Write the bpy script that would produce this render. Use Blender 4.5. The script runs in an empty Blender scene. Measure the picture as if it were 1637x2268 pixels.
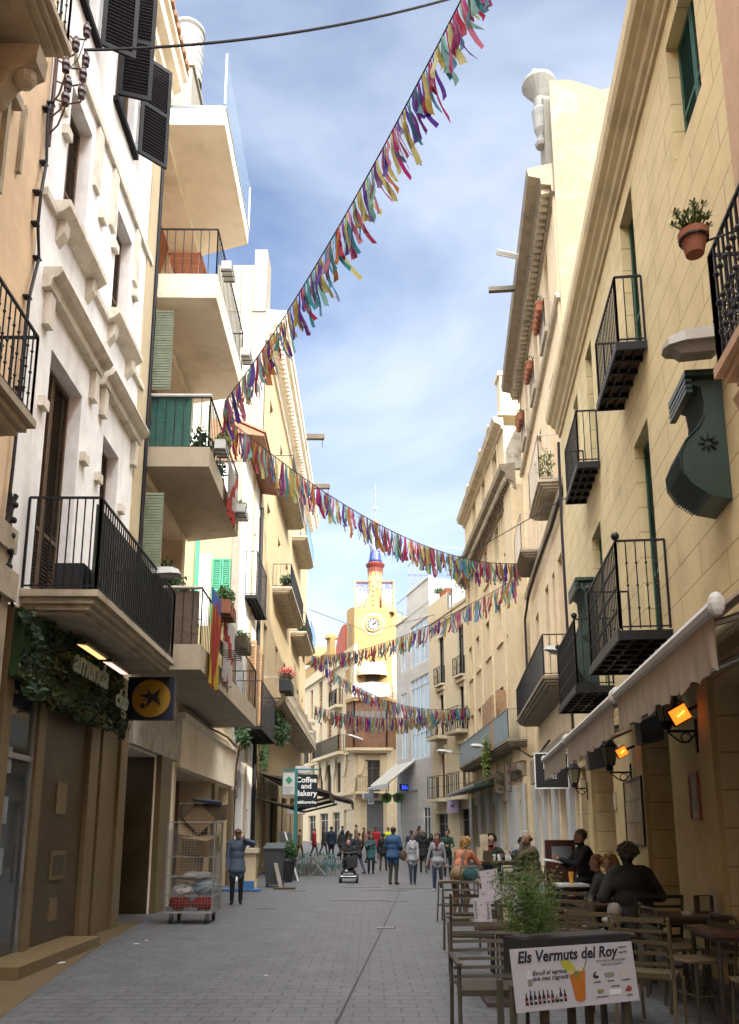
import bpy, bmesh, math, random
from mathutils import Vector, Matrix, noise
random.seed(7)
S = bpy.context.scene
COL = S.collection
# ---------------------------------------------------------------- camera
EYE = 1.6
cam = bpy.data.cameras.new("camera"); camo = bpy.data.objects.new("camera", cam); COL.objects.link(camo)
camo.location = (0, 0, EYE); camo.rotation_euler = (math.radians(90 + 12.0), 0, 0)
cam.sensor_fit = 'VERTICAL'; cam.sensor_height = 24.0; cam.lens = 24.0 * 1843 / 2268
cam.shift_y = (1458 - 1134) / 2268
cam.clip_start = 0.1; cam.clip_end = 2000
S.camera = camo
S.render.resolution_x = 739; S.render.resolution_y = 1024
# ---------------------------------------------------------------- world and sun
SUN_EL, SUN_AZ = 29.0, 146.0        # azimuth clockwise from +Y; the sun stands behind the camera, to its right
W = bpy.data.worlds.new("World"); S.world = W; W.use_nodes = True
nt = W.node_tree; nt.nodes.clear()
def wn(t, **k):
    n = nt.nodes.new(t)
    for a, b in k.items(): setattr(n, a, b)
    return n
sky = wn('ShaderNodeTexSky', sky_type='NISHITA', sun_disc=False)
sky.sun_elevation = math.radians(SUN_EL); sky.sun_rotation = math.radians(SUN_AZ)
sky.air_density = 1.0; sky.dust_density = 0.6; sky.ozone_density = 1.3
tc = wn('ShaderNodeTexCoord'); mp = wn('ShaderNodeMapping')
mp.inputs['Scale'].default_value = (1.0, 1.0, 1.75); mp.inputs['Rotation'].default_value = (0.25, 0.45, 0.6); mp.inputs['Location'].default_value = (0.3, 0.1, 0.35)
n1 = wn('ShaderNodeTexNoise'); n1.inputs['Scale'].default_value = 1.6; n1.inputs['Detail'].default_value = 6; n1.inputs['Roughness'].default_value = 0.52; n1.inputs['Distortion'].default_value = 0.35
cr = wn('ShaderNodeValToRGB'); cr.color_ramp.elements[0].position = 0.33; cr.color_ramp.elements[0].color = (0.04, 0.04, 0.04, 1)
cr.color_ramp.elements[1].position = 0.66; cr.color_ramp.elements[1].color = (0.8, 0.8, 0.8, 1)
mx = wn('ShaderNodeMix', data_type='RGBA'); mx.inputs[7].default_value = (6.6, 7.5, 9.0, 1)
gm = wn('ShaderNodeMix', data_type='RGBA', blend_type='MULTIPLY'); gm.inputs[0].default_value = 1.0; gm.inputs[7].default_value = (.60, .71, .84, 1)
dt = wn('ShaderNodeVectorMath', operation='DOT_PRODUCT'); dt.inputs[1].default_value = (0.15, -0.50, 0.85)  # bright sky cap added high behind the camera to fill the shaded street
dr = wn('ShaderNodeMapRange'); dr.inputs['From Min'].default_value = 0.42; dr.inputs['From Max'].default_value = 0.95; dr.inputs['To Min'].default_value = 0.0; dr.inputs['To Max'].default_value = 1.0
sc2 = wn('ShaderNodeVectorMath', operation='MULTIPLY_ADD'); sc2.inputs[1].default_value = (44.0, 43.4, 41.8); mx.inputs[7].default_value = (4.9, 5.25, 5.9, 1)
bg = wn('ShaderNodeBackground'); bg.inputs['Strength'].default_value = 0.08
wo = wn('ShaderNodeOutputWorld')
L_ = nt.links.new
L_(tc.outputs['Generated'], dt.inputs[0]); L_(dt.outputs['Value'], dr.inputs['Value']); L_(dr.outputs['Result'], sc2.inputs[0])
L_(tc.outputs['Generated'], mp.inputs['Vector']); L_(mp.outputs['Vector'], n1.inputs['Vector']); L_(n1.outputs['Fac'], cr.inputs['Fac'])
L_(cr.outputs['Color'], mx.inputs[0]); L_(sky.outputs['Color'], gm.inputs[6]); L_(gm.outputs[2], mx.inputs[6]); L_(mx.outputs[2], sc2.inputs[2]); L_(sc2.outputs['Vector'], bg.inputs['Color']); L_(bg.outputs['Background'], wo.inputs['Surface'])
sl = bpy.data.lights.new("sun", 'SUN'); sl.energy = 2.0; sl.angle = math.radians(0.53); sl.color = (1.0, 0.93, 0.82)
so = bpy.data.objects.new("sun", sl); COL.objects.link(so)
az, el = math.radians(SUN_AZ), math.radians(SUN_EL)
sd = Vector((math.sin(az) * math.cos(el), math.cos(az) * math.cos(el), math.sin(el)))
so.rotation_euler = (-sd).to_track_quat('-Z', 'Y').to_euler(); so.location = (30, -40, 60)
S.view_settings.view_transform = 'Standard'; S.view_settings.look = 'None'; S.view_settings.gamma = 1.0
S.view_settings.exposure = 1.78
S.render.engine = 'CYCLES'
S.cycles.max_bounces = 6; S.cycles.diffuse_bounces = 4; S.cycles.glossy_bounces = 2; S.cycles.transmission_bounces = 3; S.cycles.transparent_max_bounces = 8
# ---------------------------------------------------------------- helpers
OFF = {}
KEEP = {'wall', 'attic_wall', 'side_wall', 'shutter', 'railing', 'backrest', 'leaves', 'foliage', 'succulent', 'feathery_leaves', 'ribbon', 'wires', 'wire', 'cables', 'body', 'hair', 'scarf', 'collar', 'glasses', 'raw', 'frame', 'window_surround', 'lettering', 'print', 'studs', 'numerals', 'clock_hands', 'scrollwork', 'backrest', 'slats', 'cap', 'bars', 'window', 'door', 'cornice_brackets', 'bottle', 'print_lines', 'star_cut_out', 'bracket', 'logo', 'stem', 'balcony', 'clock_wreath', 'finial', 'parapet', 'terrace_railing', 'lantern_frame', 'wire_mesh', 'window_rail', 'glasses_frames', 'balustrade', 'mosaic_roof'}
def _p(v): return v if isinstance(v, Vector) else Vector(v)
class MB:
    def __init__(s): s.v = []; s.f = []; s.m = []
    def face(s, pts, mi=0):
        b = len(s.v); s.v += [tuple(p) for p in pts]; s.f.append(tuple(range(b, b + len(pts)))); s.m.append(mi); return s
    def hexa(s, p, mi=0):
        b = len(s.v); s.v += [tuple(q) for q in p]
        for f in ((0,1,2,3),(4,7,6,5),(0,4,5,1),(1,5,6,2),(2,6,7,3),(3,7,4,0)):
            s.f.append(tuple(b + i for i in f)); s.m.append(mi)
        return s
    def box(s, F, a0, a1, n0, n1, z0, z1, mi=0):
        return s.hexa([F.P(a0,n0,z0),F.P(a1,n0,z0),F.P(a1,n1,z0),F.P(a0,n1,z0),F.P(a0,n0,z1),F.P(a1,n0,z1),F.P(a1,n1,z1),F.P(a0,n1,z1)], mi)
    def wb(s, x0, x1, y0, y1, z0, z1, mi=0):
        return s.hexa([(x0,y0,z0),(x1,y0,z0),(x1,y1,z0),(x0,y1,z0),(x0,y0,z1),(x1,y0,z1),(x1,y1,z1),(x0,y1,z1)], mi)
    def prism(s, pts, vec, mi=0):
        pts = [_p(p) for p in pts]; vec = _p(vec); n = len(pts); b = len(s.v)
        s.v += [tuple(p) for p in pts] + [tuple(p + vec) for p in pts]
        s.f.append(tuple(range(b, b + n))); s.m.append(mi); s.f.append(tuple(range(b + 2*n - 1, b + n - 1, -1))); s.m.append(mi)
        for i in range(n):
            j = (i + 1) % n; s.f.append((b+i, b+j, b+n+j, b+n+i)); s.m.append(mi)
        return s
    def tube(s, p, q, r, n=6, r2=None, mi=0):
        p = _p(p); q = _p(q); d = q - p
        if d.length < 1e-6: return s
        r2 = r if r2 is None else r2
        u = d.normalized().orthogonal().normalized(); w = d.normalized().cross(u); b = len(s.v)
        for c, rr in ((p, r), (q, r2)):
            for i in range(n):
                t = 2*math.pi*i/n; s.v.append(tuple(c + (u*math.cos(t) + w*math.sin(t))*rr))
        for i in range(n):
            j = (i+1) % n; s.f.append((b+i, b+j, b+n+j, b+n+i)); s.m.append(mi)
        s.f.append(tuple(range(b+n-1, b-1, -1))); s.m.append(mi); s.f.append(tuple(range(b+n, b+2*n))); s.m.append(mi)
        return s
    def path(s, pts, r, n=6, mi=0):
        for i in range(len(pts)-1): s.tube(pts[i], pts[i+1], r, n, mi=mi)
        return s
    def lathe(s, c, prof, n=16, mi=0, axis='z', sx=1, sy=1):
        b = len(s.v); c = _p(c)
        for r, z in prof:
            for i in range(n):
                t = 2*math.pi*i/n
                if axis == 'z': s.v.append((c.x + sx*r*math.cos(t), c.y + sy*r*math.sin(t), c.z + z))
                elif axis == 'y': s.v.append((c.x + r*math.cos(t), c.y + z, c.z + r*math.sin(t)))
                else: s.v.append((c.x + z, c.y + r*math.cos(t), c.z + r*math.sin(t)))
        for k in range(len(prof)-1):
            for i in range(n):
                j = (i+1) % n; s.f.append((b+k*n+i, b+k*n+j, b+(k+1)*n+j, b+(k+1)*n+i)); s.m.append(mi)
        s.f.append(tuple(range(b+n-1, b-1, -1))); s.m.append(mi); e = b+(len(prof)-1)*n; s.f.append(tuple(range(e, e+n))); s.m.append(mi)
        return s
    def blob(s, c, r, n=8, m=6, mi=0):
        if not isinstance(r, (tuple, list)): r = (r, r, r)
        return s.lathe(c, [(max(1e-4, math.sin(math.pi*k/m)), -math.cos(math.pi*k/m)) for k in range(m+1)], n, mi) if False else s._bl(c, r, n, m, mi)
    def _bl(s, c, r, n, m, mi):
        b = len(s.v); c = _p(c)
        for k in range(1, m):
            ph = math.pi*k/m
            for i in range(n):
                t = 2*math.pi*i/n; s.v.append((c.x + r[0]*math.sin(ph)*math.cos(t), c.y + r[1]*math.sin(ph)*math.sin(t), c.z - r[2]*math.cos(ph)))
        s.v.append((c.x, c.y, c.z - r[2])); s.v.append((c.x, c.y, c.z + r[2])); lo, hi = len(s.v)-2, len(s.v)-1
        for k in range(m-2):
            for i in range(n):
                j = (i+1) % n; s.f.append((b+k*n+i, b+k*n+j, b+(k+1)*n+j, b+(k+1)*n+i)); s.m.append(mi)
        for i in range(n):
            j = (i+1) % n; s.f.append((lo, b+j, b+i)); s.m.append(mi); s.f.append((hi, b+(m-2)*n+i, b+(m-2)*n+j)); s.m.append(mi)
        return s
    def pieces(s):
        par = list(range(len(s.v)))
        def fd(i):
            while par[i] != i: par[i] = par[par[i]]; i = par[i]
            return i
        for f in s.f:
            r0 = fd(f[0])
            for i in f[1:]: par[fd(i)] = r0
        grp = {}
        for i in range(len(s.v)): grp.setdefault(fd(i), []).append(i)
        if not 2 <= len(grp) <= 60: return None
        ks = list(grp); bx = []
        for k in ks:
            P = [s.v[i] for i in grp[k]]; lo = [min(p[a] for p in P) for a in range(3)]; hi = [max(p[a] for p in P) for a in range(3)]; bx.append((lo, hi, max(hi[a]-lo[a] for a in range(3))))
        lab = list(range(len(ks)))
        for i in range(len(ks)):
            for j in range(i):
                if lab[i] == lab[j]: continue
                g = math.sqrt(sum(max(0, bx[i][0][a]-bx[j][1][a], bx[j][0][a]-bx[i][1][a])**2 for a in range(3)))
                if g < max(.02, .5*max(bx[i][2], bx[j][2])):
                    a_, b_ = lab[i], lab[j]; lab = [b_ if x == a_ else x for x in lab]
        sets = sorted(set(lab))
        if not 2 <= len(sets) <= 24: return None
        own = {}
        for k, l_ in zip(ks, lab):
            for i in grp[k]: own[i] = l_
        out = []
        for l_ in sets:
            m = MB(); mp_ = {}
            for f, mi in zip(s.f, s.m):
                if own[f[0]] != l_: continue
                nf = []
                for i in f:
                    if i not in mp_: mp_[i] = len(m.v); m.v.append(s.v[i])
                    nf.append(mp_[i])
                m.f.append(tuple(nf)); m.m.append(mi)
            out.append(m)
        return out
    def build(s, name, mat, parent=None, smooth=False, fixn=True, split=True):
        if split and parent is not None and name not in KEEP:
            ps = s.pieces()
            if ps:
                os_ = [m.build(name, mat, parent, smooth, fixn, False) for m in ps]; return os_[0]
        me = bpy.data.meshes.new(name); o = bpy.data.objects.new(name, me); COL.objects.link(o)
        off = Vector((0, 0, 0))
        if parent is not None: off = OFF.get(parent.name, off); o.parent = parent; OFF[o.name] = off
        me.from_pydata([tuple(_p(v) - off) for v in s.v], [], s.f)
        for x in (mat if isinstance(mat, (list, tuple)) else [mat]): me.materials.append(x)
        me.polygons.foreach_set('material_index', s.m)
        if smooth: me.polygons.foreach_set('use_smooth', [True]*len(s.f))
        if fixn:
            bm = bmesh.new(); bm.from_mesh(me); bmesh.ops.recalc_face_normals(bm, faces=bm.faces); bm.to_mesh(me); bm.free()
        me.update(); return o
def tag(o, label=None, cat=None, group=None, kind=None):
    if label: o['label'] = label
    if cat: o['category'] = cat
    if group: o['group'] = group
    if kind: o['kind'] = kind
    return o
def thing(name, label, cat, loc=(0, 0, 0), rz=0.0, group=None):
    o = bpy.data.objects.new(name, None); COL.objects.link(o); o.location = loc; o.rotation_euler = (0, 0, rz); o.empty_display_size = 0.1
    if not rz: OFF[o.name] = Vector(loc)
    return tag(o, label, cat, group)
def copy_tree(o, parent=None):
    c = o.copy(); COL.objects.link(c); c.parent = parent
    for ch in list(o.children): copy_tree(ch, c)
    return c
def place(o, loc, rz=0.0, label=None, group=None, rx=0, ry=0, sc=1.0):
    o.location = loc; o.rotation_euler = (rx, ry, rz); o.scale = (sc, sc, sc)
    if label: o['label'] = label
    if group: o['group'] = group
    return o
class Fac:
    def __init__(s, O, d, n): s.O = Vector((O[0], O[1], 0)); s.d = Vector((d[0], d[1], 0)); s.n = Vector((n[0], n[1], 0)).normalized()
    def P(s, a, n, z): v = s.O + s.d*a + s.n*n; return Vector((v.x, v.y, z))
def wfac(X0, k, side): return Fac((X0, 0), (k, 1), (side, -side*k))
FL = wfac(-4.44, -.0096, 1); FL4 = wfac(-4.70, 0, 1); FR = wfac(2.95, .107, -1); FR2 = wfac(3.474, .0926, -1); FR3 = wfac(7.12, -.028, -1); FR4 = wfac(19.45, -.286, -1)
FT = Fac((0, 67), (1, 0), (0, -1)); FTL = wfac(-1.29 + .334*67, -.334, 1); FTL = Fac((-1.29 + .334*67, 0), (-.334, 1), (-1, -.334))
def front(Y, X=0): return Fac((X, Y), (1, 0), (0, -1))
def gz(y): return max(0.0, (y - 38)*0.024)
# ---------------------------------------------------------------- materials
MATS = {}
def nodes_of(m): m.use_nodes = True; return m.node_tree, m.node_tree.nodes['Principled BSDF']
def mat(name, col, rough=0.8, var=0.12, scale=3.0, bump=0.15, bscale=40.0, metal=0.0, spec=0.3, stain=None, stain_amt=0.0, stain_scale=0.8, streak=False, trans=0.0, alpha=1.0, emit=None, estr=0.0):
    if name in MATS: return MATS[name]
    m = bpy.data.materials.new(name); t, b = nodes_of(m); N = t.nodes; l = t.links.new
    b.inputs['Roughness'].default_value = rough; b.inputs['Metallic'].default_value = metal; b.inputs['Specular IOR Level'].default_value = spec
    geo = N.new('ShaderNodeNewGeometry')
    nz = N.new('ShaderNodeTexNoise'); nz.inputs['Scale'].default_value = scale; nz.inputs['Detail'].default_value = 5; nz.inputs['Roughness'].default_value = 0.6
    l(geo.outputs['Position'], nz.inputs['Vector'])
    r = N.new('ShaderNodeMapRange'); r.inputs['From Min'].default_value = 0.25; r.inputs['From Max'].default_value = 0.75; r.inputs['To Min'].default_value = 1 - var; r.inputs['To Max'].default_value = 1 + var
    l(nz.outputs['Fac'], r.inputs['Value'])
    mu = N.new('ShaderNodeVectorMath'); mu.operation = 'SCALE'; mu.inputs[0].default_value = col[:3]; l(r.outputs['Result'], mu.inputs['Scale'])
    out = mu.outputs['Vector']
    if stain:
        n2 = N.new('ShaderNodeTexNoise'); n2.inputs['Scale'].default_value = stain_scale; n2.inputs['Detail'].default_value = 8; n2.inputs['Roughness'].default_value = 0.68
        if streak:
            mp2 = N.new('ShaderNodeMapping'); mp2.inputs['Scale'].default_value = (2.2, 2.2, 0.25); l(geo.outputs['Position'], mp2.inputs['Vector']); l(mp2.outputs['Vector'], n2.inputs['Vector'])
        else: l(geo.outputs['Position'], n2.inputs['Vector'])
        rr = N.new('ShaderNodeMapRange'); rr.inputs['From Min'].default_value = 0.5; rr.inputs['From Max'].default_value = 0.72; rr.inputs['To Max'].default_value = stain_amt; l(n2.outputs['Fac'], rr.inputs['Value'])
        mm = N.new('ShaderNodeMix'); mm.data_type = 'RGBA'; l(rr.outputs['Result'], mm.inputs[0]); l(out, mm.inputs[6]); mm.inputs[7].default_value = (*stain, 1); out = mm.outputs[2]
    l(out, b.inputs['Base Color'])
    if bump > 0:
        n3 = N.new('ShaderNodeTexNoise'); n3.inputs['Scale'].default_value = bscale; n3.inputs['Detail'].default_value = 4; l(geo.outputs['Position'], n3.inputs['Vector'])
        bu = N.new('ShaderNodeBump'); bu.inputs['Strength'].default_value = bump; bu.inputs['Distance'].default_value = 0.02; l(n3.outputs['Fac'], bu.inputs['Height']); l(bu.outputs['Normal'], b.inputs['Normal'])
    if emit: b.inputs['Emission Color'].default_value = (*emit, 1); b.inputs['Emission Strength'].default_value = estr
    if trans > 0:
        tr = N.new('ShaderNodeBsdfTranslucent'); l(out, tr.inputs['Color']); ms = N.new('ShaderNodeMixShader'); ms.inputs[0].default_value = trans
        l(b.outputs[0], ms.inputs[1]); l(tr.outputs[0], ms.inputs[2]); l(ms.outputs[0], N['Material Output'].inputs['Surface'])
    if alpha < 1:
        tr = N.new('ShaderNodeBsdfTransparent'); ms = N.new('ShaderNodeMixShader'); ms.inputs[0].default_value = alpha
        l(tr.outputs[0], ms.inputs[1]); l(b.outputs[0], ms.inputs[2]); l(ms.outputs[0], N['Material Output'].inputs['Surface'])
    MATS[name] = m; return m
def lined(name, col, line, rowh, brickw, depth=0.5, var=0.1, c2=0.86, rot=None, msize=0.012, **k):
    """plaster or stone scored with a running-bond pattern laid out on (along street, height)"""
    m = mat(name, col, var=var, **k); t = m.node_tree; N = t.nodes; l = t.links.new; b = N['Principled BSDF']
    geo = N.new('ShaderNodeNewGeometry'); sp = N.new('ShaderNodeSeparateXYZ'); l(geo.outputs['Position'], sp.inputs[0])
    cb = N.new('ShaderNodeCombineXYZ'); l(sp.outputs[1], cb.inputs[0]); l(sp.outputs[2], cb.inputs[1])
    if rot == 'ground': l(sp.outputs[0], cb.inputs[0]); l(sp.outputs[1], cb.inputs[1])
    if rot == 'front': l(sp.outputs[0], cb.inputs[0])
    br = N.new('ShaderNodeTexBrick'); br.inputs['Scale'].default_value = 1.0; br.inputs['Brick Width'].default_value = brickw; br.inputs['Row Height'].default_value = rowh; br.inputs['Mortar Size'].default_value = msize; br.inputs['Mortar Smooth'].default_value = 0.3
    br.inputs['Color1'].default_value = (1, 1, 1, 1); br.inputs['Color2'].default_value = (c2, c2, c2, 1); br.inputs['Mortar'].default_value = (*line, 1); l(cb.outputs[0], br.inputs['Vector'])
    old = b.inputs['Base Color'].links[0].from_socket; mx = N.new('ShaderNodeMix'); mx.data_type = 'RGBA'; mx.blend_type = 'MULTIPLY'; mx.inputs[0].default_value = 1.0
    l(old, mx.inputs[6]); l(br.outputs['Color'], mx.inputs[7]); l(mx.outputs[2], b.inputs['Base Color'])
    bu = N.new('ShaderNodeBump'); bu.invert = True; bu.inputs['Strength'].default_value = depth; bu.inputs['Distance'].default_value = 0.02; l(br.outputs['Fac'], bu.inputs['Height'])
    if b.inputs['Normal'].links: l(b.inputs['Normal'].links[0].from_socket, bu.inputs['Normal'])
    l(bu.outputs['Normal'], b.inputs['Normal']); return m
GR = (0.22, 0.19, 0.15)
M_white = mat('white_plaster', (0.86, 0.85, 0.84), stain=(0.52, 0.46, 0.37), stain_amt=0.45, stain_scale=0.9, streak=True, bump=0.25)
M_peach = mat('peach_plaster', (0.72, 0.53, 0.34), stain=(0.40, 0.29, 0.19), stain_amt=0.4, streak=True, bump=0.2)
M_gable = mat('sun_dimmed_gable_render', (0.22, 0.20, 0.165), stain=(0.2, 0.17, 0.12), stain_amt=0.6, stain_scale=0.9, bump=0.3)  # darker copy of the white plaster for sunlit faces, exposure put into its colour
M_yellow = lined('yellow_scored_plaster', (0.66, 0.54, 0.31), (0.62, 0.58, 0.50), 0.42, 1.9, depth=0.6, msize=0.012, c2=.97, stain=(0.36, 0.28, 0.15), stain_amt=0.65, stain_scale=1.5, bump=0.45, bscale=60)
M_yplain = mat('plain_yellow_plaster', (0.52, 0.40, 0.20), stain=(0.34, 0.26, 0.14), stain_amt=0.5, stain_scale=1.4, bump=0.5, bscale=50)
M_ycorn = mat('yellow_cornice_plaster', (0.52, 0.43, 0.26), stain=(0.22, 0.18, 0.13), stain_amt=0.6, bump=0.2)
M_beige = mat('beige_plaster', (0.66, 0.52, 0.34), stain=(0.38, 0.30, 0.21), stain_amt=0.4, streak=True, bump=0.15)
M_party = mat('party_wall_render', (0.20, 0.165, 0.112), stain=(0.40, 0.34, 0.26), stain_amt=0.75, stain_scale=0.7, bump=0.4, bscale=12)
M_cream = mat('cream_plaster', (0.52, 0.42, 0.27), stain=(0.42, 0.33, 0.22), stain_amt=0.35, streak=True, bump=0.12)
M_pcream = mat('pale_cream_plaster', (0.48, 0.41, 0.29), var=0.06, bump=0.08)
M_wmod = lined('white_panel_cladding', (0.46, 0.45, 0.43), (0.78, 0.77, 0.75), 0.38, 1.6, depth=0.3, var=0.04, bump=0.05)
M_tower = mat('ochre_tower_plaster', (0.37, 0.23, 0.088), var=0.07, stain=(0.55, 0.36, 0.18), stain_amt=0.3, bump=0.08)
M_lower = mat('pale_stone_plaster', (0.52, 0.42, 0.27), var=0.08, stain=(0.42, 0.34, 0.24), stain_amt=0.4, bump=0.1)
M_soffit2 = mat('shaded_stained_concrete', (0.36, 0.30, 0.22), var=0.08, stain=(0.20, 0.17, 0.12), stain_amt=0.6, stain_scale=1.4, bump=0.1)  # darker copy of the painted concrete, shade of lower slabs put into its colour
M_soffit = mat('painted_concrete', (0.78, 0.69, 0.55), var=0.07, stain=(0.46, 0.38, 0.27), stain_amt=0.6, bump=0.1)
M_stone = mat('moulded_stone', (0.40, 0.34, 0.25), stain=(0.17, 0.14, 0.10), stain_amt=0.75, stain_scale=2.2, bump=0.4, bscale=30)
M_dstone = mat('weathered_dark_stone', (0.22, 0.18, 0.13), stain=(0.08, 0.07, 0.055), stain_amt=0.8, stain_scale=2.5, bump=0.6, bscale=20)
M_sand = lined('sandstone_cladding', (0.14, 0.098, 0.046), (0.55, 0.52, 0.48), 0.9, 1.3, depth=0.3, msize=0.006, rough=0.45, spec=0.4, stain=(0.15, 0.11, 0.07), stain_amt=0.5, stain_scale=1.5, bump=0.05)
M_brown = mat('brown_stone_panel', (0.05, 0.034, 0.016), rough=0.4, stain=(0.10, 0.075, 0.045), stain_amt=0.6, stain_scale=1.6, bump=0.05)
M_dark = mat('dark_opening', (0.012, 0.012, 0.013), rough=0.6, var=0.0, bump=0)
M_glass = mat('window_glass', (0.03, 0.035, 0.04), rough=0.06, var=0.0, bump=0, spec=0.8)
M_bglass = mat('pale_window_glass', (0.30, 0.36, 0.40), rough=0.08, var=0.25, scale=0.9, bump=0, spec=0.8)
M_clear = mat('clear_glass_panel', (0.3, 0.4, 0.46), rough=0.05, var=0.1, scale=0.7, bump=0, spec=0.8, alpha=0.14)
M_brsh = mat('brown_shutter_wood', (0.12, 0.075, 0.045), rough=0.6, var=0.25, scale=6, bump=0.1)
M_rbrown = mat('red_brown_wood', (0.28, 0.10, 0.045), rough=0.5, var=0.25, scale=4, bump=0.1)
M_tan = mat('tan_shutter_wood', (0.28, 0.17, 0.09), rough=0.6, var=0.25, scale=6, bump=0.1)
M_blsh = mat('black_painted_shutter', (0.008, 0.007, 0.009), rough=0.6, spec=.15, var=0.2, bump=0.05)
M_grsh = mat('green_painted_shutter', (0.035, 0.11, 0.08), rough=0.5, var=0.2, bump=0.05)
M_ltgr = mat('mint_green_shutter', (0.05, 0.26, 0.16), rough=0.5, var=0.1, bump=0.05)
M_oldgr = mat('faded_green_roller_blind', (0.22, 0.25, 0.18), rough=0.7, var=0.25, scale=8, bump=0.1)
M_dkgr = mat('dark_green_paint', (0.012, 0.035, 0.026), rough=0.4, var=0.3, scale=8, bump=0.1, spec=0.5)
M_iron = mat('black_wrought_iron', (0.012, 0.012, 0.015), rough=0.5, var=0.3, scale=10, bump=0.1, metal=0.3)
M_rust = mat('rusty_iron', (0.10, 0.055, 0.04), rough=0.7, var=0.3, bump=0.1)
M_giron = mat('grey_painted_iron', (0.16, 0.19, 0.20), rough=0.5, var=0.15, bump=0.05)
M_lrail = mat('pale_painted_rail', (0.50, 0.44, 0.38), rough=0.5, var=0.1, bump=0)
M_blrail = mat('blue_painted_rail', (0.10, 0.20, 0.42), rough=0.5, var=0.1, bump=0)
M_gpanel = mat('grey_balcony_panel', (0.20, 0.24, 0.27), rough=0.6, var=0.2, scale=2.5, bump=0.05)
M_tpanel = mat('pale_grey_green_panel', (0.36, 0.36, 0.31), rough=0.6, var=0.15, scale=2.5, bump=0.15, stain=(0.25, 0.24, 0.2), stain_amt=0.5)
M_tile = mat('roof_tile', (0.24, 0.12, 0.07), rough=0.8, var=0.35, scale=5, bump=0.3)
M_terra = mat('terracotta', (0.26, 0.10, 0.055), rough=0.8, var=0.15, bump=0.1)
M_wmet = mat('white_metal', (0.5, 0.5, 0.49), rough=0.4, var=0.05, bump=0)
M_gmet = mat('galvanised_metal', (0.35, 0.36, 0.36), rough=0.4, var=0.15, metal=0.7, bump=0)
M_lampg = mat('grey_lamp_casing', (0.17, 0.155, 0.13), rough=0.5, var=0.1, bump=0.05)
M_urn = mat('pale_urn_stone', (0.24, 0.235, 0.22), stain=(.13, .12, .1), stain_amt=.6, stain_scale=4, bump=.3)
M_flue = mat('painted_flue', (0.26, 0.26, 0.25), rough=.5, var=.08, bump=.1)
M_plastic = mat('white_plastic', (0.46, 0.45, 0.43), rough=0.45, var=0.04, bump=0)
M_bplast = mat('black_plastic', (0.02, 0.02, 0.022), rough=0.45, var=0.1, bump=0)
M_leaf = mat('green_leaf', (0.05, 0.10, 0.025), rough=0.6, var=0.45, scale=9, bump=0, trans=0.25)
M_leafy = mat('yellow_green_leaf', (0.14, 0.17, 0.045), rough=0.6, var=0.4, scale=9, bump=0, trans=0.3)
M_leafd = mat('dark_green_leaf', (0.025, 0.06, 0.018), rough=0.6, var=0.4, scale=9, bump=0, trans=0.2)
M_fred = mat('red_flower', (0.50, 0.03, 0.05), rough=0.6, var=0.3, scale=20, bump=0, trans=0.2)
M_cable = mat('black_cable', (0.015, 0.013, 0.015), rough=0.6, var=0.1, bump=0)
# ---------------------------------------------------------------- the ground
M_pave = lined('grey_paving_setts', (0.088, 0.089, 0.095), (0.52, 0.52, 0.53), 0.20, 0.30, depth=0.5, c2=.92, var=0.26, rot='ground', msize=0.011, rough=0.5, spec=0.5, scale=1.7, bump=0.35, bscale=45, stain=(0.045, 0.045, 0.05), stain_amt=0.6, stain_scale=2.6)
M_strip = mat('tan_gutter_paving', (0.085, 0.058, 0.028), rough=0.7, var=0.15, bump=0.2)
g = MB(); xs = [-60, -20, -8, 0, 8, 20, 60]; ys = [-40, 0, 10, 20, 30, 38, 60, 90, 140, 400]
for i in range(len(xs)-1):
    for j in range(len(ys)-1):
        g.face([(xs[i], ys[j], gz(min(ys[j], 110))), (xs[i+1], ys[j], gz(min(ys[j], 110))), (xs[i+1], ys[j+1], gz(min(ys[j+1], 110))), (xs[i], ys[j+1], gz(min(ys[j+1], 110)))])
tag(g.build('ground', M_pave, fixn=False), kind='structure')
g = MB()
edge = [(-3.1, 4.0), (-3.3, 7.93), (-3.72, 10.8), (-4.09, 13.84), (-4.3, 16.6)]
for i in range(len(edge)-1):
    g.face([(-4.62, edge[i][1], .004), (edge[i][0], edge[i][1], .004), (edge[i+1][0], edge[i+1][1], .004), (-4.62, edge[i+1][1], .004)])
tag(g.build('gutter_paving', M_strip, fixn=False), kind='structure')
# slot drain down the middle and the drain gratings across the street
M_slot = mat('drain_slot', (0.03, 0.03, 0.032), rough=0.6, var=0.1, bump=0)
g = MB(); dl = [(-.42, 5.5), (-.29, 7.7), (.22, 15.0), (.70, 22.3), (.95, 26.2)]
for i in range(len(dl)-1):
    (x0, y0), (x1, y1) = dl[i], dl[i+1]
    g.face([(x0-.012, y0, .005), (x0+.012, y0, .005), (x1+.012, y1, .005), (x1-.012, y1, .005)])
tag(g.build('street_drain_slot', M_slot, fixn=False), kind='structure')
def grate(x, y, w, d, lab):
    t = thing('drain_grate', lab, 'drain', (x, y, 0), group='drain gratings in the paving')
    m = MB(); m.wb(x-w/2, x+w/2, y-d/2, y+d/2, .002, .008, 0)
    m.build('frame', M_slot, t)
    m = MB(); n = max(4, int(w/.05))
    for i in range(n): m.wb(x-w/2+.01+i*(w-.02)/n, x-w/2+.01+(i+.5)*(w-.02)/n, y-d/2+.015, y+d/2-.015, .008, .013)
    m.build('bars', M_gmet, t)
grate(.29, 15.3, .32, .22, 'small square drain grate on the slot line nearest the camera')
grate(-.25, 21.7, 1.45, .18, 'long iron grate across the street left of the slot line')
grate(.68, 21.35, .5, .12, 'short grate just right of the slot line behind the small square one')
grate(.45, 25.4, 1.35, .14, 'long grate across the slot line in the middle of the street')
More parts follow.
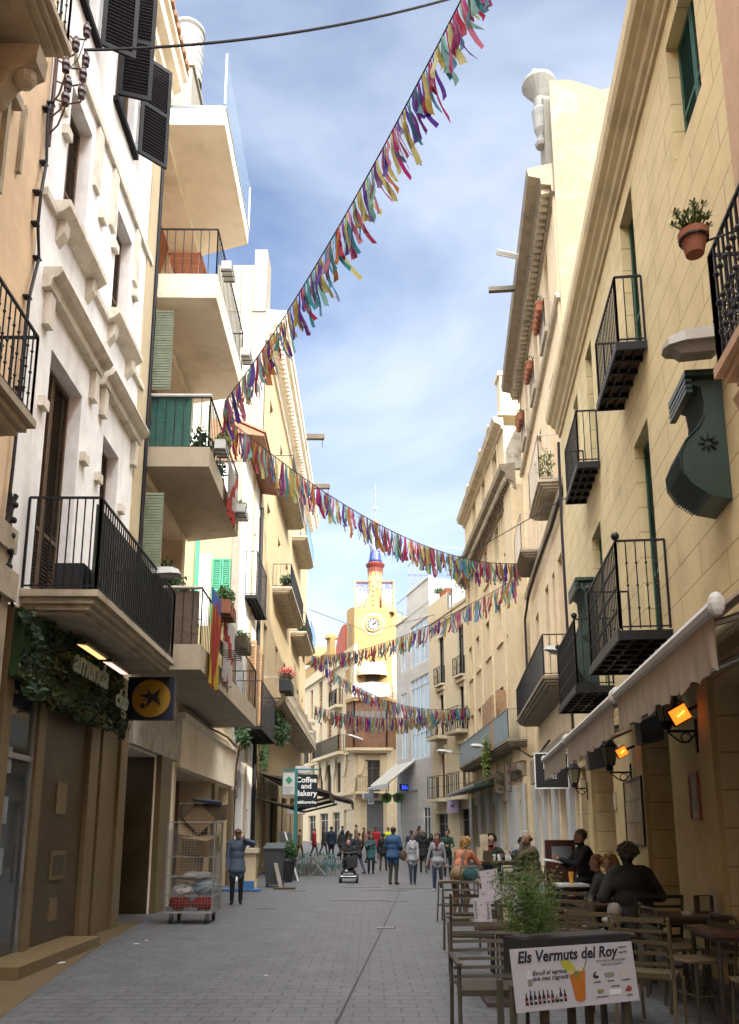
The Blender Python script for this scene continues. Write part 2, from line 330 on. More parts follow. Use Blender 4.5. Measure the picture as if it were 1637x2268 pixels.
grate(1.42, 26.4, 1.2, .16, 'long grate in front of the woman in the light grey jacket')
grate(-.24, 26.9, 1.2, .12, 'thin long grate in front of the mobility scooter')
grate(-3.3+1.0, 19.2, .4, .12, 'small grate left of the middle by the man on the phone')
grate(-2.1, 25.2, .5, .1, 'small grate at the left near the wheelie bin')
for (x, y, w, d) in ((-3.95, 11.2, .16, .09), (-3.5, 13.1, .1, .05), (-3.45, 13.5, .07, .05), (-1.2, 10.2, .05, .04)):
    m = MB(); pts = [(x + w/2*math.cos(a)*random.uniform(.7, 1.1), y + d*math.sin(a)*random.uniform(.7, 1.1), .006) for a in [k*math.pi/4 for k in range(8)]]
    m.prism(pts, (0, 0, .004)); tag(m.build('litter_scrap', M_plastic), 'small white scrap of paper lying on the paving at the left', 'litter', 'scraps of paper on the paving')
# ================================================================ building kit
def wall(root, F, a0, a1, z0, z1, holes, m, rev=.28, depth=8, name='wall', body=True):
    b = MB(); aa = sorted({a0, a1, *[h[0] for h in holes], *[h[1] for h in holes]}); zz = sorted({z0, z1, *[h[2] for h in holes], *[h[3] for h in holes]})
    for i in range(len(aa)-1):
        for j in range(len(zz)-1):
            ca, cz = (aa[i]+aa[i+1])/2, (zz[j]+zz[j+1])/2
            if any(h[0] < ca < h[1] and h[2] < cz < h[3] for h in holes): continue
            b.face([F.P(aa[i],0,zz[j]), F.P(aa[i+1],0,zz[j]), F.P(aa[i+1],0,zz[j+1]), F.P(aa[i],0,zz[j+1])])
    for h in holes:
        c = [(h[0],h[2]),(h[1],h[2]),(h[1],h[3]),(h[0],h[3])]; r = h[4] if len(h) > 4 and isinstance(h[4], float) else rev
        for k in range(4):
            p, q = c[k], c[(k+1)%4]
            b.face([F.P(p[0],0,p[1]), F.P(q[0],0,q[1]), F.P(q[0],-r-.12,q[1]), F.P(p[0],-r-.12,p[1])])
    if body:
        b.face([F.P(a0,0,z0),F.P(a0,-depth,z0),F.P(a0,-depth,z1),F.P(a0,0,z1)]); b.face([F.P(a1,0,z0),F.P(a1,-depth,z0),F.P(a1,-depth,z1),F.P(a1,0,z1)])
        b.face([F.P(a0,0,z1),F.P(a1,0,z1),F.P(a1,-depth,z1),F.P(a0,-depth,z1)]); b.face([F.P(a0,-depth,z0),F.P(a1,-depth,z0),F.P(a1,-depth,z1),F.P(a0,-depth,z1)])
    return b.build(name, m, root, fixn=False)
def louvres(b, F, a0, a1, n, z0, z1, gap=.055, mi=0, st=.05, mid=None):
    b.box(F, a0, a0+st, n, n+.05, z0, z1, mi); b.box(F, a1-st, a1, n, n+.05, z0, z1, mi)
    rails = [z0, z1-st*1.2] + ([z0+(z1-z0)*mid] if mid else [])
    for r in rails: b.box(F, a0+st, a1-st, n, n+.048, r, r+st*1.2, mi)
    k = int((z1-z0-2*st)/gap)
    for i in range(k):
        z = z0 + st + (i+.5)*(z1-z0-2*st)/k; t = gap*.42
        b.hexa([F.P(a0+st,n+.002,z+t),F.P(a1-st,n+.002,z+t),F.P(a1-st,n+.04,z-t*.6),F.P(a0+st,n+.04,z-t*.6),F.P(a0+st,n+.002,z+t+.008),F.P(a1-st,n+.002,z+t+.008),F.P(a1-st,n+.04,z-t*.6+.008),F.P(a0+st,n+.04,z-t*.6+.008)], mi)
def window(root, F, h, kind='S', fm=None, rev=.28, gap=.055, trim=None, tm=None, sill=None, name='window', label=None, bars=1):
    a0, a1, z0, z1 = h[:4]; fm = fm or M_brsh; n = -rev
    if kind in 'SL':      # closed louvred shutters
        b = MB(); leaves = 2 if (a1-a0) > .6 else 1; w = (a1-a0)/leaves
        b.box(F, a0, a1, n-.1, n-.06, z0, z1, 1)
        for i in range(leaves): louvres(b, F, a0+i*w+.008, a0+(i+1)*w-.008, n, z0+.02, z1-.02, gap, 0, mid=.35)
        o = b.build('shutter', [fm, M_dark], root)
    else:
        b = MB(); f = .06
        b.box(F, a0, a0+f, n, n+.06, z0, z1); b.box(F, a1-f, a1, n, n+.06, z0, z1); b.box(F, a0+f, a1-f, n, n+.058, z0, z0+f); b.box(F, a0+f, a1-f, n, n+.058, z1-f, z1)
        for i in range(bars): c = a0+(i+1)*(a1-a0)/(bars+1); b.box(F, c-.03, c+.03, n+.003, n+.056, z0+f, z1-f)
        if (z1-z0) > 2: zc = z1-.65; b.box(F, a0+f, a1-f, n+.004, n+.05, zc, zc+.05)
        o = b.build(name, fm, root)
        p = MB(); p.box(F, a0, a1, n-.03, n+.01, z0, z1); p.build('pane', {'G': M_glass, 'D': M_dark, 'B': M_bglass}[kind], o)
    if label: o['label'] = label
    if trim:
        t = MB(); w = trim; e = .045
        t.box(F, a0-w, a0, -.02, e, z0, z1+w); t.box(F, a1, a1+w, -.02, e, z0, z1+w); t.box(F, a0, a1, -.02, e, z1, z1+w)
        if z0 > .5: t.box(F, a0-w, a1+w, -.02, e+.04, z0-w, z0)
        t.build('window_surround', tm, root)
    if sill:
        t = MB(); t.box(F, a0-.12, a1+.12, -.02, sill, z0-.12, z0-.003); t.build('sill', tm or M_stone, root)
    return o
def mould(root, F, a0, a1, prof, m, name='cornice', ret=0):
    """extrude an (n, z) profile along the facade"""
    b = MB(); b.prism([F.P(a0, n, z) for n, z in prof], F.d*(a1-a0)); return b.build(name, m, root)
def railing(b, F, a0, a1, n0, n1, z, h=1.0, step=.11, r=.009, mi=0, ends=True, mid=None, bulb=False):
    lines = [((a0, n1), (a1, n1))] + ([((a0, n0), (a0, n1)), ((a1, n0), (a1, n1))] if ends else [])
    for (p, q) in lines:
        P0, P1 = F.P(p[0], p[1], z), F.P(q[0], q[1], z); L = (P1-P0).length
        for zz, rr in ((h, .02), (.06, .014)) + (((mid, .012),) if mid else ()):
            b.tube(P0 + Vector((0,0,zz)), P1 + Vector((0,0,zz)), rr, 4, mi=mi)
        k = max(1, int(L/step))
        for i in range(k+1):
            c = P0.lerp(P1, i/k); b.tube(c + Vector((0,0,.03)), c + Vector((0,0,h)), r*(1.8 if i in (0,k) else 1), 4, mi=mi)
            if bulb and i % 1 == 0 and i not in (0, k):
                for zz in (.25, .5, .75): b.blob(c + Vector((0,0,h*zz)), r*2.2, 5, 4, mi)
def balcony(root, F, a0, a1, n, z, style='plain', sm=None, rm=None, h=1.0, step=.12, th=.14, panel=None, pm=None, label=None, bulb=False, endpanel=False, r=.009, mid=None):
    """z is the floor of the balcony"""
    b = MB(); sm = sm or M_stone; rm = rm or M_iron
    if style == 'iron':      # iron frame with tiles laid between the bars
        b.box(F, a0, a1, n-.035, n, z-.13, z, 0); b.box(F, a0, a0+.035, 0, n-.035, z-.13, z, 0); b.box(F, a1-.035, a1, 0, n-.035, z-.13, z, 0)
        k = max(3, int((a1-a0)/.33)); q = 3
        for i in range(1, k): c = a0+i*(a1-a0)/k; b.box(F, c-.03, c+.03, 0, n-.035, z-.11, z-.035, 0)
        for i in range(1, q): c = i*n/q; b.box(F, a0+.035, a1-.035, c-.02, c+.02, z-.10, z-.04, 0)
        b.box(F, a0+.035, a1-.035, 0, n-.035, z-.035, z-.005, 1)
        s = b.build('balcony', [rm, M_rust], root)
    elif style == 'moulded':
        e = .0
        for i, (dn, zt, zb) in enumerate(((0, 0, -.09), (-.07, -.093, -.17), (-.14, -.173, -.24), (-.24, -.243, -.29))):
            b.box(F, a0-dn*.9, a1+dn*.9, 0, n+dn, z+zb, z+zt)
        s = b.build('balcony', sm, root)
    else:
        b.box(F, a0, a1, 0, n, z-th, z); s = b.build('balcony', sm, root)
    if label: s['label'] = label
    b = MB(); railing(b, F, a0+.04, a1-.04, .02, n-.05, z, h, step, r, bulb=bulb, mid=mid); b.build('railing', rm, s)
    if panel:
        b = MB(); b.box(F, a0+.06, a1-.06, n-.085, n-.068, z+.07, z+h-.03)
        if endpanel:
            b.box(F, a0+.055, a0+.07, .04, n-.09, z+.07, z+h-.03); b.box(F, a1-.07, a1-.055, .04, n-.09, z+.07, z+h-.03)
        b.build('panel', pm or panel, s)
    return s
def foliage(b, c, r, n, size=.05, mi=0, flat=1.0):
    c = _p(c)
    for _ in range(n):
        d = Vector((random.gauss(0,1), random.gauss(0,1), random.gauss(0,1))).normalized()*random.uniform(.35, 1.0)
        p = c + Vector((d.x*r[0], d.y*r[1], d.z*r[2])); s = size*random.uniform(.6, 1.4)
        u = Vector((random.gauss(0,1), random.gauss(0,1), random.gauss(0,1)*flat)).normalized(); w = u.orthogonal().normalized()
        b.face([p - u*s, p + w*s*.45, p + u*s, p - w*s*.45], mi)
# ================================================================ left side
# --- peach house at the left edge
t = thing('peach_house', 'peach plastered house with iron balconies at the left edge of the photograph', 'house', FL.P(5, 0, 0))
H = [(3.2, 4.4, 8.0, 10.4), (6.6, 7.9, 6.0, 9.0)]
wall(t, FL, -34, 9.88, 0, 19, H[:2], M_peach)  # runs on unseen behind the camera to block low light
for h in H[:2]: window(t, FL, h, 'S', M_brsh)
b = MB()   # corbels and mouldings under the top balcony
for a in (6.2, 8.1):
    b.prism([FL.P(a, 0, 10.75), FL.P(a, .62, 10.75), FL.P(a, .6, 10.5), FL.P(a, .3, 10.35), FL.P(a, .16, 10.1), FL.P(a, 0, 9.95)], FL.d*.28)
    b.blob(FL.P(a+.14, .42, 10.42), (.14, .13, .16), 10, 8)
b.build('corbel', M_stone, t)
b = MB()
b.box(FL, 8.3, 8.42, 0, .10, 9.3, 10.6); b.box(FL, 8.62, 8.7, 0, .07, 9.2, 10.7); b.box(FL, 9.1, 9.16, 0, .06, 9.9, 10.9); b.box(FL, 5.4, 8.9, 0, .12, 10.6, 10.74)
b.build('moulding', M_stone, t)
balcony(t, FL, 3.5, 8.55, .82, 11.15, 'moulded', M_stone, M_iron, bulb=True, label='uppermost balcony with a carved stone soffit')
balcony(t, FL, 3.5, 8.4, .86, 6.05, 'moulded', M_stone, M_iron, bulb=True, label='lower balcony with turned iron bars')
b = MB(); foliage(b, FL.P(6.9, .62, 6.45), (.25, .9, .35), 500, .06); 
tag(b.build('balcony_plant', M_leafd), 'dark green plants behind the turned bars of the left edge balcony', 'plant')
# lower part: moulded pilaster and a small lamp box
b = MB(); b.box(FL, 9.3, 9.8, 0, .12, .0, 5.0); b.box(FL, 9.2, 9.85, .0, .2, 4.4, 4.75); b.box(FL, 9.25, 9.82, 0, .16, 5.0, 5.3); b.build('pilaster', M_stone, t)
# --- white house
t = thing('white_house', 'white plastered house with moulded window heads and a long first floor balcony', 'house', FL.P(12.7, 0, 0))
D1 = (10.72, 12.05, 4.5, 8.4); D2 = (13.18, 14.1, 4.5, 8.33); W1 = (10.65, 11.6, 10.58, 12.85); W2 = (13.1, 14.03, 10.58, 12.75)
X1 = (10.2, 11.35, 14.5, 16.9); X2 = (12.5, 13.65, 14.5, 16.9)
shopA = (9.95, 10.35, .15, 3.35); shopB = (10.75, 11.45, .12, 3.4)
wall(t, FL, 9.90, 15.55, 0, 18.2, [D1, D2, W1, W2, X1, X2], M_white, rev=.3)
for h in (D1, D2, W1, W2): window(t, FL, h, 'S', M_brsh, rev=.25, gap=.06)
for h in (X1, X2): window(t, FL, h, 'D', M_brsh, rev=.2)
# pale stone mouldings
def lintel(root, a0, a1, z, drop=.5):
    b = MB(); b.prism([FL.P(a0, 0, z), FL.P(a0, .26, z), FL.P(a0, .28, z-.06), FL.P(a0, .22, z-.14), FL.P(a0, .14, z-.18), FL.P(a0, .12, z-.3), FL.P(a0, 0, z-.32)], FL.d*(a1-a0))
    b.box(FL, a0+.1, a0+.28, 0, .1, z-.32-drop, z-.33); b.box(FL, a1-.28, a1-.1, 0, .1, z-.32-drop, z-.33)
    b.build('window_hood', M_white2, root)
M_white2 = mat('pale_moulded_stone', (0.66, 0.61, 0.52), stain=(0.33, 0.28, 0.20), stain_amt=0.8, stain_scale=2.6, bump=0.35, bscale=25)
lintel(t, 10.2, 12.6, 9.35); lintel(t, 12.75, 15.05, 9.35)
for a0, a1 in ((10.35, 12.1), (12.85, 14.4)):
    b = MB(); b.prism([FL.P(a0, 0, 10.56), FL.P(a0, .24, 10.56), FL.P(a0, .24, 10.46), FL.P(a0, .12, 10.36), FL.P(a0, 0, 10.34)], FL.d*(a1-a0))
    for c in (a0+.15, a1-.3): b.prism([FL.P(c, 0, 10.34), FL.P(c, .14, 10.34), FL.P(c, .12, 10.15), FL.P(c, 0, 9.98)], FL.d*.18)
    b.build('sill', M_white2, t)
b = MB()
b.box(FL, 9.95, 15.3, 0, .07, 13.22, 13.36); b.box(FL, 9.95, 10.35, 0, .07, 10.3, 10.42); b.box(FL, 12.1, 12.85, 0, .07, 10.3, 10.42); b.box(FL, 14.4, 15.2, 0, .07, 10.3, 10.42)
for a0, a1 in ((11.75, 12.0), (14.15, 14.4), (10.2, 10.45), (12.65, 12.9)):
    b.box(FL, a0, a1, 0, .06, 12.05, 13.2)
for a0, a1 in ((12.12, 12.35), (14.2, 14.4), (10.4, 10.6), (12.85, 13.05)):
    b.box(FL, a0, a1, 0, .09, 7.35, 7.5); b.box(FL, a0, a1, 0, .09, 11.75, 11.9)
b.build('string_course', M_white2, t)
b = MB(); b.box(FL, 15.0, 15.55, 0, .03, 0.0, 18.2); b.build('quoin_strip', M_lower, t)
mould(t, FL, 9.9, 15.6, [(0, 17.3), (.08, 17.3), (.1, 17.5), (.2, 17.6), (.22, 17.8), (.38, 17.9), (.42, 18.1), (.5, 18.15), (.5, 18.3), (0, 18.3)], M_soffit)
b = MB(); [b.box(FL, 9.95+i*.28, 10.12+i*.28, -.1, .56, 18.3, 18.42) for i in range(20)]; b.box(FL, 9.9, 15.6, -2, .52, 18.301, 18.36); b.build('roof', M_tile, t)
# open black shutters standing out from the top floor windows, each a hinged leaf
def leaf(root, a, z0, z1, L, ang, m, lab=None, n0=.06, F=FL, gap=.07):
    G = Fac((0,0),(1,0),(0,1)); P0 = F.P(a, n0, 0); dirv = (F.d.normalized()*math.cos(ang) + F.n*math.sin(ang)); G.O = P0; G.d = dirv; G.n = Vector((-dirv.y, dirv.x, 0))
    b = MB(); louvres(b, G, 0, L, -.025, z0, z1, gap, st=.07, mid=.5); o = b.build('shutter', m, root)
    if lab: o['label'] = lab
leaf(t, 11.45, 14.5, 16.85, .58, math.radians(62), M_blsh); leaf(t, 10.15, 14.5, 16.85, .58, math.radians(100), M_blsh)
leaf(t, 12.45, 14.55, 16.9, .58, math.radians(75), M_blsh, 'black shutter leaf swung out above the bunting wires'); leaf(t, 13.8, 14.6, 16.9, .62, math.radians(48), M_blsh)
b = MB(); b.box(FL, 10.1, 11.45, 0, .1, 14.38, 14.48); b.box(FL, 12.4, 13.75, 0, .1, 14.38, 14.48); b.build('sill', M_blsh, t)
# first floor balcony: moulded slab, close set bars
balcony(t, FL, 10.36, 14.9, 1.02, 4.72, 'moulded', M_stone, M_iron, h=1.28, step=.105, r=.011, label='long first floor balcony with close set black bars')
b = MB(); b.box(FL, 10.42, 14.85, .90, .915, 4.8, 5.92); b.build('dark_mesh_screen', mat('dark_screen', (.012, .02, .016), rough=.7, var=.2, bump=0, alpha=.8), t)
# ground floor: stone piers and bank front
b = MB()
for a0, a1, n in ((9.95, 10.2, .12), (11.15, 11.42, .1), (13.3, 13.75, .12), (13.9, 14.25, .12), (15.05, 15.5, .1)):
    b.box(FL, a0, a1, 0, n, .0, 3.55)
b.box(FL, 9.95, 15.5, 0, .13, 3.551, 4.4)
b.build('stone_pier', M_sand, t)
b = MB(); b.box(FL, 13.3, 15.5, 0, .04, 0, 3.55); b.box(FL, 9.92, 10.3, 0, .025, 0, 3.55); b.build('stone_facing', M_sand, t)
b = MB(); b.box(FL, 11.43, 13.29, 0, .05, .0, 3.54); b.build('stone_panel', M_brown, t)
b = MB(); b.box(FL, 10.22, 11.14, 0, .03, .14, 3.54); o = b.build('shop_door', M_glass, t)
b = MB(); b.box(FL, 10.22, 10.27, .03, .06, .14, 3.54); b.box(FL, 11.09, 11.14, .03, .06, .14, 3.54); b.box(FL, 10.27, 11.09, .03, .058, 2.55, 2.62); b.tube(FL.P(10.98, .09, 1.0), FL.P(10.98, .09, 1.5), .018, 6); b.build('door_frame', M_gmet, t)
b = MB(); [b.box(FL, 10.34, 10.52, .031, .036, .5+i*.62, .83+i*.62) for i in range(4)]; b.build('door_sticker', M_gpanel, o)
b = MB(); b.box(FL, 12.05, 12.62, .051, .075, .98, 1.38); b.box(FL, 12.12, 12.42, .051, .07, .42, .72); b.box(FL, 12.1, 12.5, .051, .07, 1.9, 2.35); b.build('letter_box', M_sand, t)
b = MB(); b.box(FL, 12.12, 12.55, .077, .085, 1.04, 1.32); b.build('letter_box_flap', M_brown, t)
b = MB(); b.box(FL, 9.9, 12.9, 0, .58, .0, .14); tag(b.build('door_step', M_sand), 'polished stone step along the foot of the bank front', 'step')
# bank passage between white house and the modern block
# --- modern block with deep slanted balconies
t = thing('modern_block', 'modern apartment block with deep cream balconies stacked one above another', 'apartment block', FL.P(17.5, 0, 0))
M_int = mat('balcony_back_wall', (0.50, 0.30, 0.16), rough=.7, var=.15, bump=.1)
wall(t, FL, 15.58, 19.9, 0, 17.15, [(15.8, 19.6, 13.3, 17.0, 1.2), (15.8, 19.6, 9.5, 12.55, 1.2), (15.8, 19.6, 5.3, 8.75, 1.2), (15.62, 18.0, -.02, 3.25, 2.2)], M_soffit, depth=8)
for z0, z1 in ((13.3, 17.0), (9.5, 12.55), (5.3, 8.75)):
    b = MB(); b.box(FL, 15.8, 19.6, -1.3, -1.2, z0, z1, 0); b.build('balcony_wall', M_int, t)
    b = MB(); louvres(b, FL, 16.2, 18.0, -1.19, z0, z1-.4, .09, st=.09, mid=.5); b.build('balcony_door', M_rbrown, t)
    b = MB(); b.prism([FL.P(15.85, -1.15, z1), FL.P(15.85, -.75, z1), FL.P(15.85, -1.15, z1-1.6)], FL.d*3.7); b.build('slanted_screen', M_rbrown, t)
b = MB(); b.box(FL, 15.6, 18.0, -2.6, -2.3, 0, 3.25); b.build('passage_wall', M_brown, t)
b = MB(); b.box(FL, 15.6, 15.63, -2.3, -.02, 0, 3.24); b.box(FL, 17.97, 18.0, -2.3, -.02, 0, 3.24); b.build('passage_lining', M_brown, t)
b = MB(); b.box(FL, 15.75, 16.1, -1.2, -.9, 3.235, 3.248); b.build('ceiling_lamp', mat('passage_lamp', (.9, .9, .8), emit=(1, .93, .75), estr=6, bump=0, var=0), t)
def slab(z0, z1, a0=15.68, a1=19.55, n=1.35, cut=.5):
    b = MB(); b.prism([FL.P(a0, -.02, z0), FL.P(a0, n, z0), FL.P(a1, n, z0), FL.P(a1+cut, -.02, z0)], (0, 0, z1-z0)); return b
o = slab(17.18, 17.62, 15.75, 19.6).build('roof_slab', M_soffit, t)
b = MB(); b.prism([FL.P(15.74, -.1, 17.62), FL.P(15.74, 1.37, 17.62), FL.P(19.62, 1.37, 17.62), FL.P(20.1, -.1, 17.62)], (0, 0, .07)); b.build('slab_coping', M_gpanel, o)
b = MB(); b.box(FL, 15.72, 19.7, 1.335, 1.35, 17.7, 19.05); b.build('glass_balustrade', M_clear, o)
b = MB(); b.box(FL, 15.70, 15.72, 1.32, 1.36, 17.7, 19.05); b.box(FL, 19.7, 19.72, 1.32, 1.36, 17.7, 19.05); b.build('glass_edge', M_wmet, o)
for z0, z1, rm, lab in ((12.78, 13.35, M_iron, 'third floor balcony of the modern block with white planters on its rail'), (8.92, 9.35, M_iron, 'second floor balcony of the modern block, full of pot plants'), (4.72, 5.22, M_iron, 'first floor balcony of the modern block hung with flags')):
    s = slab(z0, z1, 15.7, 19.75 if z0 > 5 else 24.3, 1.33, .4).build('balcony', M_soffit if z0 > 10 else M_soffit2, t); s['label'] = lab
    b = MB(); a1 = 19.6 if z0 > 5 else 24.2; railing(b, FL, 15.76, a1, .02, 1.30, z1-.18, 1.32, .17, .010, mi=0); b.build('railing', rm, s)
b = MB(); b.tube(FL.P(15.74, .0, 10.52), FL.P(15.74, 1.32, 10.52), .035, 8); b.build('handrail', M_wmet, t)
b = MB(); b.tube(FL.P(15.74, .0, 6.38), FL.P(15.74, 1.32, 6.38), .03, 8); b.build('handrail', M_lrail, t)
for z0 in (9.35, 5.2):    # roller blinds hanging at the near end
    b = MB(); b.box(FL, 15.82, 15.86, .05, .42, z0+1.35, z0+3.2); [b.box(FL, 15.80, 15.82, .05, .42, z0+1.4+i*.06, z0+1.44+i*.06) for i in range(30)]; b.build('roller_blind', M_oldgr, t)
b = MB(); b.box(FL, 15.80, 15.812, .06, .9, 9.25, 10.5); b.box(FL, 15.9, 15.912, 1.24, 1.26, 9.3, 10.4); b.build('green_netting', mat('green_netting', (.02, .10, .085), rough=.7, var=.3, scale=6, bump=0, alpha=.78), t)
b = MB(); b.box(FL, 15.80, 15.815, .06, 1.24, 5.1, 6.32); b.build('reed_screen', mat('reed_screen', (.10, .07, .05), rough=.8, var=.4, scale=10, bump=.2), t)
# chimney block on the roof
b = MB(); b.box(FL, 17.0, 18.3, -.9, .25, 17.64, 20.1); b.box(FL, 16.95, 18.35, -.95, .3, 20.1, 20.22); o = b.build('chimney', M_gable, t)
b = MB()
for (a, n, r, z0, z1) in ((17.6, -.05, .40, 20.22, 21.75), (17.1, -.6, .22, 20.22, 20.9)):
    pr = [(r, 0)]; k = int((z1-z0)/.22)
    for i in range(k): z = i*(z1-z0)/k; pr += [(r*.93, z), (r, z+.06), (r, z+.15), (r*.93, z+.2)]
    b.lathe(FL.P(a, n, z0), pr + [(r*1.08, z1-z0), (r*1.08, z1-z0+.06)], 20)
b.build('flue', M_flue, o, smooth=False)
b = MB(); b.lathe(FL.P(14.3, -.2, 18.4), [(.14, 0), (.14, 1.5), (.2, 1.5), (.2, 1.62), (.1, 1.7), (.1, 1.8), (.22, 1.85), (.24, 2.1), (.16, 2.3), (.02, 2.34)], 14); b.lathe(FL.P(14.3, -.2, 18.3), [(.3, 0), (.3, .6), (.24, .62)], 12)
tag(b.build('chimney_cowl', M_gmet), 'shiny metal chimney cowl on the white house roof', 'chimney')
# shop row under the terrace: lintel panel, piers, red brick infill
t = thing('low_shop', 'low shop front with a cream lintel and red tiled recess behind the roll cage', 'shop', FL.P(23, 0, 0))
wall(t, FL, 19.92, 28.75, 0, 4.9, [(20.1, 24.9, -.02, 3.15, .9), (25.6, 27.9, -.02, 3.1, .9)], M_lower, rev=.9, depth=9)
M_redt = lined('red_tile_recess', (.16, .05, .035), (.5, .45, .4), .12, .3, depth=.4, bump=.1)
b = MB(); b.box(FL, 20.1, 24.9, -1.2, -.95, 0, 3.15); b.build('tiled_wall', M_redt, t)
b = MB(); b.box(FL, 25.6, 27.9, -1.2, -.95, 0, 3.1); b.build('shop_window', M_dark, t)
b = MB(); b.box(FL, 18.1, 19.1, 0, .12, 0, 3.3); b.box(FL, 24.9, 25.5, 0, .1, 0, 3.1); b.box(FL, 28.0, 28.6, 0, .1, 0, 3.1); b.build('stone_pier', M_sand, t)
b = MB(); b.box(FL, 20.0, 28.7, 0, .1, 3.2, 4.35); b.box(FL, 19.9, 28.75, 0, .2, 4.36, 4.5); b.build('lintel_panel', M_soffit, t)
M_marb = mat('stained_marble', (.40, .37, .30), rough=.4, stain=(.08, .07, .05), stain_amt=.9, stain_scale=2.2, bump=.05)
b = MB(); b.box(FL, 15.7, 19.8, 0, .12, 3.3, 4.3); b.build('marble_fascia', M_marb, t)
# --- house with the yellow side wall and the white front
t = thing('white_corner_house', 'white fronted house with an arched doorway and a sunny yellow side wall', 'house', FL.P(31, 0, 0))
A1 = (29.3, 31.2, .05, 3.9); A2 = (32.4, 33.1, .9, 2.6)
wins = [(31.2, 31.9, 5.6, 8.9), (32.9, 33.6, 5.6, 8.9), (32.0, 33.1, 10.55, 13.9), (29.6, 30.3, 5.6, 8.9)]
wall(t, FL, 28.8, 33.95, 0, 16.4, wins + [A1, A2], M_white, rev=.3, depth=9)
for h in wins: window(t, FL, h, 'S', M_brsh, gap=.1)
window(t, FL, A1, 'D', M_brsh); window(t, FL, A2, 'G', M_wmet)
# arch spandrels closing the top of the doorway into a half round
b = MB(); c = (A1[0]+A1[1])/2; r = (A1[1]-A1[0])/2; zc = A1[3]-r
for sgn in (-1, 1):
    pts = [FL.P(c+sgn*r, .003, zc)] + [FL.P(c+sgn*r*math.cos(k*math.pi/16), .003, zc+r*math.sin(k*math.pi/16)) for k in range(1, 9)] + [FL.P(c+sgn*r, .003, zc+r)]
    b.prism(pts, FL.n*-.3)
b.build('arch', M_white, t)
b = MB(); pts = [FL.P(c+r*math.cos(k*math.pi/12), -.16, zc+r*math.sin(k*math.pi/12)) for k in range(13)]; b.prism(pts, FL.n*-.05)
o = b.build('fanlight', mat('fanlight_glass', (.10, .10, .10), rough=.2, var=.3, bump=0), t)
b = MB()
for k in range(1, 6): b.tube(FL.P(c, -.14, zc+.1), FL.P(c+r*.95*math.cos(k*math.pi/6), -.14, zc+r*.95*math.sin(k*math.pi/6)), .02, 4)
b.build('fanlight_bars', M_wmet, o)
b = MB(); b.box(FL, 31.8, 32.35, 0, .03, 0, 16.4); b.build('rendered_strip', M_lower, t)
# yellow side wall facing the camera, with its mint green shutters
FS = front(28.78)
M_side = mat('sunny_yellow_plaster', (.36, .29, .16), var=.05, bump=.1)
wall(t, FS, -8.6, -4.72, 4.95, 12.6, [(-6.15, -5.75, 8.9, 11.6)], M_side, rev=.2, body=False, name='side_wall')
b = MB(); b.box(FS, -6.15, -5.75, -.3, -.22, 8.9, 11.6); b.build('side_window', M_dark, t)
for a0, a1 in ((-5.68, -5.36), (-5.33, -5.02)):
    b = MB(); louvres(b, FS, a0, a1, .02, 8.95, 11.4, .08, st=.05, mid=.5); b.build('shutter', M_ltgr, t)
b = MB(); b.box(FS, -6.3, -6.17, .0, .12, 8.9, 12.2); b.build('shutter', M_ltgr, t)
b = MB(); b.box(FS, -4.98, -4.70, .001, .06, 4.95, 16.4); b.build('corner_pier', M_gable, t)
b = MB(); b.box(FS, -5.2, -4.75, .06, .28, 5.4, 7.8); b.build('timber_post', M_tan, t)
# tiled eaves
b = MB(); F = FL
for i in range(24):
    a = 28.6+i*.235; b.prism([F.P(a, -.6, 16.95), F.P(a+.2, -.6, 16.95), F.P(a+.2, .85, 16.28), F.P(a, .85, 16.28)], (0, 0, .07))
b.prism([F.P(28.55, -.6, 16.84), F.P(28.55, .8, 16.2), F.P(28.55, .8, 16.12), F.P(28.55, -.6, 16.3)], F.d*5.6); b.build('tiled_eaves', M_tile, t)
b = MB(); b.wb(-6.0, -4.75, 28.7, 29.2, 15.2, 16.9); b.build('chimney', M_tan, t)
balcony(t, FL, 30.3, 33.6, .48, 10.5, 'iron', rm=M_iron, h=1.75, step=.14, label='small black iron balcony high on the white wall')
balcony(t, FL, 28.95, 33.8, .95, 5.35, 'iron', rm=M_iron, h=1.6, step=.14, label='first floor iron balcony on the white wall')
for a, s in ((31.05, 1), (32.75, 1)):
    leaf(t, a, 5.7, 8.9, .36, math.radians(90), M_tan, F=FL, gap=.12); leaf(t, a+.85, 5.7, 8.9, .36, math.radians(90), M_brsh, F=FL, gap=.12)
# --- long house with stone balconies and a deep cornice
t = thing('cream_cornice_house', 'tall cream house with stone balconies, deep bracketed cornice and a white gable wall', 'house', FL4.P(45, 0, 0))
M_crL = mat('warm_cream_plaster', (.40, .31, .18), var=.07, stain=(.40, .31, .2), stain_amt=.4, streak=True, bump=.1)
wins = []
for a in (36.0, 40.6, 44.6, 48.6, 53.2, 57.2):
    for z0, z1 in ((7.9, 10.9), (13.6, 16.6), (19.2, 21.8)): wins.append((a, a+1.15, z0, z1))
shops = [(35.0, 36.2, .3, 5.6), (37.2, 38.4, .3, 5.4), (40, 43, .1, 3.4), (45, 48, .3, 3.6), (50, 53, .4, 3.8), (55, 58, .5, 4.0)]
wall(t, FL4, 34.0, 60.0, 0, 25.0, wins + shops, M_crL, rev=.3, depth=9)
for h in wins: window(t, FL4, h, 'S', M_brsh, gap=.14)
for h in shops: window(t, FL4, h, 'D' if h[0] > 39 else 'S', M_brsh, gap=.12)
mould(t, FL4, 33.9, 60, [(0, 23.6), (.1, 23.6), (.12, 23.9), (.28, 24.0), (.3, 24.3), (.78, 24.5), (.8, 24.75), (.9, 24.8), (.9, 25.05), (0, 25.1)], M_soffit)
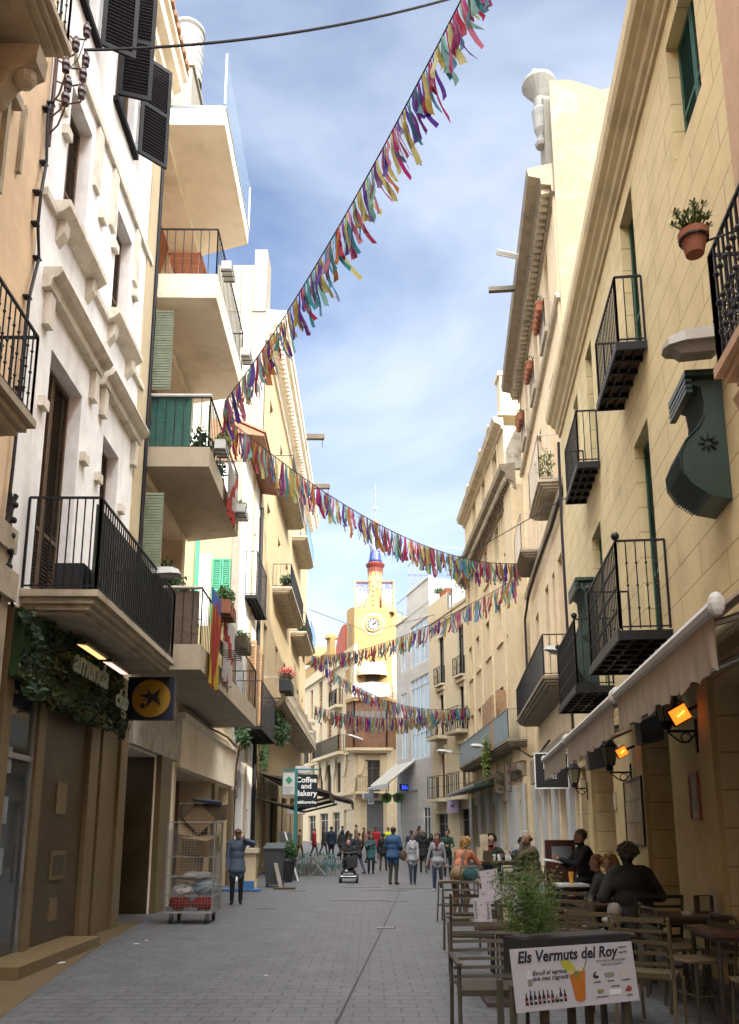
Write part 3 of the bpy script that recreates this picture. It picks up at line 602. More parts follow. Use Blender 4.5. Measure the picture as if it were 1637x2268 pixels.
b = MB(); [b.box(FL4, 34.1+i*.42, 34.28+i*.42, .13, .62, 24.05, 24.32) for i in range(61)]; b.build('cornice_brackets', M_soffit, t)
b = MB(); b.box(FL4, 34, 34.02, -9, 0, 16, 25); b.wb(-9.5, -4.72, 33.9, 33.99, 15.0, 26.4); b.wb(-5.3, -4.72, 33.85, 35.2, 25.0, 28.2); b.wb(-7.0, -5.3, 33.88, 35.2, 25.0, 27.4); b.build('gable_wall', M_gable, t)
b = MB(); b.wb(-5.85, -5.4, 33.8, 33.87, 16.0, 27.2); b.build('gable_strip', M_marb, t)
for a0, a1, z, n, rm, pn, lab in ((38.4, 45.2, 18.95, .95, M_iron, None, 'highest near balcony under the cornice, in dark iron'), (38.6, 46.0, 13.35, .95, M_iron, M_bplast, 'middle near balcony with dark panels'), (47.6, 53.5, 19.3, .95, M_blrail, M_tpanel, 'upper far balcony with a blue rail'), (48.0, 54.0, 13.45, .95, M_iron, None, 'middle far balcony with pots'), (54.5, 59.0, 14.6, .8, M_blrail, None, 'farthest small balcony with a blue rail')):
    balcony(t, FL4, a0, a1, n, z, 'moulded', M_stone, rm, h=1.15, step=.16, panel=pn, label=lab)
s = balcony(t, FL4, 35.5, 57.0, 1.02, 7.35, 'moulded', M_stone, M_iron, h=.02, step=30, label='long stone balcony on the first floor')
b = MB(); b.box(FL4, 35.5, 57, .92, 1.0, 8.25, 8.38); b.box(FL4, 35.5, 35.6, 0, .91, 8.25, 8.38); 
for i in range(90): c = 35.6+i*.237; b.lathe(FL4.P(c, .95, 7.36), [(.05, 0), (.03, .12), (.075, .35), (.03, .6), (.05, .88)], 6)
for a in (35.55, 42, 49, 56.9): b.box(FL4, a-.1, a+.1, .87, 1.03, 7.36, 8.6)
b.build('balustrade', M_stone, s)
b = MB(); b.box(FL4, 57.5, 57.8, 0, .9, 9.1, 9.3); b.box(FL4, 50, 60, 0, .06, 5.2, 5.5); b.build('string_course', M_stone, t)
# drain pipe between the white corner house and the cornice house
def pipe(label, pts, r=.06, m=None, cat='drainpipe', name='drainpipe'):
    b = MB(); b.path(pts, r, 8); b2 = tag(b.build(name, m or M_rust), label, cat); return b2
pipe('dark drainpipe where the white corner house meets the cornice house', [FL.P(34.0, .1, 0.1), FL.P(34.0, .1, 15.5)], .08, M_iron)
pipe('dark pipe down the joint of the white house and the modern block', [FL.P(15.57, .07, 4.8), FL.P(15.57, .07, 17.2)], .04, M_iron)
# ================================================================ right side
# --- pink house at the right edge
M_pink = mat('pink_plaster', (0.50, 0.33, 0.22), stain=(.40, .25, .18), stain_amt=.4, streak=True, bump=.2)
t = thing('pink_house', 'pink plastered house with an ornate black balcony at the right edge', 'house', FR.P(4, 0, 0))
wall(t, FR, -8, 7.32, 0, 24, [(3.0, 4.2, 5.4, 8.2)], M_pink); window(t, FR, (3.0, 4.2, 5.4, 8.2), 'S', M_brsh)
s = balcony(t, FR, 2.0, 6.6, .62, 5.62, 'moulded', M_pink, M_iron, h=1.12, step=.115, r=.014, bulb=True, label='ornate black balcony on a pink moulded slab')
b = MB(); M_scroll = M_iron
for i in range(30):
    a = 2.2+i*.145
    for k in range(5):
        z = 5.72+k*.1; c = FR.P(a, .575, z)
        pts = [c + FR.d*(.05*math.cos(q*math.pi/4)) + Vector((0, 0, .05*math.sin(q*math.pi/4))) for q in range(9)]; b.path(pts, .008, 3)
for i in range(4):
    a = 6.56
    for k in range(6):
        c = FR.P(a, .1+i*.13, 5.75+k*.11); pts = [c + FR.n*(.05*math.cos(q*math.pi/4)) + Vector((0, 0, .05*math.sin(q*math.pi/4))) for q in range(9)]; b.path(pts, .008, 3)
b.build('scrollwork', M_iron, s)
b = MB(); b.prism([FR.P(6.3, .02, 5.3), FR.P(6.3, .5, 5.3), FR.P(6.3, .42, 5.1), FR.P(6.3, .02, 4.85)], FR.d*.25); b.build('corbel', M_pink, t)
# the unseen tall neighbours behind the camera that keep the street in shade
b = MB(); b.wb(2.6, 14, -34, -8.01, 0, 22); b.wb(-5, 14, -36, -34.01, 0, 17); b.build('unseen_neighbours', M_pink, t)
# --- yellow house
t = thing('yellow_house', 'yellow scored plaster house with green shutters and small black balconies', 'house', FR.P(14, 0, 0))
Wn = [(7.95, 9.12, 10.0, 11.8), (11.45, 12.39, 8.86, 11.77), (15.65, 16.41, 8.86, 11.77), (17.7, 18.4, 9.9, 11.7), (11.5, 12.5, 4.32, 7.75), (15.8, 16.9, 4.32, 7.8), (18.8, 19.5, 4.4, 7.6)]
Gr = [(7.7, 9.45, .02, 3.3, .7), (11.4, 13.1, .02, 3.2, .7), (15.72, 18.35, .02, 3.3, .7), (19.0, 20.5, .5, 3.2, .3)]
wall(t, FR, 7.33, 20.8, 0, 13.2, Wn + Gr, M_yellow, rev=.36, depth=9)
for h in Wn: window(t, FR, h, 'S', M_grsh, rev=.2, gap=.06)
for h in Gr: window(t, FR, h[:4], 'D', M_rbrown, rev=h[4]-.05, name='door')
mould(t, FR, 7.33, 20.82, [(0, 12.13), (.05, 12.13), (.06, 12.22), (.12, 12.26), (.14, 12.38), (.23, 12.44), (.25, 12.5), (.34, 12.54), (.38, 12.66), (.38, 12.9), (0, 13.25)], M_ycorn)
b = MB()
for a0, a1 in ((9.46, 11.38), (13.12, 15.7), (18.37, 18.98)): b.box(FR, a0, a1, 0, .07, 0, 3.45)
b.box(FR, 7.34, 20.78, 0, .11, 3.46, 3.62); b.build('pilaster', M_yplain, t)
for a0, a1, n, z, h, lab in ((11.15, 13.0, .46, 8.82, 1.12, 'upper iron balcony nearest the camera'), (15.4, 17.3, .46, 8.9, 1.12, 'upper iron balcony farther along'), (10.98, 13.6, .73, 4.34, 1.3, 'lower iron balcony nearest the camera'), (15.3, 18.1, .73, 4.34, 1.3, 'lower iron balcony farther along')):
    s = balcony(t, FR, a0, a1, n, z, 'iron', rm=M_iron, h=h, step=.115, r=.010, label=lab, bulb=(z < 5))
    if z < 5:
        b = MB()
        for a in (a0+.04, a1-.04): b.blob(FR.P(a, n-.05, z+h+.07), .06, 8, 6)
        b.build('knob', M_iron, s)
# green slatted blind housings bellying out like hoods
def blindbox(a0, a1, z0, z1, lab):
    t2 = thing('green_blind_hood', lab, 'blind hood', FR.P((a0+a1)/2, 0, z0))
    H = z1 - z0; prof = [(0, 1), (.30, 1.0), (.30, .93), (.22, .90), (.20, .76), (.21, .66), (.28, .56), (.42, .45), (.50, .32), (.49, .2), (.40, .08), (.22, -.02), (0, -.06)]
    pts = [(n, z0 + z*H) for n, z in prof]
    b = MB(); b.prism([FR.P(a0+.03, n*.97, z) for n, z in pts], FR.d*(a1-a0-.06)); b.build('side_panel', M_dkgr, t2)
    b = MB(); fine = []
    for i in range(2, len(pts)-2):
        for k in range(8): fine.append((pts[i][0]+(pts[i+1][0]-pts[i][0])*k/8, pts[i][1]+(pts[i+1][1]-pts[i][1])*k/8))
    for i, (n, z) in enumerate(fine): b.tube(FR.P(a0, n+.01, z), FR.P(a1, n+.004, z), .010, 5)
    b.build('slats', M_dkgr, t2)
    b = MB(); b.box(FR, a0-.04, a1+.04, 0, .40, z1-.02, z1+.05); [b.box(FR, a0-.03, a1+.03, .33+.0*i, .40, z1-.09-.06*i, z1-.05-.06*i) for i in range(3)]; b.build('cap', M_dkgr, t2)
    b = MB()
    for k in range(8):
        c = FR.P(a0+.012, .2, z0+H*.42); d = FR.n*math.cos(k*math.pi/4) + Vector((0, 0, math.sin(k*math.pi/4))); b.tube(c+d*.04, c+d*.11, .018, 4, r2=.006)
    b.build('star_cut_out', M_dark, t2)
blindbox(8.2, 8.85, 5.15, 6.5, 'dark green slatted hood bulging from the yellow wall beside the street lamp head')
blindbox(16.9, 18.0, 4.75, 6.9, 'dark green slatted hood farther along, behind the lower black balcony')
# awnings
M_awn = mat('greyish_awning_cloth', (.33, .28, .225), rough=.85, var=.15, scale=2.5, bump=.3, bscale=8, stain=(.28, .23, .19), stain_amt=.5, streak=True, trans=.15)
def awning(a0, a1, lab):
    t2 = thing('awning', lab, 'awning', FR.P((a0+a1)/2, 0, 2.8), group='folding awnings over the terrace')
    b = MB(); b.prism([FR.P(a0, .04, 3.95), FR.P(a0, 1.46, 2.86), FR.P(a0, 1.46, 2.84), FR.P(a0, .04, 3.93)], FR.d*(a1-a0)); b.build('canopy', M_awn, t2)
    b = MB(); b.tube(FR.P(a0, 1.5, 2.84), FR.P(a1, 1.5, 2.84), .045, 8); b.build('front_bar', M_wmet, t2)
    b = MB(); k = 46
    for i in range(k):
        u0, u1 = a0+.03+(a1-a0-.06)*i/k, a0+.03+(a1-a0-.06)*(i+1)/k
        z0a, z0b = [2.50 + .018*math.sin(j*.9) - .015*(j % 3 == 0) for j in (i, i+1)]; w0, w1 = [1.5+.012*math.sin(j*1.7) for j in (i, i+1)]
        b.face([FR.P(u0, w0, z0a), FR.P(u1, w1, z0b), FR.P(u1, 1.5, 2.82), FR.P(u0, 1.5, 2.82)]); b.face([FR.P(u0, w0+.005, z0a), FR.P(u1, w1+.005, z0b), FR.P(u1, 1.505, 2.82), FR.P(u0, 1.505, 2.82)])
    b.build('valance', M_awn, t2, fixn=False)
    b = MB()
    for a in (a0+.25, a1-.25): b.path([FR.P(a, .08, 3.3), FR.P(a, .8, 3.0), FR.P(a, 1.46, 2.80)], .022, 6)
    b.build('folding_arm', M_gmet, t2)
    b = MB()
    for a in (a0-.03, a1+.03): b.blob(FR.P(a, 1.5, 2.85), (.05, .03, .07), 8, 6)
    b.build('end_cap', M_plastic, t2)
awning(4.3, 7.25, 'nearest beige awning, cut off by the right edge'); awning(7.45, 10.85, 'middle beige awning under the lower black balconies'); awning(11.05, 13.95, 'farthest beige awning, beside the black shop sign')
# framed pictures on the pilasters
def framed(a0, a1, z0, z1, fc, pc, lab, oval=False, n=.075):
    t2 = thing('framed_picture', lab, 'picture', FR.P((a0+a1)/2, n, z0)); b = MB(); w = .035
    b.box(FR, a0, a1, n, n+.03, z0, z0+w); b.box(FR, a0, a1, n, n+.03, z1-w, z1); b.box(FR, a0, a0+w, n, n+.03, z0+w, z1-w); b.box(FR, a1-w, a1, n, n+.03, z0+w, z1-w); b.build('frame', fc, t2)
    b = MB(); b.box(FR, a0+w, a1-w, n, n+.012, z0+w, z1-w); b.build('picture', pc, t2)
    if oval:
        ca, cz = (a0+a1)/2, (z0+z1)/2+.03; b = MB(); b.prism([FR.P(ca+.11*math.cos(k*math.pi/10), n+.014, cz+.2*math.sin(k*math.pi/10)) for k in range(20)], FR.n*.004); b.build('portrait', M_brown, t2)
M_paper = mat('aged_paper', (.40, .34, .24), var=.12, stain=(.20, .14, .09), stain_amt=.8, stain_scale=3, bump=.05)
framed(10.05, 10.45, 1.77, 2.35, M_rbrown, M_paper, 'tall narrow framed oval portrait on the nearest yellow pilaster', True)
M_map = lined('old_tiled_map', (.36, .28, .17), (.6, .55, .5), .36, .36, depth=.1, stain=(.15, .08, .05), stain_amt=.9, stain_scale=3)
framed(13.2, 14.62, 1.43, 2.52, M_brown, M_map, 'large framed old map between the two doorways')
b = MB(); b.box(FR, 15.42, 15.66, .072, .10, 2.06, 2.36); tag(b.build('menu_plaque', M_paper), 'small pale menu plaque beside the dark doorway', 'plaque')
# lanterns on scrolled brackets
M_lant = mat('lantern_glass', (.25, .22, .15), rough=.2, var=.2, bump=0)
def lantern(a, z, n, lab, lit=False):
    t2 = thing('wall_lantern', lab, 'lantern', FR.P(a, 0, z)); b = MB(); c = FR.P(a, n, z)
    b.path([FR.P(a, .07, z-.12), FR.P(a, n, z-.12)], .016, 6); pts = [FR.P(a, .07+ (n-.07)*k/10, z-.12-.18*math.sin(math.pi*k/10)*(1-.05*k)) for k in range(11)]; b.path(pts, .011, 5)
    q = [FR.P(a, .2+.06*math.cos(k*.7), z-.2+.06*math.sin(k*.7)) for k in range(10)]; b.path(q, .009, 4); b.box(FR, a-.03, a+.03, .07, .09, z-.38, z+.02); b.build('bracket', M_iron, t2)
    b = MB(); b.lathe(c, [(.05, -.1), (.07, -.06), (.06, -.02), (.09, 0)], 6); b.lathe(c, [(.15, .30), (.16, .32), (.08, .42), (.03, .46), (.03, .5), (.05, .52), (.01, .56)], 6)
    for k in range(6): b.tube(c + Vector((.09*math.cos(k*math.pi/3), .09*math.sin(k*math.pi/3), 0)), c + Vector((.15*math.cos(k*math.pi/3), .15*math.sin(k*math.pi/3), .3)), .008, 4)
    b.build('lantern_frame', M_iron, t2); b = MB(); b.lathe(c, [(.085, 0), (.142, .3)], 6); b.build('lantern_glass', M_lant, t2)
lantern(10.0, 2.95, .42, 'scrolled iron lantern under the glowing heater nearest the camera'); lantern(14.0, 2.75, .42, 'scrolled iron lantern over the framed old map'); lantern(18.9, 2.75, .35, 'iron lantern on the far pilaster by the black shop sign')
M_heat = mat('glowing_heater_element', (.9, .3, .05), var=0, bump=0, emit=(1.0, .16, .012), estr=.75)
def heater(a, z, n, lab, s=1.0, rz=0):
    t2 = thing('infrared_heater', lab, 'heater', FR.P(a, n, z)); G = Fac((0, 0), (1, 0), (0, -1)); c = FR.P(a, n, z)
    u = Vector((.86, -.1, .48))*.17*s; v = Vector((-.46, -.05, .86))*.15*s; w = Vector((.05, .98, .15))*.08
    b = MB(); b.hexa([c-u-v, c+u-v, c+u-v+w, c-u-v+w, c-u+v, c+u+v, c+u+v+w, c-u+v+w]); b.build('casing', M_iron, t2)
    f = Vector((0, -.012, 0)); b = MB(); b.hexa([c-u*.88-v*.86+f, c+u*.88-v*.86+f, c+u*.88-v*.86, c-u*.88-v*.86, c-u*.88+v*.86+f, c+u*.88+v*.86+f, c+u*.88+v*.86, c-u*.88+v*.86]); b.build('heating_element', M_heat, t2)
    b = MB(); b.tube(c+f*2-u*.35-v*.1, c+f*2+u*.5+v*.1, .012*s, 6); b.build('heating_tube', mat('bright_heater_tube', (1, .6, .2), var=0, bump=0, emit=(1, .45, .08), estr=1.3), t2)
    b = MB(); b.tube(c+w, FR.P(a, .07, z+.1), .02, 6); b.build('arm', M_iron, t2)
heater(9.9, 3.02, .28, 'square orange glowing patio heater on the yellow wall nearest the camera', .72); heater(13.6, 2.93, .28, 'smaller orange glowing patio heater over the old map', .55)
for a, lab in ((11.5, 'black box speaker between the two glowing heaters'), (16.3, 'black box speaker behind the middle awning')):
    b = MB(); b.hexa([FR.P(a, .1, 2.9), FR.P(a+.35, .1, 2.9), FR.P(a+.35, .4, 2.85), FR.P(a, .4, 2.85), FR.P(a, .08, 3.3), FR.P(a+.35, .08, 3.3), FR.P(a+.35, .42, 3.22), FR.P(a, .42, 3.22)]); t2 = b.build('loudspeaker', M_bplast); tag(t2, lab, 'speaker')
# street lamp heads
def streetlamp(c, d, lab, L=.75, m=None, W=1.0):
    """c = tip end of the head, d = direction from tip to the arm"""
    t2 = thing('street_lamp', lab, 'street lamp', c); c = _p(c); d = _p(d).normalized(); u = d.cross(Vector((0, 0, 1))).normalized(); up = u.cross(d)
    b = MB(); prev = None; prof = [(0, .05, .03), (.06, .11, .075), (.25, .15, .11), (.6, .14, .12), (1.0, .09, .09)]
    rings = []
    for s_, w_, h_ in prof:
        w_ *= W; h_ *= W
        p = c + d*(s_*L); rings.append([p+u*w_, p+u*w_*.8+up*h_, p-u*w_*.8+up*h_, p-u*w_])
    for r0, r1 in zip(rings, rings[1:]):
        for i in range(3): b.face([r0[i], r0[i+1], r1[i+1], r1[i]])
        b.face([r0[3], r0[0], r1[0], r1[3]])
    b.face(rings[0]); b.face(rings[-1][::-1]); b.build('lamp_head', m or M_lampg, t2)
    b = MB(); rings2 = [(c+d*(s_*L), w_*.85*W, -dz*W) for s_, w_, dz in ((.08, .09, .0), (.2, .14, .07), (.6, .13, .08), (.72, .1, .0))]
    rr = [[p+u*w_, p+u*w_*.6+up*z_, p-u*w_*.6+up*z_, p-u*w_] for p, w_, z_ in rings2]
    for r0, r1 in zip(rr, rr[1:]):
        for i in range(3): b.face([r0[i], r0[i+1], r1[i+1], r1[i]])
    b.build('lens', mat('lamp_lens', (.20, .19, .17), rough=.3, var=.2, bump=0), t2)
    return t2, c + d*L
def arm(t2, pts): b = MB(); b.path(pts, .028, 8); b.build('arm', M_lampg, t2)
c = FR.P(8.0, .66, 6.68); t2, e = streetlamp(c, (1, -.2, .03), 'large grey street lamp head beside the ornate black balcony', .85, m=mat('pale_lamp_casing', (.27, .25, .22), rough=.5, var=.1, bump=.05), W=1.3); arm(t2, [e, FR.P(8.2, .02, 7.15)])
c = FR.P(18.5, .95, 5.75); t2, e = streetlamp(c, (1, -.25, -.16), 'pale street lamp head in front of the grey panelled balcony', .9, M_plastic); arm(t2, [e, FR.P(18.2, .02, 5.7)])
c = FL.P(13.6, 1.35, 5.95); t2, e = streetlamp(c, (-1, -.1, -.05), 'white topped street lamp head over the long left balcony', .55, M_plastic); arm(t2, [e, FL.P(13.4, .02, 5.95)])
c = Vector((4.6, 38, 5.6)); t2, e = streetlamp(c, (1, 0, -.12), 'white lamp head by the far grey panelled balcony with the trailing plant', .7, M_plastic); arm(t2, [e, FR3.P(38, .02, 5.4)])
c = Vector((3.6, 44.5, 6.0)); t2, e = streetlamp(c, (1, .1, -.1), 'small white lamp head in front of the pale cream facade', .8, M_plastic); arm(t2, [e, FR3.P(45, .02, 5.8)])
c = Vector((-1.75, 65.6, 9.35)); t2, e = streetlamp(c, (.9, .5, -.25), 'white lamp head on the corner of the clock tower building', 1.4, M_plastic); arm(t2, [e, FT.P(-.6, .02, 8.95)])
c = Vector((-3.5, 52, 7.9)); t2, e = streetlamp(c, (-1, 0, -.1), 'white lamp head at the far end of the long stone balcony', .9, M_plastic); arm(t2, [e, FL4.P(52, .02, 7.9)])
# --- beige house with terracotta pots on its top window rails
t = thing('beige_house', 'beige house with terracotta pots on its top windows and a grey panelled first floor balcony', 'house', FR2.P(27, 0, 0))
Wn = [(23.1, 24.0, 16.9, 19.8), (26.4, 27.4, 16.9, 19.8), (30.0, 30.9, 16.9, 19.8), (23.0, 24.0, 11.75, 15.45), (26.5, 27.4, 12.9, 15.4), (29.6, 30.5, 11.75, 15.3), (23.2, 24.1, 6.1, 9.75), (26.5, 27.4, 6.1, 9.8), (29.6, 30.6, 6.1, 9.65), (24.9, 25.5, 7.2, 9.7)]
Gs = [(21.4, 22.9, .1, 3.2), (23.9, 26.1, .1, 3.1), (27.4, 29.0, .1, 3.1), (30.2, 31.8, .1, 3.0)]
wall(t, FR2, 20.85, 33.0, 0, 20.3, Wn + Gs, M_beige, rev=.3, depth=9)
for i, h in enumerate(Wn): window(t, FR2, h, 'S', M_brsh if i % 3 else M_rbrown, rev=.22, gap=.1, sill=.18 if h[2] > 12 else None)
for h in Gs: window(t, FR2, h, 'D', M_lampg, rev=.3)
mould(t, FR2, 20.85, 33.0, [(0, 19.9), (.1, 19.95), (.12, 20.15), (.4, 20.2), (.42, 20.4), (.75, 20.5), (.80, 20.75), (0, 20.9)], M_dstone)
b = MB(); [b.box(FR2, 21+i*.3, 21.15+i*.3, .125, .38, 20.0, 20.18) for i in range(40)]; b.build('cornice_brackets', M_stone, t)
for z in (16.45, 11.1): mould(t, FR2, 20.85, 33.0, [(0, z), (.12, z+.02), (.16, z+.14), (.05, z+.2), (0, z+.3)], M_stone, name='string_course')
b = MB(); [b.box(FR2, a, a+.28, 0, .05, 11.4, 20.0) for a in (21.0, 32.6)]; b.build('pilaster', M_beige, t)
for a in (23.0, 26.3, 29.9):
    s = MB(); s.box(FR2, a-.15, a+1.25, 0, .22, 16.72, 16.88); o = s.build('sill', M_stone, t)
    b = MB(); railing(b, FR2, a-.08, a+1.2, .02, .2, 16.9, 1.0, .12, .008); b.build('window_rail', M_lrail, o)
    b = MB(); b.box(FR2, a-.05, a+1.15, .17, .18, 16.95, 17.85); b.build('rail_panel', M_tpanel, o)
balcony(t, FR2, 22.5, 25.3, .67, 11.72, 'moulded', M_stone, M_lrail, h=1.4, step=.16, label='pale railed balcony with plants, nearer of the two')
balcony(t, FR2, 28.6, 31.3, .67, 11.72, 'moulded', M_dstone, M_lrail, h=1.4, step=.16, label='pale railed balcony where the bunting is tied')
balcony(t, FR2, 22.2, 31.2, .82, 5.86, 'moulded', M_dstone, M_iron, h=1.15, step=.16, panel=M_tpanel, label='long first floor balcony with pale grey panels on its front')
# party wall rising over the yellow roof
t = thing('party_wall', 'tall sunlit party wall of blotchy render above the yellow roof', 'wall', (7, 20.83, 0))
b = MB(); b.prism([FR2.P(20.80, -(x-5.4), z) for x, z in ((5.38, 12), (5.38, 23.75), (6.0, 23.7), (6.4, 23.5), (6.9, 23.25), (7.5, 23.4), (9.5, 23.6), (14.2, 23.0), (14.2, 12))], FR2.d*.045); b.build('render', M_party, t)
b = MB(); b.wb(5.28, 6.0, 21.2, 21.9, 20.9, 23.6); b.build('gable_pier', M_gable, t)
b = MB(); c = Vector((5.22, 21.45, 22.0))
b.lathe(c, [(.16, 0), (.2, .1), (.12, .2), (.1, .35), (.2, .6), (.22, 1.0), (.25, 1.25), (.16, 1.4), (.18, 1.7), (.42, 2.05), (.52, 2.2), (.5, 2.32), (.3, 2.38)], 18)
for k in range(9): b.blob(c + Vector((.22*math.cos(k*.8), .22*math.sin(k*.8), 2.45+.04*(k % 3))), .12, 7, 5)
b.blob(c + Vector((0, 0, 2.55)), .18, 8, 6); tag(b.build('stone_urn', M_urn, smooth=False), 'white stone urn on the corner of the sunlit party wall', 'urn')
# roof tiles poking out, small arms in the sky
for F, a, n, z, L, lab in ((FR2, 23.9, .8, 20.35, .7, 'blue and white gutter spout on the beige cornice near its top'), (FR2, 25.6, .78, 20.2, .9, 'dark flagpole arm sticking out from the beige cornice')):
    b = MB(); b.box(F, a, a+.16, n, n+L, z, z+.16) if lab[0] == 'd' else [b.tube(F.P(a+k*.1, n, z-.1), F.P(a+k*.1, n+L, z+.12), .035, 6) for k in range(3)]
    t2 = b.build('gutter_arm', M_brown if lab[0] == 'd' else M_wmet); tag(t2, lab, 'bracket')
for a, z, lab in ((46.2, 24.95, 'upper of the two dark arms jutting from the left cornice'), (53.5, 24.95, 'lower of the two dark arms jutting from the left cornice')):
    b = MB(); b.box(FL4, a, a+.28, .85, 1.95, z, z+.3, 0); b.tube(FL4.P(a+.14, 1.85, z), FL4.P(a+.14, 1.85, z-.5), .03, 5); b.tube(FL4.P(a+.14, 1.95, z+.15), FL4.P(a+.14, 1.97, z+.15), .15, 12); tag(b.build('cornice_arm', M_brown), lab, 'bracket')
# --- cream house with two cornices
t = thing('balustraded_house', 'cream house with an ornate dark cornice and a set back top floor', 'house', FR3.P(40, 0, 0))
Wn = []
for a in (34.5, 37.0, 40.15, 43.35, 46.0):
    Wn += [(a, a+1.05, 10.4, 12.1), (a, a+1.05, 5.4 if a in (34.5, 40.15) else 6.2, 8.2), (a, a+1.05, 14.15, 15.9)]
Gs = [(33.6, 34.6, .1, 3.05), (36.6, 38.2, .1, 3.1), (39.6, 41.0, .1, 3.1), (42.2, 43.5, .2, 3.1), (44.8, 46.6, .2, 3.2)]
wall(t, FR3, 33.02, 47.8, 0, 16.2, Wn + Gs, M_cream, rev=.3, depth=9)
for i, h in enumerate(Wn): window(t, FR3, h, 'S', M_grsh if i in (5, 11) else M_tan, rev=.26, gap=.16, trim=.22, tm=M_cream)
for h in Gs: window(t, FR3, h, 'D', M_lampg, rev=.3)
b = MB()
for a in (33.05, 36.2, 39.4, 42.6, 45.4, 47.5): b.box(FR3, a, a+.26, 0, .06, 3.9, 15.9)
for a in (33.05, 35.6, 38.8, 41.4, 44.0, 47.2): b.box(FR3, a, a+.45, 0, .1, 0, 3.88)
b.build('pilaster', M_cream, t)
mould(t, FR3, 32.95, 47.9, [(0, 15.95), (.12, 16.0), (.14, 16.3), (.42, 16.4), (.44, 16.7), (.62, 16.8), (.66, 17.05), (0, 17.15)], M_dstone)
b = MB()
for i in range(44):
    a = 33.0+i*.34; b.blob(FR3.P(a, .46, 16.32), (.10, .10, .16), 6, 5); b.prism([FR3.P(a, .14, 16.1), FR3.P(a, .42, 16.42), FR3.P(a, .14, 16.44)], FR3.d*.16)
b.build('cornice_brackets', M_dstone, t)
mould(t, FR3, 33.05, 47.8, [(0, 3.9), (.14, 3.9), (.2, 4.1), (.34, 4.15), (.36, 4.4), (0, 4.5)], M_dstone, name='string_course')
b = MB(); b.box(FR3, 33.0, 34.6, 0, .22, 4.5, 17.1); b.build('corner_pilaster', M_cream, t)
# set back top floor
U = [(36.8, 38.1, 17.4, 19.7), (40.2, 41.3, 18.2, 19.75), (43.3, 44.6, 17.8, 19.8)]
wall(t, FR3, 35.2, 47.8, 16.2, 20.0, U, M_cream, rev=.3, depth=8, name='attic_wall')
for i, h in enumerate(U): window(t, FR3, h, 'S', M_grsh if i == 1 else M_tan, rev=.26, gap=.16, trim=.2, tm=M_cream)
mould(t, FR3, 35.1, 47.85, [(0, 19.8), (.1, 19.85), (.12, 20.0), (.42, 20.15), (.5, 20.4), (0, 20.5)], M_stone)
b = MB(); b.box(FR3, 35.12, 35.9, -1.6, .1, 20.5, 22.5); b.box(FR3, 35.05, 35.98, -1.7, .2, 22.5, 22.7); b.box(FR3, 35.0, 35.98, -3, .25, 20.45, 20.6)
for a in (38.2, 40.9, 45.4): b.box(FR3, a, a+.6, -.6, .1, 20.5, 21.5); b.box(FR3, a-.06, a+.66, -.66, .16, 21.5, 21.62)
b.build('chimney_stack', M_pcream, t)
b = MB(); b.prism([FR3.P(33.4, .25, 17.1), FR3.P(33.4, .25, 18.0), FR3.P(33.4, -.1, 18.8), FR3.P(33.4, -.5, 19.3), FR3.P(33.4, -1.6, 19.5), FR3.P(33.4, -1.6, 17.1)], FR3.d*.25); b.build('cresting', M_marb, t)
balcony(t, FR3, 32.6, 46.8, .8, 5.3, 'moulded', M_dstone, M_giron, h=1.2, step=.2, panel=M_gpanel, label='long balcony with blue grey panels over the white shop piers')
b = MB(); b.wb(5.6, 6.2, 36.4, 36.5, 6.0, 7.9); b.wb(5.35, 5.45, 36.0, 39.2, 5.35, 7.6); b.build('timber_screen', M_tan, t)
# --- pale cream house with dark windows
t = thing('pale_cream_house', 'pale cream house with four tall dark windows and small iron balconies', 'house', FR4.P(51, 0, 0))
Wn = [(51.55, 52.55, 10.95, 14.05), (48.4, 49.4, 10.95, 14.05), (51.6, 52.5, 5.15, 9.3), (48.4, 49.3, 6.9, 10.6), (51.6, 52.5, 3.9, 5.1), (48.4, 49.3, 3.9, 6.0)]
Wn = [(51.55, 52.55, 10.95, 14.05), (48.4, 49.4, 10.95, 14.05), (51.6, 52.5, 7.75, 10.3), (48.4, 49.3, 7.75, 10.3), (51.6, 52.5, 3.9, 6.6), (48.4, 49.3, 3.9, 6.6)]
Gs = [(47.9, 49.6, .4, 3.1), (51.4, 53.4, .4, 2.9)]
wall(t, FR4, 45.5, 54.0, 0, 15.4, Wn + Gs, M_pcream, rev=.3, depth=10)
for h in Wn: window(t, FR4, h, 'G', M_rbrown if h[2] < 7 else M_blsh, rev=.22)
for h in Gs: window(t, FR4, h, 'D', M_lampg, rev=.3)
b = MB()
for h in Wn[2:]: b.box(FR4, h[0]-.25, h[1]+.25, 0, .16, h[3]+.25, h[3]+.45); b.box(FR4, h[0]-.2, h[0]-.05, 0, .08, h[2], h[3]+.25); b.box(FR4, h[1]+.05, h[1]+.2, 0, .08, h[2], h[3]+.25)
b.box(FR4, 45.5, 54.0, 0, .12, 14.9, 15.1); b.build('window_hood', M_pcream, t)
for h in Wn[:2]: balcony(t, FR4, h[0]-.15, h[1]+.15, .3, h[2], 'plain', M_pcream, M_iron, h=1.1, step=.25, r=.02, mid=.55, th=.12)
for a in (51.15, 48.0):
    for z in (7.62, 3.8): balcony(t, FR4, a, a+1.9, .7, z, 'plain', M_pcream, M_iron, h=1.35, step=.3, r=.02, mid=.7, th=.2)
b = MB(); b.box(FR4, 50.6, 54, -.05, .1, 15.4, 16.6); b.box(FR4, 46.0, 47.6, -.05, .1, 15.4, 16.6); b.box(FR4, 45.5, 54, 0, .1, 15.3, 15.42); b.build('parapet', M_pcream, t)
b = MB(); railing(b, FR4, 47.6, 50.6, 0, .05, 15.42, 1.1, .14, .02, ends=False); b.build('terrace_railing', M_giron, t)
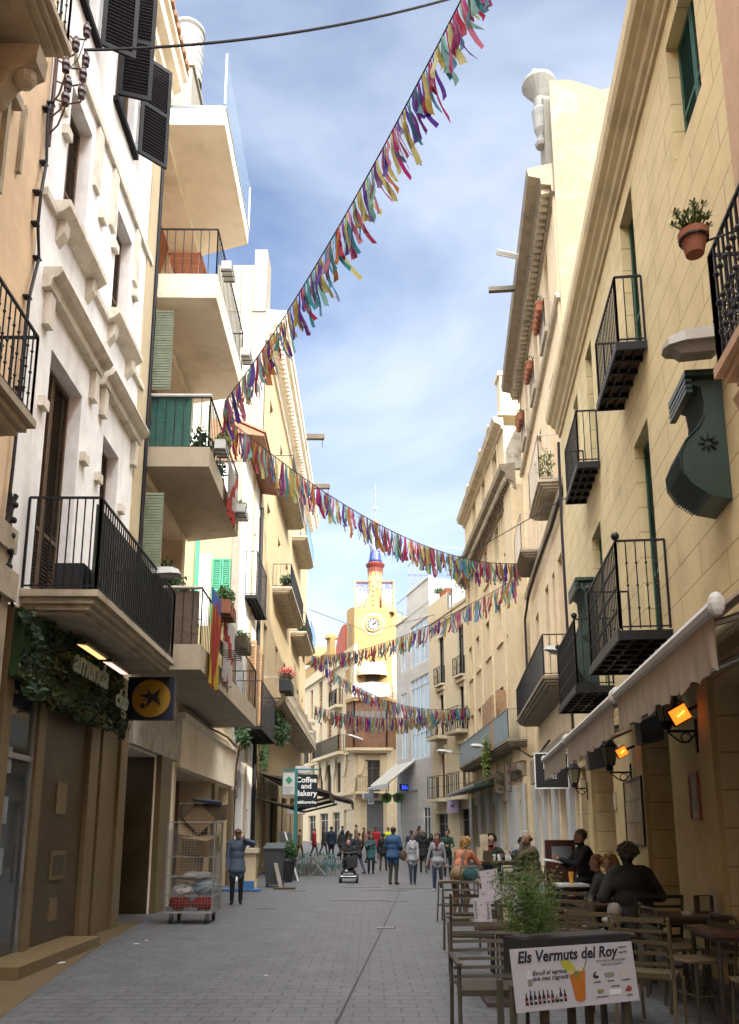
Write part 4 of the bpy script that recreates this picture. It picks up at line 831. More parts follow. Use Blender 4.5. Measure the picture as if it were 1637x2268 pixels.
t2 = thing('terrace_shrub', 'leafy shrub on the sunny roof terrace of the pale cream house', 'shrub', FR4.P(49, -.8, 15.42)); b = MB(); foliage(b, FR4.P(48.6, -.9, 17.3), (1.6, 1.4, 1.3), 1400, .13); b.build('leaves', M_leafy, t2)
b = MB(); [b.tube(FR4.P(48.6+k*.3, -.9, 15.4), FR4.P(48.3+k*.5, -.9, 17.2), .04, 5) for k in range(4)]; b.build('stem', M_brsh, t2)
t2 = thing('terrace_planter', 'terracotta planter on the parapet corner of the pale cream house', 'planter', FR4.P(51.5, -.3, 16.6)); b = MB(); b.box(FR4, 50.8, 52.0, -.35, .05, 16.6, 17.0); b.build('trough', M_terra, t2); b = MB(); foliage(b, FR4.P(52.0, -.1, 17.1), (.5, .4, .3), 200, .1); b.build('leaves', M_leaf, t2)
# --- white modern building
t = thing('white_building', 'white modern building with tall bluish windows and a rooftop mesh fence', 'building', FR4.P(57, 0, 0))
Wn = [(54.3, 57.8, 13.1, 16.1), (54.3, 57.8, 9.5, 12.2), (54.3, 57.8, 6.6, 9.0), (58.7, 59.9, 13.2, 14.8), (58.7, 59.9, 9.9, 11.6), (58.7, 59.9, 6.9, 8.9)]
Gs = [(54.4, 55.6, .6, 3.4), (56.6, 60.2, .6, 4.6)]
wall(t, FR4, 54.0, 61.0, 0, 17.0, Wn + Gs, M_wmod, rev=.14, depth=12)
for h in Wn: window(t, FR4, h, 'B', M_wmet, rev=.1, bars=3 if h[0] < 58 else 1)
window(t, FR4, Gs[0], 'D', M_wmet, rev=.1)
M_rsh = lined('white_roller_shutter', (.42, .40, .37), (.75, .74, .72), .12, 30, depth=.5, var=.04)
b = MB(); b.box(FR4, 56.6, 60.2, -.12, -.06, .5, 4.6); b.build('roller_shutter', M_rsh, t)
b = MB(); b.box(FR4, 53.95, 58.4, -11.9, .02, 17.0, 18.65); b.box(FR4, 53.9, 58.45, -.3, .08, 18.65, 18.75); b.box(FR4, 58.4, 61.05, -.3, .08, 17.0, 17.1); b.build('parapet', M_wmod, t)
b = MB()
for a0, a1, z, h in ((54.0, 58.4, 18.75, 2.2), (58.6, 61, 17.1, 1.7)):
    k = int((a1-a0)/1.1)
    for i in range(k+1): b.tube(FR4.P(a0+i*(a1-a0)/k, -.1, z), FR4.P(a0+i*(a1-a0)/k, -.1, z+h), .035, 4)
    b.tube(FR4.P(a0, -.1, z+h), FR4.P(a1, -.1, z+h), .03, 4); b.tube(FR4.P(a0, -.1, z+.1), FR4.P(a1, -.1, z+h*.7), .02, 4)
b.tube(FR4.P(54, -.1, 18.75+2.2), FR4.P(54, -6, 18.75+2.2), .03, 4); b.tube(FR4.P(54, -3, 18.7), FR4.P(54, -3, 20.95), .03, 4); b.tube(FR4.P(54, -5.0, 18.7), FR4.P(54, -5.0, 25.0), .04, 4)
o = b.build('fence_post', M_giron, t); b = MB(); b.box(FR4, 54.0, 58.4, -.11, -.10, 18.8, 20.9); b.box(FR4, 58.6, 61, -.11, -.10, 17.1, 18.7); b.build('fence_mesh', mat('fence_mesh', (.45, .48, .5), var=.05, bump=0, alpha=.2), o)
# big white shop awning of the white building
t2 = thing('white_awning', 'large white awning spread over the shuttered shop beside the clock tower', 'awning', FR4.P(58, 0, 4)); b = MB()
b.prism([FR4.P(57.0, .05, 6.6), FR4.P(57.0, 2.0, 5.0), FR4.P(57.0, 2.0, 4.95), FR4.P(57.0, .05, 6.5)], FR4.d*3.9); b.build('canopy', mat('white_awning_cloth', (.42, .40, .36), var=.05, bump=.1, trans=.2), t2)
b = MB(); b.box(FR4, 57.0, 60.9, 1.98, 2.02, 4.72, 5.0); b.build('valance', M_plastic, t2); b = MB(); b.tube(FR4.P(60.9, .05, 6.65), FR4.P(60.9, 2.0, 5.05), .05, 6); b.tube(FR4.P(57, .05, 6.65), FR4.P(57, 2.0, 5.05), .05, 6); b.build('frame', M_wmet, t2)
# ================================================================ the clock tower and its wing
t = thing('clock_tower_building', 'ochre corner building with a clock tower, mosaic roof and wooden bay window', 'clock tower', (0.3, 67, 0))
P8 = [(-1.95, 69.0), (-1.24, 67.0), (1.45, 67.0), (2.35, 69.0), (2.35, 73), (-1.95, 73)]
b = MB(); b.prism([(x, y, 13.4) for x, y in P8], (0, 0, 6.5)); b.build('tower_shaft', M_tower, t)
# crown: jagged parapet pieces standing on the shaft
def plate(pts, y, th, m, name, yo=0): b = MB(); b.prism([(x, y, z) for x, z in pts], (0, th, 0)); return b.build(name, m, t)
plate([(-1.24, 19.85), (-1.24, 20.1), (-.95, 19.95), (-.75, 20.1), (-.62, 20.75), (-.5, 20.55), (-.42, 20.05), (-.25, 20.2), (-.1, 20.9), (.1, 22.3), (.29, 23.05), (.48, 22.3), (.68, 20.9), (.85, 20.2), (.98, 20.05), (1.08, 20.55), (1.18, 20.75), (1.3, 20.1), (1.45, 19.95), (1.45, 19.85)], 66.98, .3, M_tower, 'crown')
b = MB(); b.prism([(-1.24, 67.05, 19.8), (-1.24, 67.05, 20.2), (-1.6, 68.0, 20.4), (-1.95, 69.0, 20.4), (-1.95, 69.0, 19.8)], (.25, .05, 0)); b.prism([(1.45, 67.05, 19.8), (1.45, 67.05, 20.2), (1.9, 68.0, 20.5), (2.35, 69.0, 20.5), (2.35, 69.0, 19.8)], (-.25, .05, 0)); b.build('crown', M_tower, t)
def gradmat(name, stops, z0, z1, speck):
    m = bpy.data.materials.new(name); tt, bs = nodes_of(m); N = tt.nodes; l = tt.links.new; g_ = N.new('ShaderNodeNewGeometry'); sp = N.new('ShaderNodeSeparateXYZ'); l(g_.outputs['Position'], sp.inputs[0])
    r = N.new('ShaderNodeMapRange'); r.inputs['From Min'].default_value = z0; r.inputs['From Max'].default_value = z1; l(sp.outputs[2], r.inputs['Value'])
    v = N.new('ShaderNodeTexVoronoi'); v.inputs['Scale'].default_value = 9; l(g_.outputs['Position'], v.inputs['Vector'])
    s2 = N.new('ShaderNodeSeparateColor'); l(v.outputs['Color'], s2.inputs[0]); ma = N.new('ShaderNodeMath'); ma.operation = 'MULTIPLY_ADD'; l(s2.outputs[0], ma.inputs[0]); ma.inputs[1].default_value = speck; l(r.outputs['Result'], ma.inputs[2])
    sb = N.new('ShaderNodeMath'); sb.operation = 'SUBTRACT'; l(ma.outputs[0], sb.inputs[0]); sb.inputs[1].default_value = speck/2
    c_ = N.new('ShaderNodeValToRGB'); c_.color_ramp.interpolation = 'CONSTANT'; e = c_.color_ramp.elements
    e[0].position = 0; e[0].color = (*stops[0][1], 1); e[1].position = stops[1][0]; e[1].color = (*stops[1][1], 1)
    for p_, col_ in stops[2:]: x = e.new(p_); x.color = (*col_, 1)
    l(sb.outputs[0], c_.inputs['Fac']); l(c_.outputs['Color'], bs.inputs['Base Color']); bs.inputs['Roughness'].default_value = .3; return m
ORG, WHT, BLU, SND = (.22, .09, .03), (.22, .21, .19), (.02, .035, .15), (.22, .16, .09)
M_mos = gradmat('mosaic_roof_tiles', [(0, ORG), (.22, SND), (.5, WHT), (.72, BLU)], 19.9, 22.8, .45)
M_mos2 = gradmat('mosaic_spire_tiles', [(0, BLU), (.3, BLU), (.36, WHT), (.8, (.55, .45, .33))], 24.3, 28.0, .3)
for x0, x1 in ((-1.22, -.05), (1.02, 2.05)):
    b = MB(); b.prism([(x0, 67.35, 19.9), (x1, 67.35, 19.9), (x1, 68.2, 22.7), (x0, 68.2, 22.7)], (0, .8, 0)); b.build('mosaic_roof', M_mos, t)
    b = MB(); xe = x0 if x0 < 0 else x1; b.prism([(xe-.06, 67.2, 19.8), (xe-.06, 67.9, 22.85), (xe-.06, 69.2, 22.85), (xe-.06, 69.4, 19.8)], (.12, 0, 0)); b.build('gable_edge', M_tower, t)
    b = MB(); b.wb(x0-.03, x1+.03, 68.1, 69.1, 22.7, 22.82); b.build('roof_ridge', M_rbrown, t)
b = MB(); c = Vector((.49, 68.3, 0)); b.lathe(c, [(.62, 19.9), (.60, 24.0)], 20); b.build('turret', M_tower, t, smooth=True)
b = MB()
for k in range(10):
    for z in (20.6, 21.3, 22.0, 22.7): a = k*math.pi/5 + z; b.blob(c + Vector((.6*math.cos(a), .6*math.sin(a), z)), .09, 6, 5)
b.build('studs', M_rbrown, t)
b = MB(); b.lathe(c, [(.6, 23.55), (.62, 23.9), (.78, 24.15), (.84, 24.3), (.7, 24.42), (.5, 24.45)], 20)
for k in range(20): a = k*math.pi/10; b.tube(c + Vector((.64*math.cos(a), .64*math.sin(a), 23.95)), c + Vector((.62*math.cos(a), .62*math.sin(a), 23.5 - .25*(k % 2))), .05, 4)
b.build('red_collar', mat('red_glazed_tile', (.15, .03, .02), rough=.3, var=.2, bump=0), t)
b = MB(); b.lathe(c, [(.66, 24.42), (.52, 24.8), (.44, 25.4), (.46, 26.0), (.40, 26.1), (.30, 26.8), (.20, 27.5), (.17, 27.9)], 18); b.build('spire', M_mos2, t, smooth=True)
b = MB(); [b.blob(c + Vector((.22*math.cos(k*1.26), .22*math.sin(k*1.26), 28.0)), .2, 7, 5) for k in range(5)]; b.blob(c + Vector((0, 0, 28.15)), .25, 8, 6); b.build('finial', M_terra, t)
b = MB(); b.tube(c + Vector((0, 0, 28.2)), c + Vector((0, 0, 31.9)), .035, 5); b.blob(c + Vector((0, 0, 29.4)), .12, 6, 5); b.tube(c + Vector((-.35, 0, 30.6)), c + Vector((.4, 0, 30.75)), .03, 4); b.prism([c + Vector((-.25, 0, 29.5)), c + Vector((.25, 0, 29.5)), c + Vector((.2, 0, 29.75)), c + Vector((-.2, 0, 29.75))], (0, .03, 0)); b.build('weather_vane', M_giron, t)
# studs on the front gable
b = MB()
for z in (20.4, 20.8, 21.2, 21.6, 22.0): b.blob((.29, 66.97, z), (.09, .04, .09), 8, 6)
b.build('studs', M_rbrown, t)
# clock
CX_, CZ_ = .32, 18.72
b = MB(); ring = lambda r0, r1, y0, y1, n=40: [b.hexa([(CX_+r0*math.cos(a), y0, CZ_+r0*math.sin(a)), (CX_+r1*math.cos(a), y0, CZ_+r1*math.sin(a)), (CX_+r1*math.cos(a), y1, CZ_+r1*math.sin(a)), (CX_+r0*math.cos(a), y1, CZ_+r0*math.sin(a)), (CX_+r0*math.cos(a2), y0, CZ_+r0*math.sin(a2)), (CX_+r1*math.cos(a2), y0, CZ_+r1*math.sin(a2)), (CX_+r1*math.cos(a2), y1, CZ_+r1*math.sin(a2)), (CX_+r0*math.cos(a2), y1, CZ_+r0*math.sin(a2))]) for a, a2 in ((2*math.pi*k/n, 2*math.pi*(k+1)/n) for k in range(n))]
ring(.54, .66, 66.88, 67.0); o = b.build('clock_rim', M_tower, t)
b = MB()
for k in range(28):
    a = 2*math.pi*k/28; u = Vector((math.cos(a), 0, math.sin(a))); w = Vector((-math.sin(a), 0, math.cos(a))); p = Vector((CX_, 66.985, CZ_)); b.prism([p+u*.74-w*.05, p+u*.94-w*.07, p+u*.98, p+u*.94+w*.07, p+u*.74+w*.05], (0, -.05, 0))
b.build('clock_wreath', M_pcream, t)
b = MB(); b.prism([(CX_+.54*math.cos(2*math.pi*k/32), 66.93, CZ_+.54*math.sin(2*math.pi*k/32)) for k in range(32)], (0, .05, 0)); o = b.build('clock_face', M_flue, t)
b = MB()
for k in range(12):
    a = math.pi*k/6; u = Vector((math.sin(a), 0, math.cos(a))); w = Vector((math.cos(a), 0, -math.sin(a))); p = Vector((CX_, 66.915, CZ_)); n_ = (2, 1, 2, 3, 2, 1, 2, 3, 3, 2, 2, 2)[k]
    for q in range(n_): s_ = (q-(n_-1)/2)*.06; b.prism([p+u*.34+w*(s_-.02), p+u*.49+w*(s_-.02), p+u*.49+w*(s_+.02), p+u*.34+w*(s_+.02)], (0, .012, 0))
b.build('numerals', M_bplast, o)
b = MB(); p = Vector((CX_, 66.9, CZ_))
for a, L_1, wd in ((math.radians(62), .30, .06), (math.radians(44), .45, .045)):
    u = Vector((math.sin(a), 0, math.cos(a))); w = Vector((math.cos(a), 0, -math.sin(a))); b.prism([p-u*.08-w*wd, p+u*L_1-w*wd*.4, p+u*L_1+w*wd*.4, p-u*.08+w*wd], (0, .01, 0))
b.build('clock_hands', M_bplast, o)
b = MB(); b.prism([(-1.75, 68.55, 17.1), (-1.6, 68.1, 16.9), (-1.45, 67.7, 17.3), (-1.43, 67.6, 18.6), (-1.58, 68.0, 19.1), (-1.78, 68.6, 18.8)], (-.05, -.02, 0)); b.build('round_niche', M_tan, t)
# lower storeys of the corner
wall(t, FT, -1.24, 1.38, .5, 13.4, [(-.38, .83, 4.98, 7.5), (-.75, 1.1, .6, 4.3)], M_lower, rev=.3, body=False, name='corner_wall')
b = MB(); b.prism([(1.38, 67, .5), (2.6, 69.2, .5), (2.6, 69.2, 13.4), (1.38, 67, 13.4)], (-.05, .1, 0)); b.prism([(-1.24, 67, .5), (-1.9, 69, .5), (-1.9, 69, 13.4), (-1.24, 67, 13.4)], (.05, .1, 0)); b.build('corner_wall', M_lower, t)
window(t, FT, (-.38, .83, 4.98, 7.5), 'G', M_brsh, name='door')
b = MB(); b.box(FT, -.75, 1.1, -.3, -.25, .6, 4.3); b.build('roller_shutter', lined('grey_roller_shutter', (.12, .125, .13), (.6, .6, .6), .12, 30, depth=.5, rot='front'), t)
b = MB()
for s_ in (-1, 1):
    cx = .22+s_*.62; b.prism([(cx+s_*.0, 66.99, 7.9), (cx+s_*.55, 66.99, 7.9), (cx+s_*.55, 66.99, 6.3), (cx+s_*.3, 66.99, 6.35), (cx+s_*.12, 66.99, 6.6), (cx, 66.99, 7.2)], (0, -.14, 0))
b.build('scroll_bracket', M_lower, t)
balcony(t, FT, -1.1, 1.55, .9, 4.95, 'plain', M_lower, M_iron, h=1.15, step=.12, r=.02, th=.16, label='first floor corner balcony with dark bars')
b = MB(); b.box(FT, -1.9, 1.9, 0, .75, 8.2, 8.42); b.box(FT, -1.75, 1.7, 0, .6, 8.05, 8.19); b.build('ledge', M_lower, t)
# wooden bay window
M_bay = mat('brown_bay_wood', (.17, .085, .045), rough=.55, var=.3, scale=3, bump=.1)
BP = [(-1.86, 67.6), (-1.24, 66.5), (1.38, 66.5), (2.1, 67.6)]
b = MB(); b.prism([(x, y, 8.43) for x, y in BP], (0, 0, 1.6)); b.prism([(x, y, 11.45) for x, y in BP], (0, 0, .8))
for (p, q) in ((BP[0], BP[1]), (BP[1], BP[2]), (BP[2], BP[3])):
    k = 2 if q[0]-p[0] < 1 else 6
    for i in range(k+1): f = i/k; x, y = p[0]+(q[0]-p[0])*f, p[1]+(q[1]-p[1])*f; b.wb(x-.05, x+.05, y-.06, y+.02, 8.42, 12.2)
    for i in range(k*5): f = (i+.5)/(k*5); x, y = p[0]+(q[0]-p[0])*f, p[1]+(q[1]-p[1])*f; b.wb(x-.025, x+.025, y-.04, y+.01, 8.55, 9.9)
o = b.build('bay_window', M_bay, t); b = MB(); b.prism([(x*.98, y+.04, 10.03) for x, y in BP], (0, 0, 1.42)); b.build('pane', mat('bay_glass', (.09, .075, .06), rough=.25, var=.5, scale=1.6, bump=0, spec=.8), o)
b = MB(); b.prism([(-2.0, 67.6, 12.2), (-1.3, 66.3, 12.2), (1.45, 66.3, 12.2), (2.25, 67.6, 12.2)], (0, 0, .25)); b.build('ledge', M_tower, t)
b = MB(); railing(b, FT, -1.3, 1.9, 0, .65, 12.45, 1.05, .14, .02); b.build('terrace_railing', M_iron, t)
b = MB(); b.box(FT, -.34, .85, -.02, .03, 12.9, 15.0); b.build('terrace_door', M_brsh, t)
b = MB(); n_ = 12     # shell shaped awning
for i in range(n_):
    a0, a1 = math.pi*i/n_, math.pi*(i+1)/n_
    for j in range(5):
        f0, f1 = j/5, (j+1)/5; P_ = lambda a, f: (.22-1.25*math.cos(a)*(.78+.22*f), 67.0-.9*math.sin(a)*math.sin(f*math.pi/2+.0)-.02, 15.55-.95*(1-math.cos(f*math.pi/2))-.0)
        b.face([P_(a0, f0), P_(a1, f0), P_(a1, f1), P_(a0, f1)])
    b.face([P_(a0, 1), P_(a1, 1), (P_(a1, 1)[0], P_(a1, 1)[1], 14.35), (P_(a0, 1)[0], P_(a0, 1)[1], 14.35)])
b.build('shell_awning', M_pcream, t)
t2 = MB(); t2.prism([(-1.45, 66.26, 12.5), (-1.45, 66.26, 13.55), (.2, 66.22, 13.75), (1.7, 66.26, 13.6), (1.7, 66.26, 12.55), (.1, 66.22, 12.45)], (0, -.03, 0)); t2 = t2.build('banner', M_plastic)
tag(t2, 'white cloth banner hung on the terrace rail under the clock', 'banner')
b = MB(); [b.prism([(-1.3+k*.12, 66.2, 12.7+k*.1), (-.9+k*.1, 66.2, 12.85+k*.12), (-1.25+k*.15, 66.2, 12.78+k*.12)], (0, -.01, 0)) for k in range(5)]; o = b.build('printed_leaf', M_leaf); o.parent = t2
# left wing
t = thing('cream_wing', 'long cream wing running off left from the clock tower, with iron balconies', 'building', FTL.P(74, 0, 0))
Wn = [(76.2, 77.5, 12.6, 15.7), (70.5, 71.5, 12.6, 15.0), (79.5, 80.5, 12.6, 15.4), (76.3, 77, 8.6, 11.8), (70.5, 71.5, 8.6, 11.57), (73.2, 74.6, 9.9, 11.8), (73.2, 74.6, 13.3, 15.2), (79.6, 80.6, 8.6, 11.8), (68.0, 69.3, 12.9, 15.2)]
L1w = [(77.9, 79.0, 5.0, 7.5), (73.1, 74.6, 5.1, 7.7), (70.4, 71.6, 5.1, 7.66), (67.3, 68.5, 5.1, 7.6), (80.0, 81, 5, 7.4), (75.6, 76.9, 5.0, 7.6)]
Gs = [(67.4, 69.4, .7, 3.6), (70.6, 72.6, .8, 3.5), (74.0, 76.6, .9, 3.5), (78, 80.5, 1, 3.4)]
wall(t, FTL, 66.9, 86, .3, 17.0, Wn + L1w + Gs, M_lower, rev=.3, depth=8)
for h in Wn: window(t, FTL, h, 'S', M_tan, rev=.22, gap=.3)
for h in L1w: window(t, FTL, h, 'D' , M_brsh, rev=.22)
for h in Gs: window(t, FTL, h, 'D', M_pcream, rev=.2)
b = MB(); b.box(FTL, 66.9, 86, .0, .04, 8.3, 16.9)
b.build('painted_upper_wall', M_tower, t) if False else None
b = MB()
for c in (69.3, 72.3, 75.1, 77.4, 79.5):
    b.prism([FTL.P(c-.75, .02, 8.1), FTL.P(c+.75, .02, 8.1), FTL.P(c+.62, .02, 7.0), FTL.P(c+.3, .02, 6.35), FTL.P(c-.3, .02, 6.35), FTL.P(c-.62, .02, 7.0)], FTL.n*.12); b.box(FTL, c-.28, c+.28, 0, .1, 4.6, 6.34)
b.build('scalloped_pier', M_lower, t)
b = MB(); b.box(FTL, 66.9, 86, 0, .25, 4.75, 4.95); b.box(FTL, 66.9, 86, 0, .2, 15.9, 16.1); b.box(FTL, 66.9, 86, 0, .2, 8.05, 8.2); b.build('string_course', M_lower, t)
balcony(t, FTL, 68.9, 76.8, .7, 8.4, 'plain', M_lower, M_iron, h=1.35, step=.2, r=.03, th=.25, label='long iron balcony beside the wooden bay'); balcony(t, FTL, 78.5, 84, .7, 8.2, 'plain', M_lower, M_iron, h=1.4, step=.2, r=.03, th=.25)
balcony(t, FTL, 70.0, 72.2, .6, 12.5, 'plain', M_lower, M_iron, h=1.3, step=.2, r=.03, th=.25)
b = MB(); b.prism([FTL.P(69.6, .05, 17.0), FTL.P(69.6, .05, 19.4), FTL.P(70.4, .05, 19.3), FTL.P(71.2, .05, 18.8), FTL.P(71.9, .05, 17.9), FTL.P(72.0, .05, 17.0)], FTL.n*-.3); b.build('red_parapet', mat('red_plaster', (.35, .10, .07), var=.15, bump=.1), t)
b = MB(); b.box(FTL, 73.6, 74.8, -.4, .05, 17, 19.2); b.lathe(FTL.P(74.2, -.2, 19.2), [(.62, 0), (.55, .3), (.3, .5), (.05, .55)], 10); b.box(FTL, 74.8, 79.5, -.3, .02, 17, 18.2); b.box(FTL, 79.5, 86, -.3, .02, 17, 18.0); b.box(FTL, 79.0, 82, -3, .25, 18.3, 19.6); b.build('parapet', M_tower, t)
b = MB(); railing(b, FTL, 79, 82, -.2, 0, 19.6, 2.0, .35, .025, ends=False); b.build('roof_railing', M_giron, t)
b = MB(); b.wb(2.0, 9, 69.5, 80, .5, 15.5); t2 = b.build('rear_house', M_lower); tag(t2, 'ochre house glimpsed between the tower and the white building', 'house')
b = MB(); b.prism([FTL.P(67.0, -7, 17.0), FTL.P(69.3, -7, 17.0), FTL.P(69.3, -7, 19.8), FTL.P(67, -7, 19.8)], FTL.n*6.8); b.build('tower_shoulder', M_tower, t)
# ================================================================ things fixed to walls and balconies
def text_mesh(s, size, M, m, name, parent=None, ext=.002, off=0.0, shear=0.0, align='CENTER'):
    cu = bpy.data.curves.new('txt', 'FONT'); cu.body = s; cu.size = size; cu.extrude = ext; cu.offset = off; cu.shear = shear; cu.align_x = align; cu.align_y = 'CENTER'; cu.resolution_u = 3
    to = bpy.data.objects.new('txt', cu); COL.objects.link(to); bpy.context.view_layer.update()
    me = bpy.data.meshes.new_from_object(to.evaluated_get(bpy.context.evaluated_depsgraph_get())); bpy.data.objects.remove(to); bpy.data.curves.remove(cu)
    off_ = OFF.get(parent.name, Vector()) if parent else Vector(); me.transform(Matrix.Translation(-off_) @ M); me.materials.clear(); me.materials.append(m); me.name = name
    o = bpy.data.objects.new(name, me); COL.objects.link(o)
    if parent: o.parent = parent; OFF[o.name] = off_
    return o
def frame_at(p, right, up):
    r = _p(right).normalized(); u = _p(up).normalized(); n = r.cross(u); M = Matrix.Identity(4)
    for i in range(3): M[i][0] = r[i]; M[i][1] = u[i]; M[i][2] = n[i]; M[i][3] = _p(p)[i]
    return M
# plant covered sign wall and its two lamps, bank sign
t = thing('plant_sign', 'sign panel covered in green plants with white script letters, under the long balcony', 'sign', FL.P(12.2, 0, 3.9))
b = MB(); b.box(FL, 9.98, 14.4, .13, .24, 3.5, 4.36); b.build('panel', M_leafd, t)
b = MB()
for i in range(70):
    a = 10.0+4.4*random.random(); z = 3.45+.85*random.random(); foliage(b, FL.P(a, .29, z), (.13, .22, .16), 40, .042, mi=random.choice((0, 0, 0, 1, 2)))
for i in range(30):
    a = 10.1+4.2*random.random(); foliage(b, FL.P(a, .30, 3.38), (.12, .15, .14), 30, .06, mi=random.choice((0, 1, 2)))
b.build('foliage', [mat('dark_ivy_leaf', (.012, .026, .009), rough=.6, var=.5, scale=9, bump=0, trans=.15), M_leafd, mat('olive_ivy_leaf', (.05, .055, .014), rough=.6, var=.4, scale=9, bump=0, trans=.2)], t, fixn=False)  # three leaf greens mixed at random, the first one darkest
M_letter = mat('pale_green_letters', (.2, .23, .17), var=.1, bump=0)
for s_, a, z, sz in (('amunda', 12.0, 3.98, .5), ('club', 13.6, 3.78, .42)):
    text_mesh(s_, sz, frame_at(FL.P(a, .47, z), FL.d, (0, 0, 1)), M_letter, 'lettering', t, ext=.01, off=.012, shear=.3)
for a, e, c_, lab in ((11.9, 9, (1, .58, .22), 'orange glowing bar lamp over the plant covered sign'), (13.1, 9, (1, .62, .5), 'pinkish glowing bar lamp nearer the round yellow bank sign')):
    t2 = thing('sign_lamp', lab, 'lamp', FL.P(a, .5, 4.3)); b = MB(); b.hexa([FL.P(a-.5, .44, 4.22), FL.P(a+.5, .44, 4.22), FL.P(a+.46, .56, 4.21), FL.P(a-.46, .56, 4.21), FL.P(a-.5, .44, 4.225), FL.P(a+.5, .44, 4.225), FL.P(a+.46, .56, 4.215), FL.P(a-.46, .56, 4.215)]) ; b.build('glowing_panel', mat('lamp_'+str(int(c_[2]*100)), c_, var=0, bump=0, emit=c_, estr=.5), t2)
    b = MB(); b.box(FL, a-.52, a+.52, .42, .58, 4.227, 4.26); b.tube(FL.P(a, .5, 4.25), FL.P(a, .02, 4.4), .015, 5); b.build('housing', M_bplast, t2)
t = thing('bank_sign', 'dark square box sign with a round yellow disc and a dark star logo', 'sign', (-3.93, 14.8, 4.0))
b = MB(); b.wb(-4.36, -3.52, 14.8, 14.92, 3.62, 4.40); b.build('box', mat('dark_blue_box', (.012, .016, .028), rough=.4, bump=0, var=0), t)
b = MB(); cx, cz = -3.93, 4.01; b.prism([(cx+.345*math.cos(k*math.pi/24), 14.79, cz+.345*math.sin(k*math.pi/24)) for k in range(48)], (0, .008, 0)); b.build('disc', mat('yellow_sign_disc', (.30, .17, .016), rough=.5, var=.1, bump=0), t)
b = MB(); star = [(.02, .05), (.17, .17), (.115, .02), (.19, -.15), (.03, -.05), (-.09, -.19), (-.055, -.02), (-.21, .04), (-.06, .07), (-.08, .16)]
b.prism([(cx+x, 14.782, cz+z+.01) for x, z in star], (0, .006, 0)); b.blob((cx-.14, 14.783, cz-.14), (.045, .004, .05), 10, 6); b.blob((cx-.12, 14.783, cz-.035), (.02, .004, .022), 8, 6); b.build('logo', M_bplast, t)
# insulators and cables on the left wall
t = thing('insulator_rack', 'cluster of old ceramic insulators on curved iron brackets high on the left wall', 'insulator', FL.P(9.8, .1, 12))
P_i = [(9.95, .42, 13.02), (9.75, .36, 12.55), (9.35, .42, 11.75), (9.95, .44, 12.5), (9.42, .44, 11.52), (9.85, .46, 12.14), (9.38, .44, 11.25), (9.85, .46, 11.84)]
b = MB(); b.tube(FL.P(9.86, .06, 11.0), FL.P(9.86, .06, 12.9), .03, 6)
for (a, n, z) in P_i: b.path([FL.P(9.86, .06, z-.05), FL.P(a*.5+9.86*.5, n*.6, z-.15), FL.P(a, n, z-.12), FL.P(a, n, z)], .012, 5)
b.build('bracket', M_rust, t)
b = MB()
for (a, n, z) in P_i: b.lathe(FL.P(a, n, z-.05), [(.05, 0), (.055, .05), (.035, .07), (.06, .1), (.055, .15), (.03, .18), (.035, .2), (.02, .23)], 8)
b.build('insulator', mat('brown_ceramic', (.06, .035, .04), rough=.3, var=.3, bump=0), t)
b = MB()
for i in range(7):
    p, q = FL.P(*P_i[i]), FL.P(*P_i[(i*3+2) % 8]); m_ = (p+q)/2 + Vector((.03, 0, -.16)); b.path([p, (p+m_)/2+Vector((0, 0, -.04)), m_, (q+m_)/2+Vector((0, 0, -.04)), q], .006, 4)
b.build('wire', M_cable, t)
c0, c1 = FL.P(9.95, .40, 12.72), Vector((3.5, 12.2, 17.2)); pts = [c0.lerp(c1, k/24) + Vector((0, 0, -.45*4*(k/24)*(1-k/24))) for k in range(25)]
b = MB(); b.path(pts, .022, 6); tag(b.build('overhead_cable', M_cable), 'thick black cable crossing the sky at the top left of the photograph', 'cable')
b = MB(); pts = [FL.P(a, n, z) for a, n, z in ((9.86, .05, 12.5), (9.85, .06, 11.68), (9.72, .07, 11.46), (9.80, .08, 10.66), (9.68, .1, 10.08), (9.72, .08, 9.63), (9.87, .07, 9.22), (9.69, .07, 8.5), (9.72, .06, 7.2), (9.69, .07, 6.14), (9.68, .06, 5.5), (9.8, .08, 5.0), (9.72, .1, 4.6), (10.1, .12, 4.25))]; b.path(pts, .022, 6)
for i in range(1, 9): b.box(FL, pts[i].y-.05, pts[i].y+.05, .0, .09, pts[i].z-.01, pts[i].z+.015)
tag(b.build('wall_cable', M_cable), 'black cable clipped down the joint of the peach and white houses', 'cable')
t = thing('cable_bundle', 'thick tangle of black cables at the left edge under the peach house balcony', 'cable', FL.P(9.75, .1, 5)); b = MB()
for k in range(4): b.path([FL.P(9.6+.05*k, .1+.03*math.sin(k+j), 5.75-.16*j) + Vector((0, .06*math.sin(j*1.3+k), 0)) for j in range(10)], .022, 5)
for j in range(6): b.blob(FL.P(9.68, .14, 5.6-.2*j), (.05, .06, .04), 6, 5)
b.build('cables', M_cable, t)
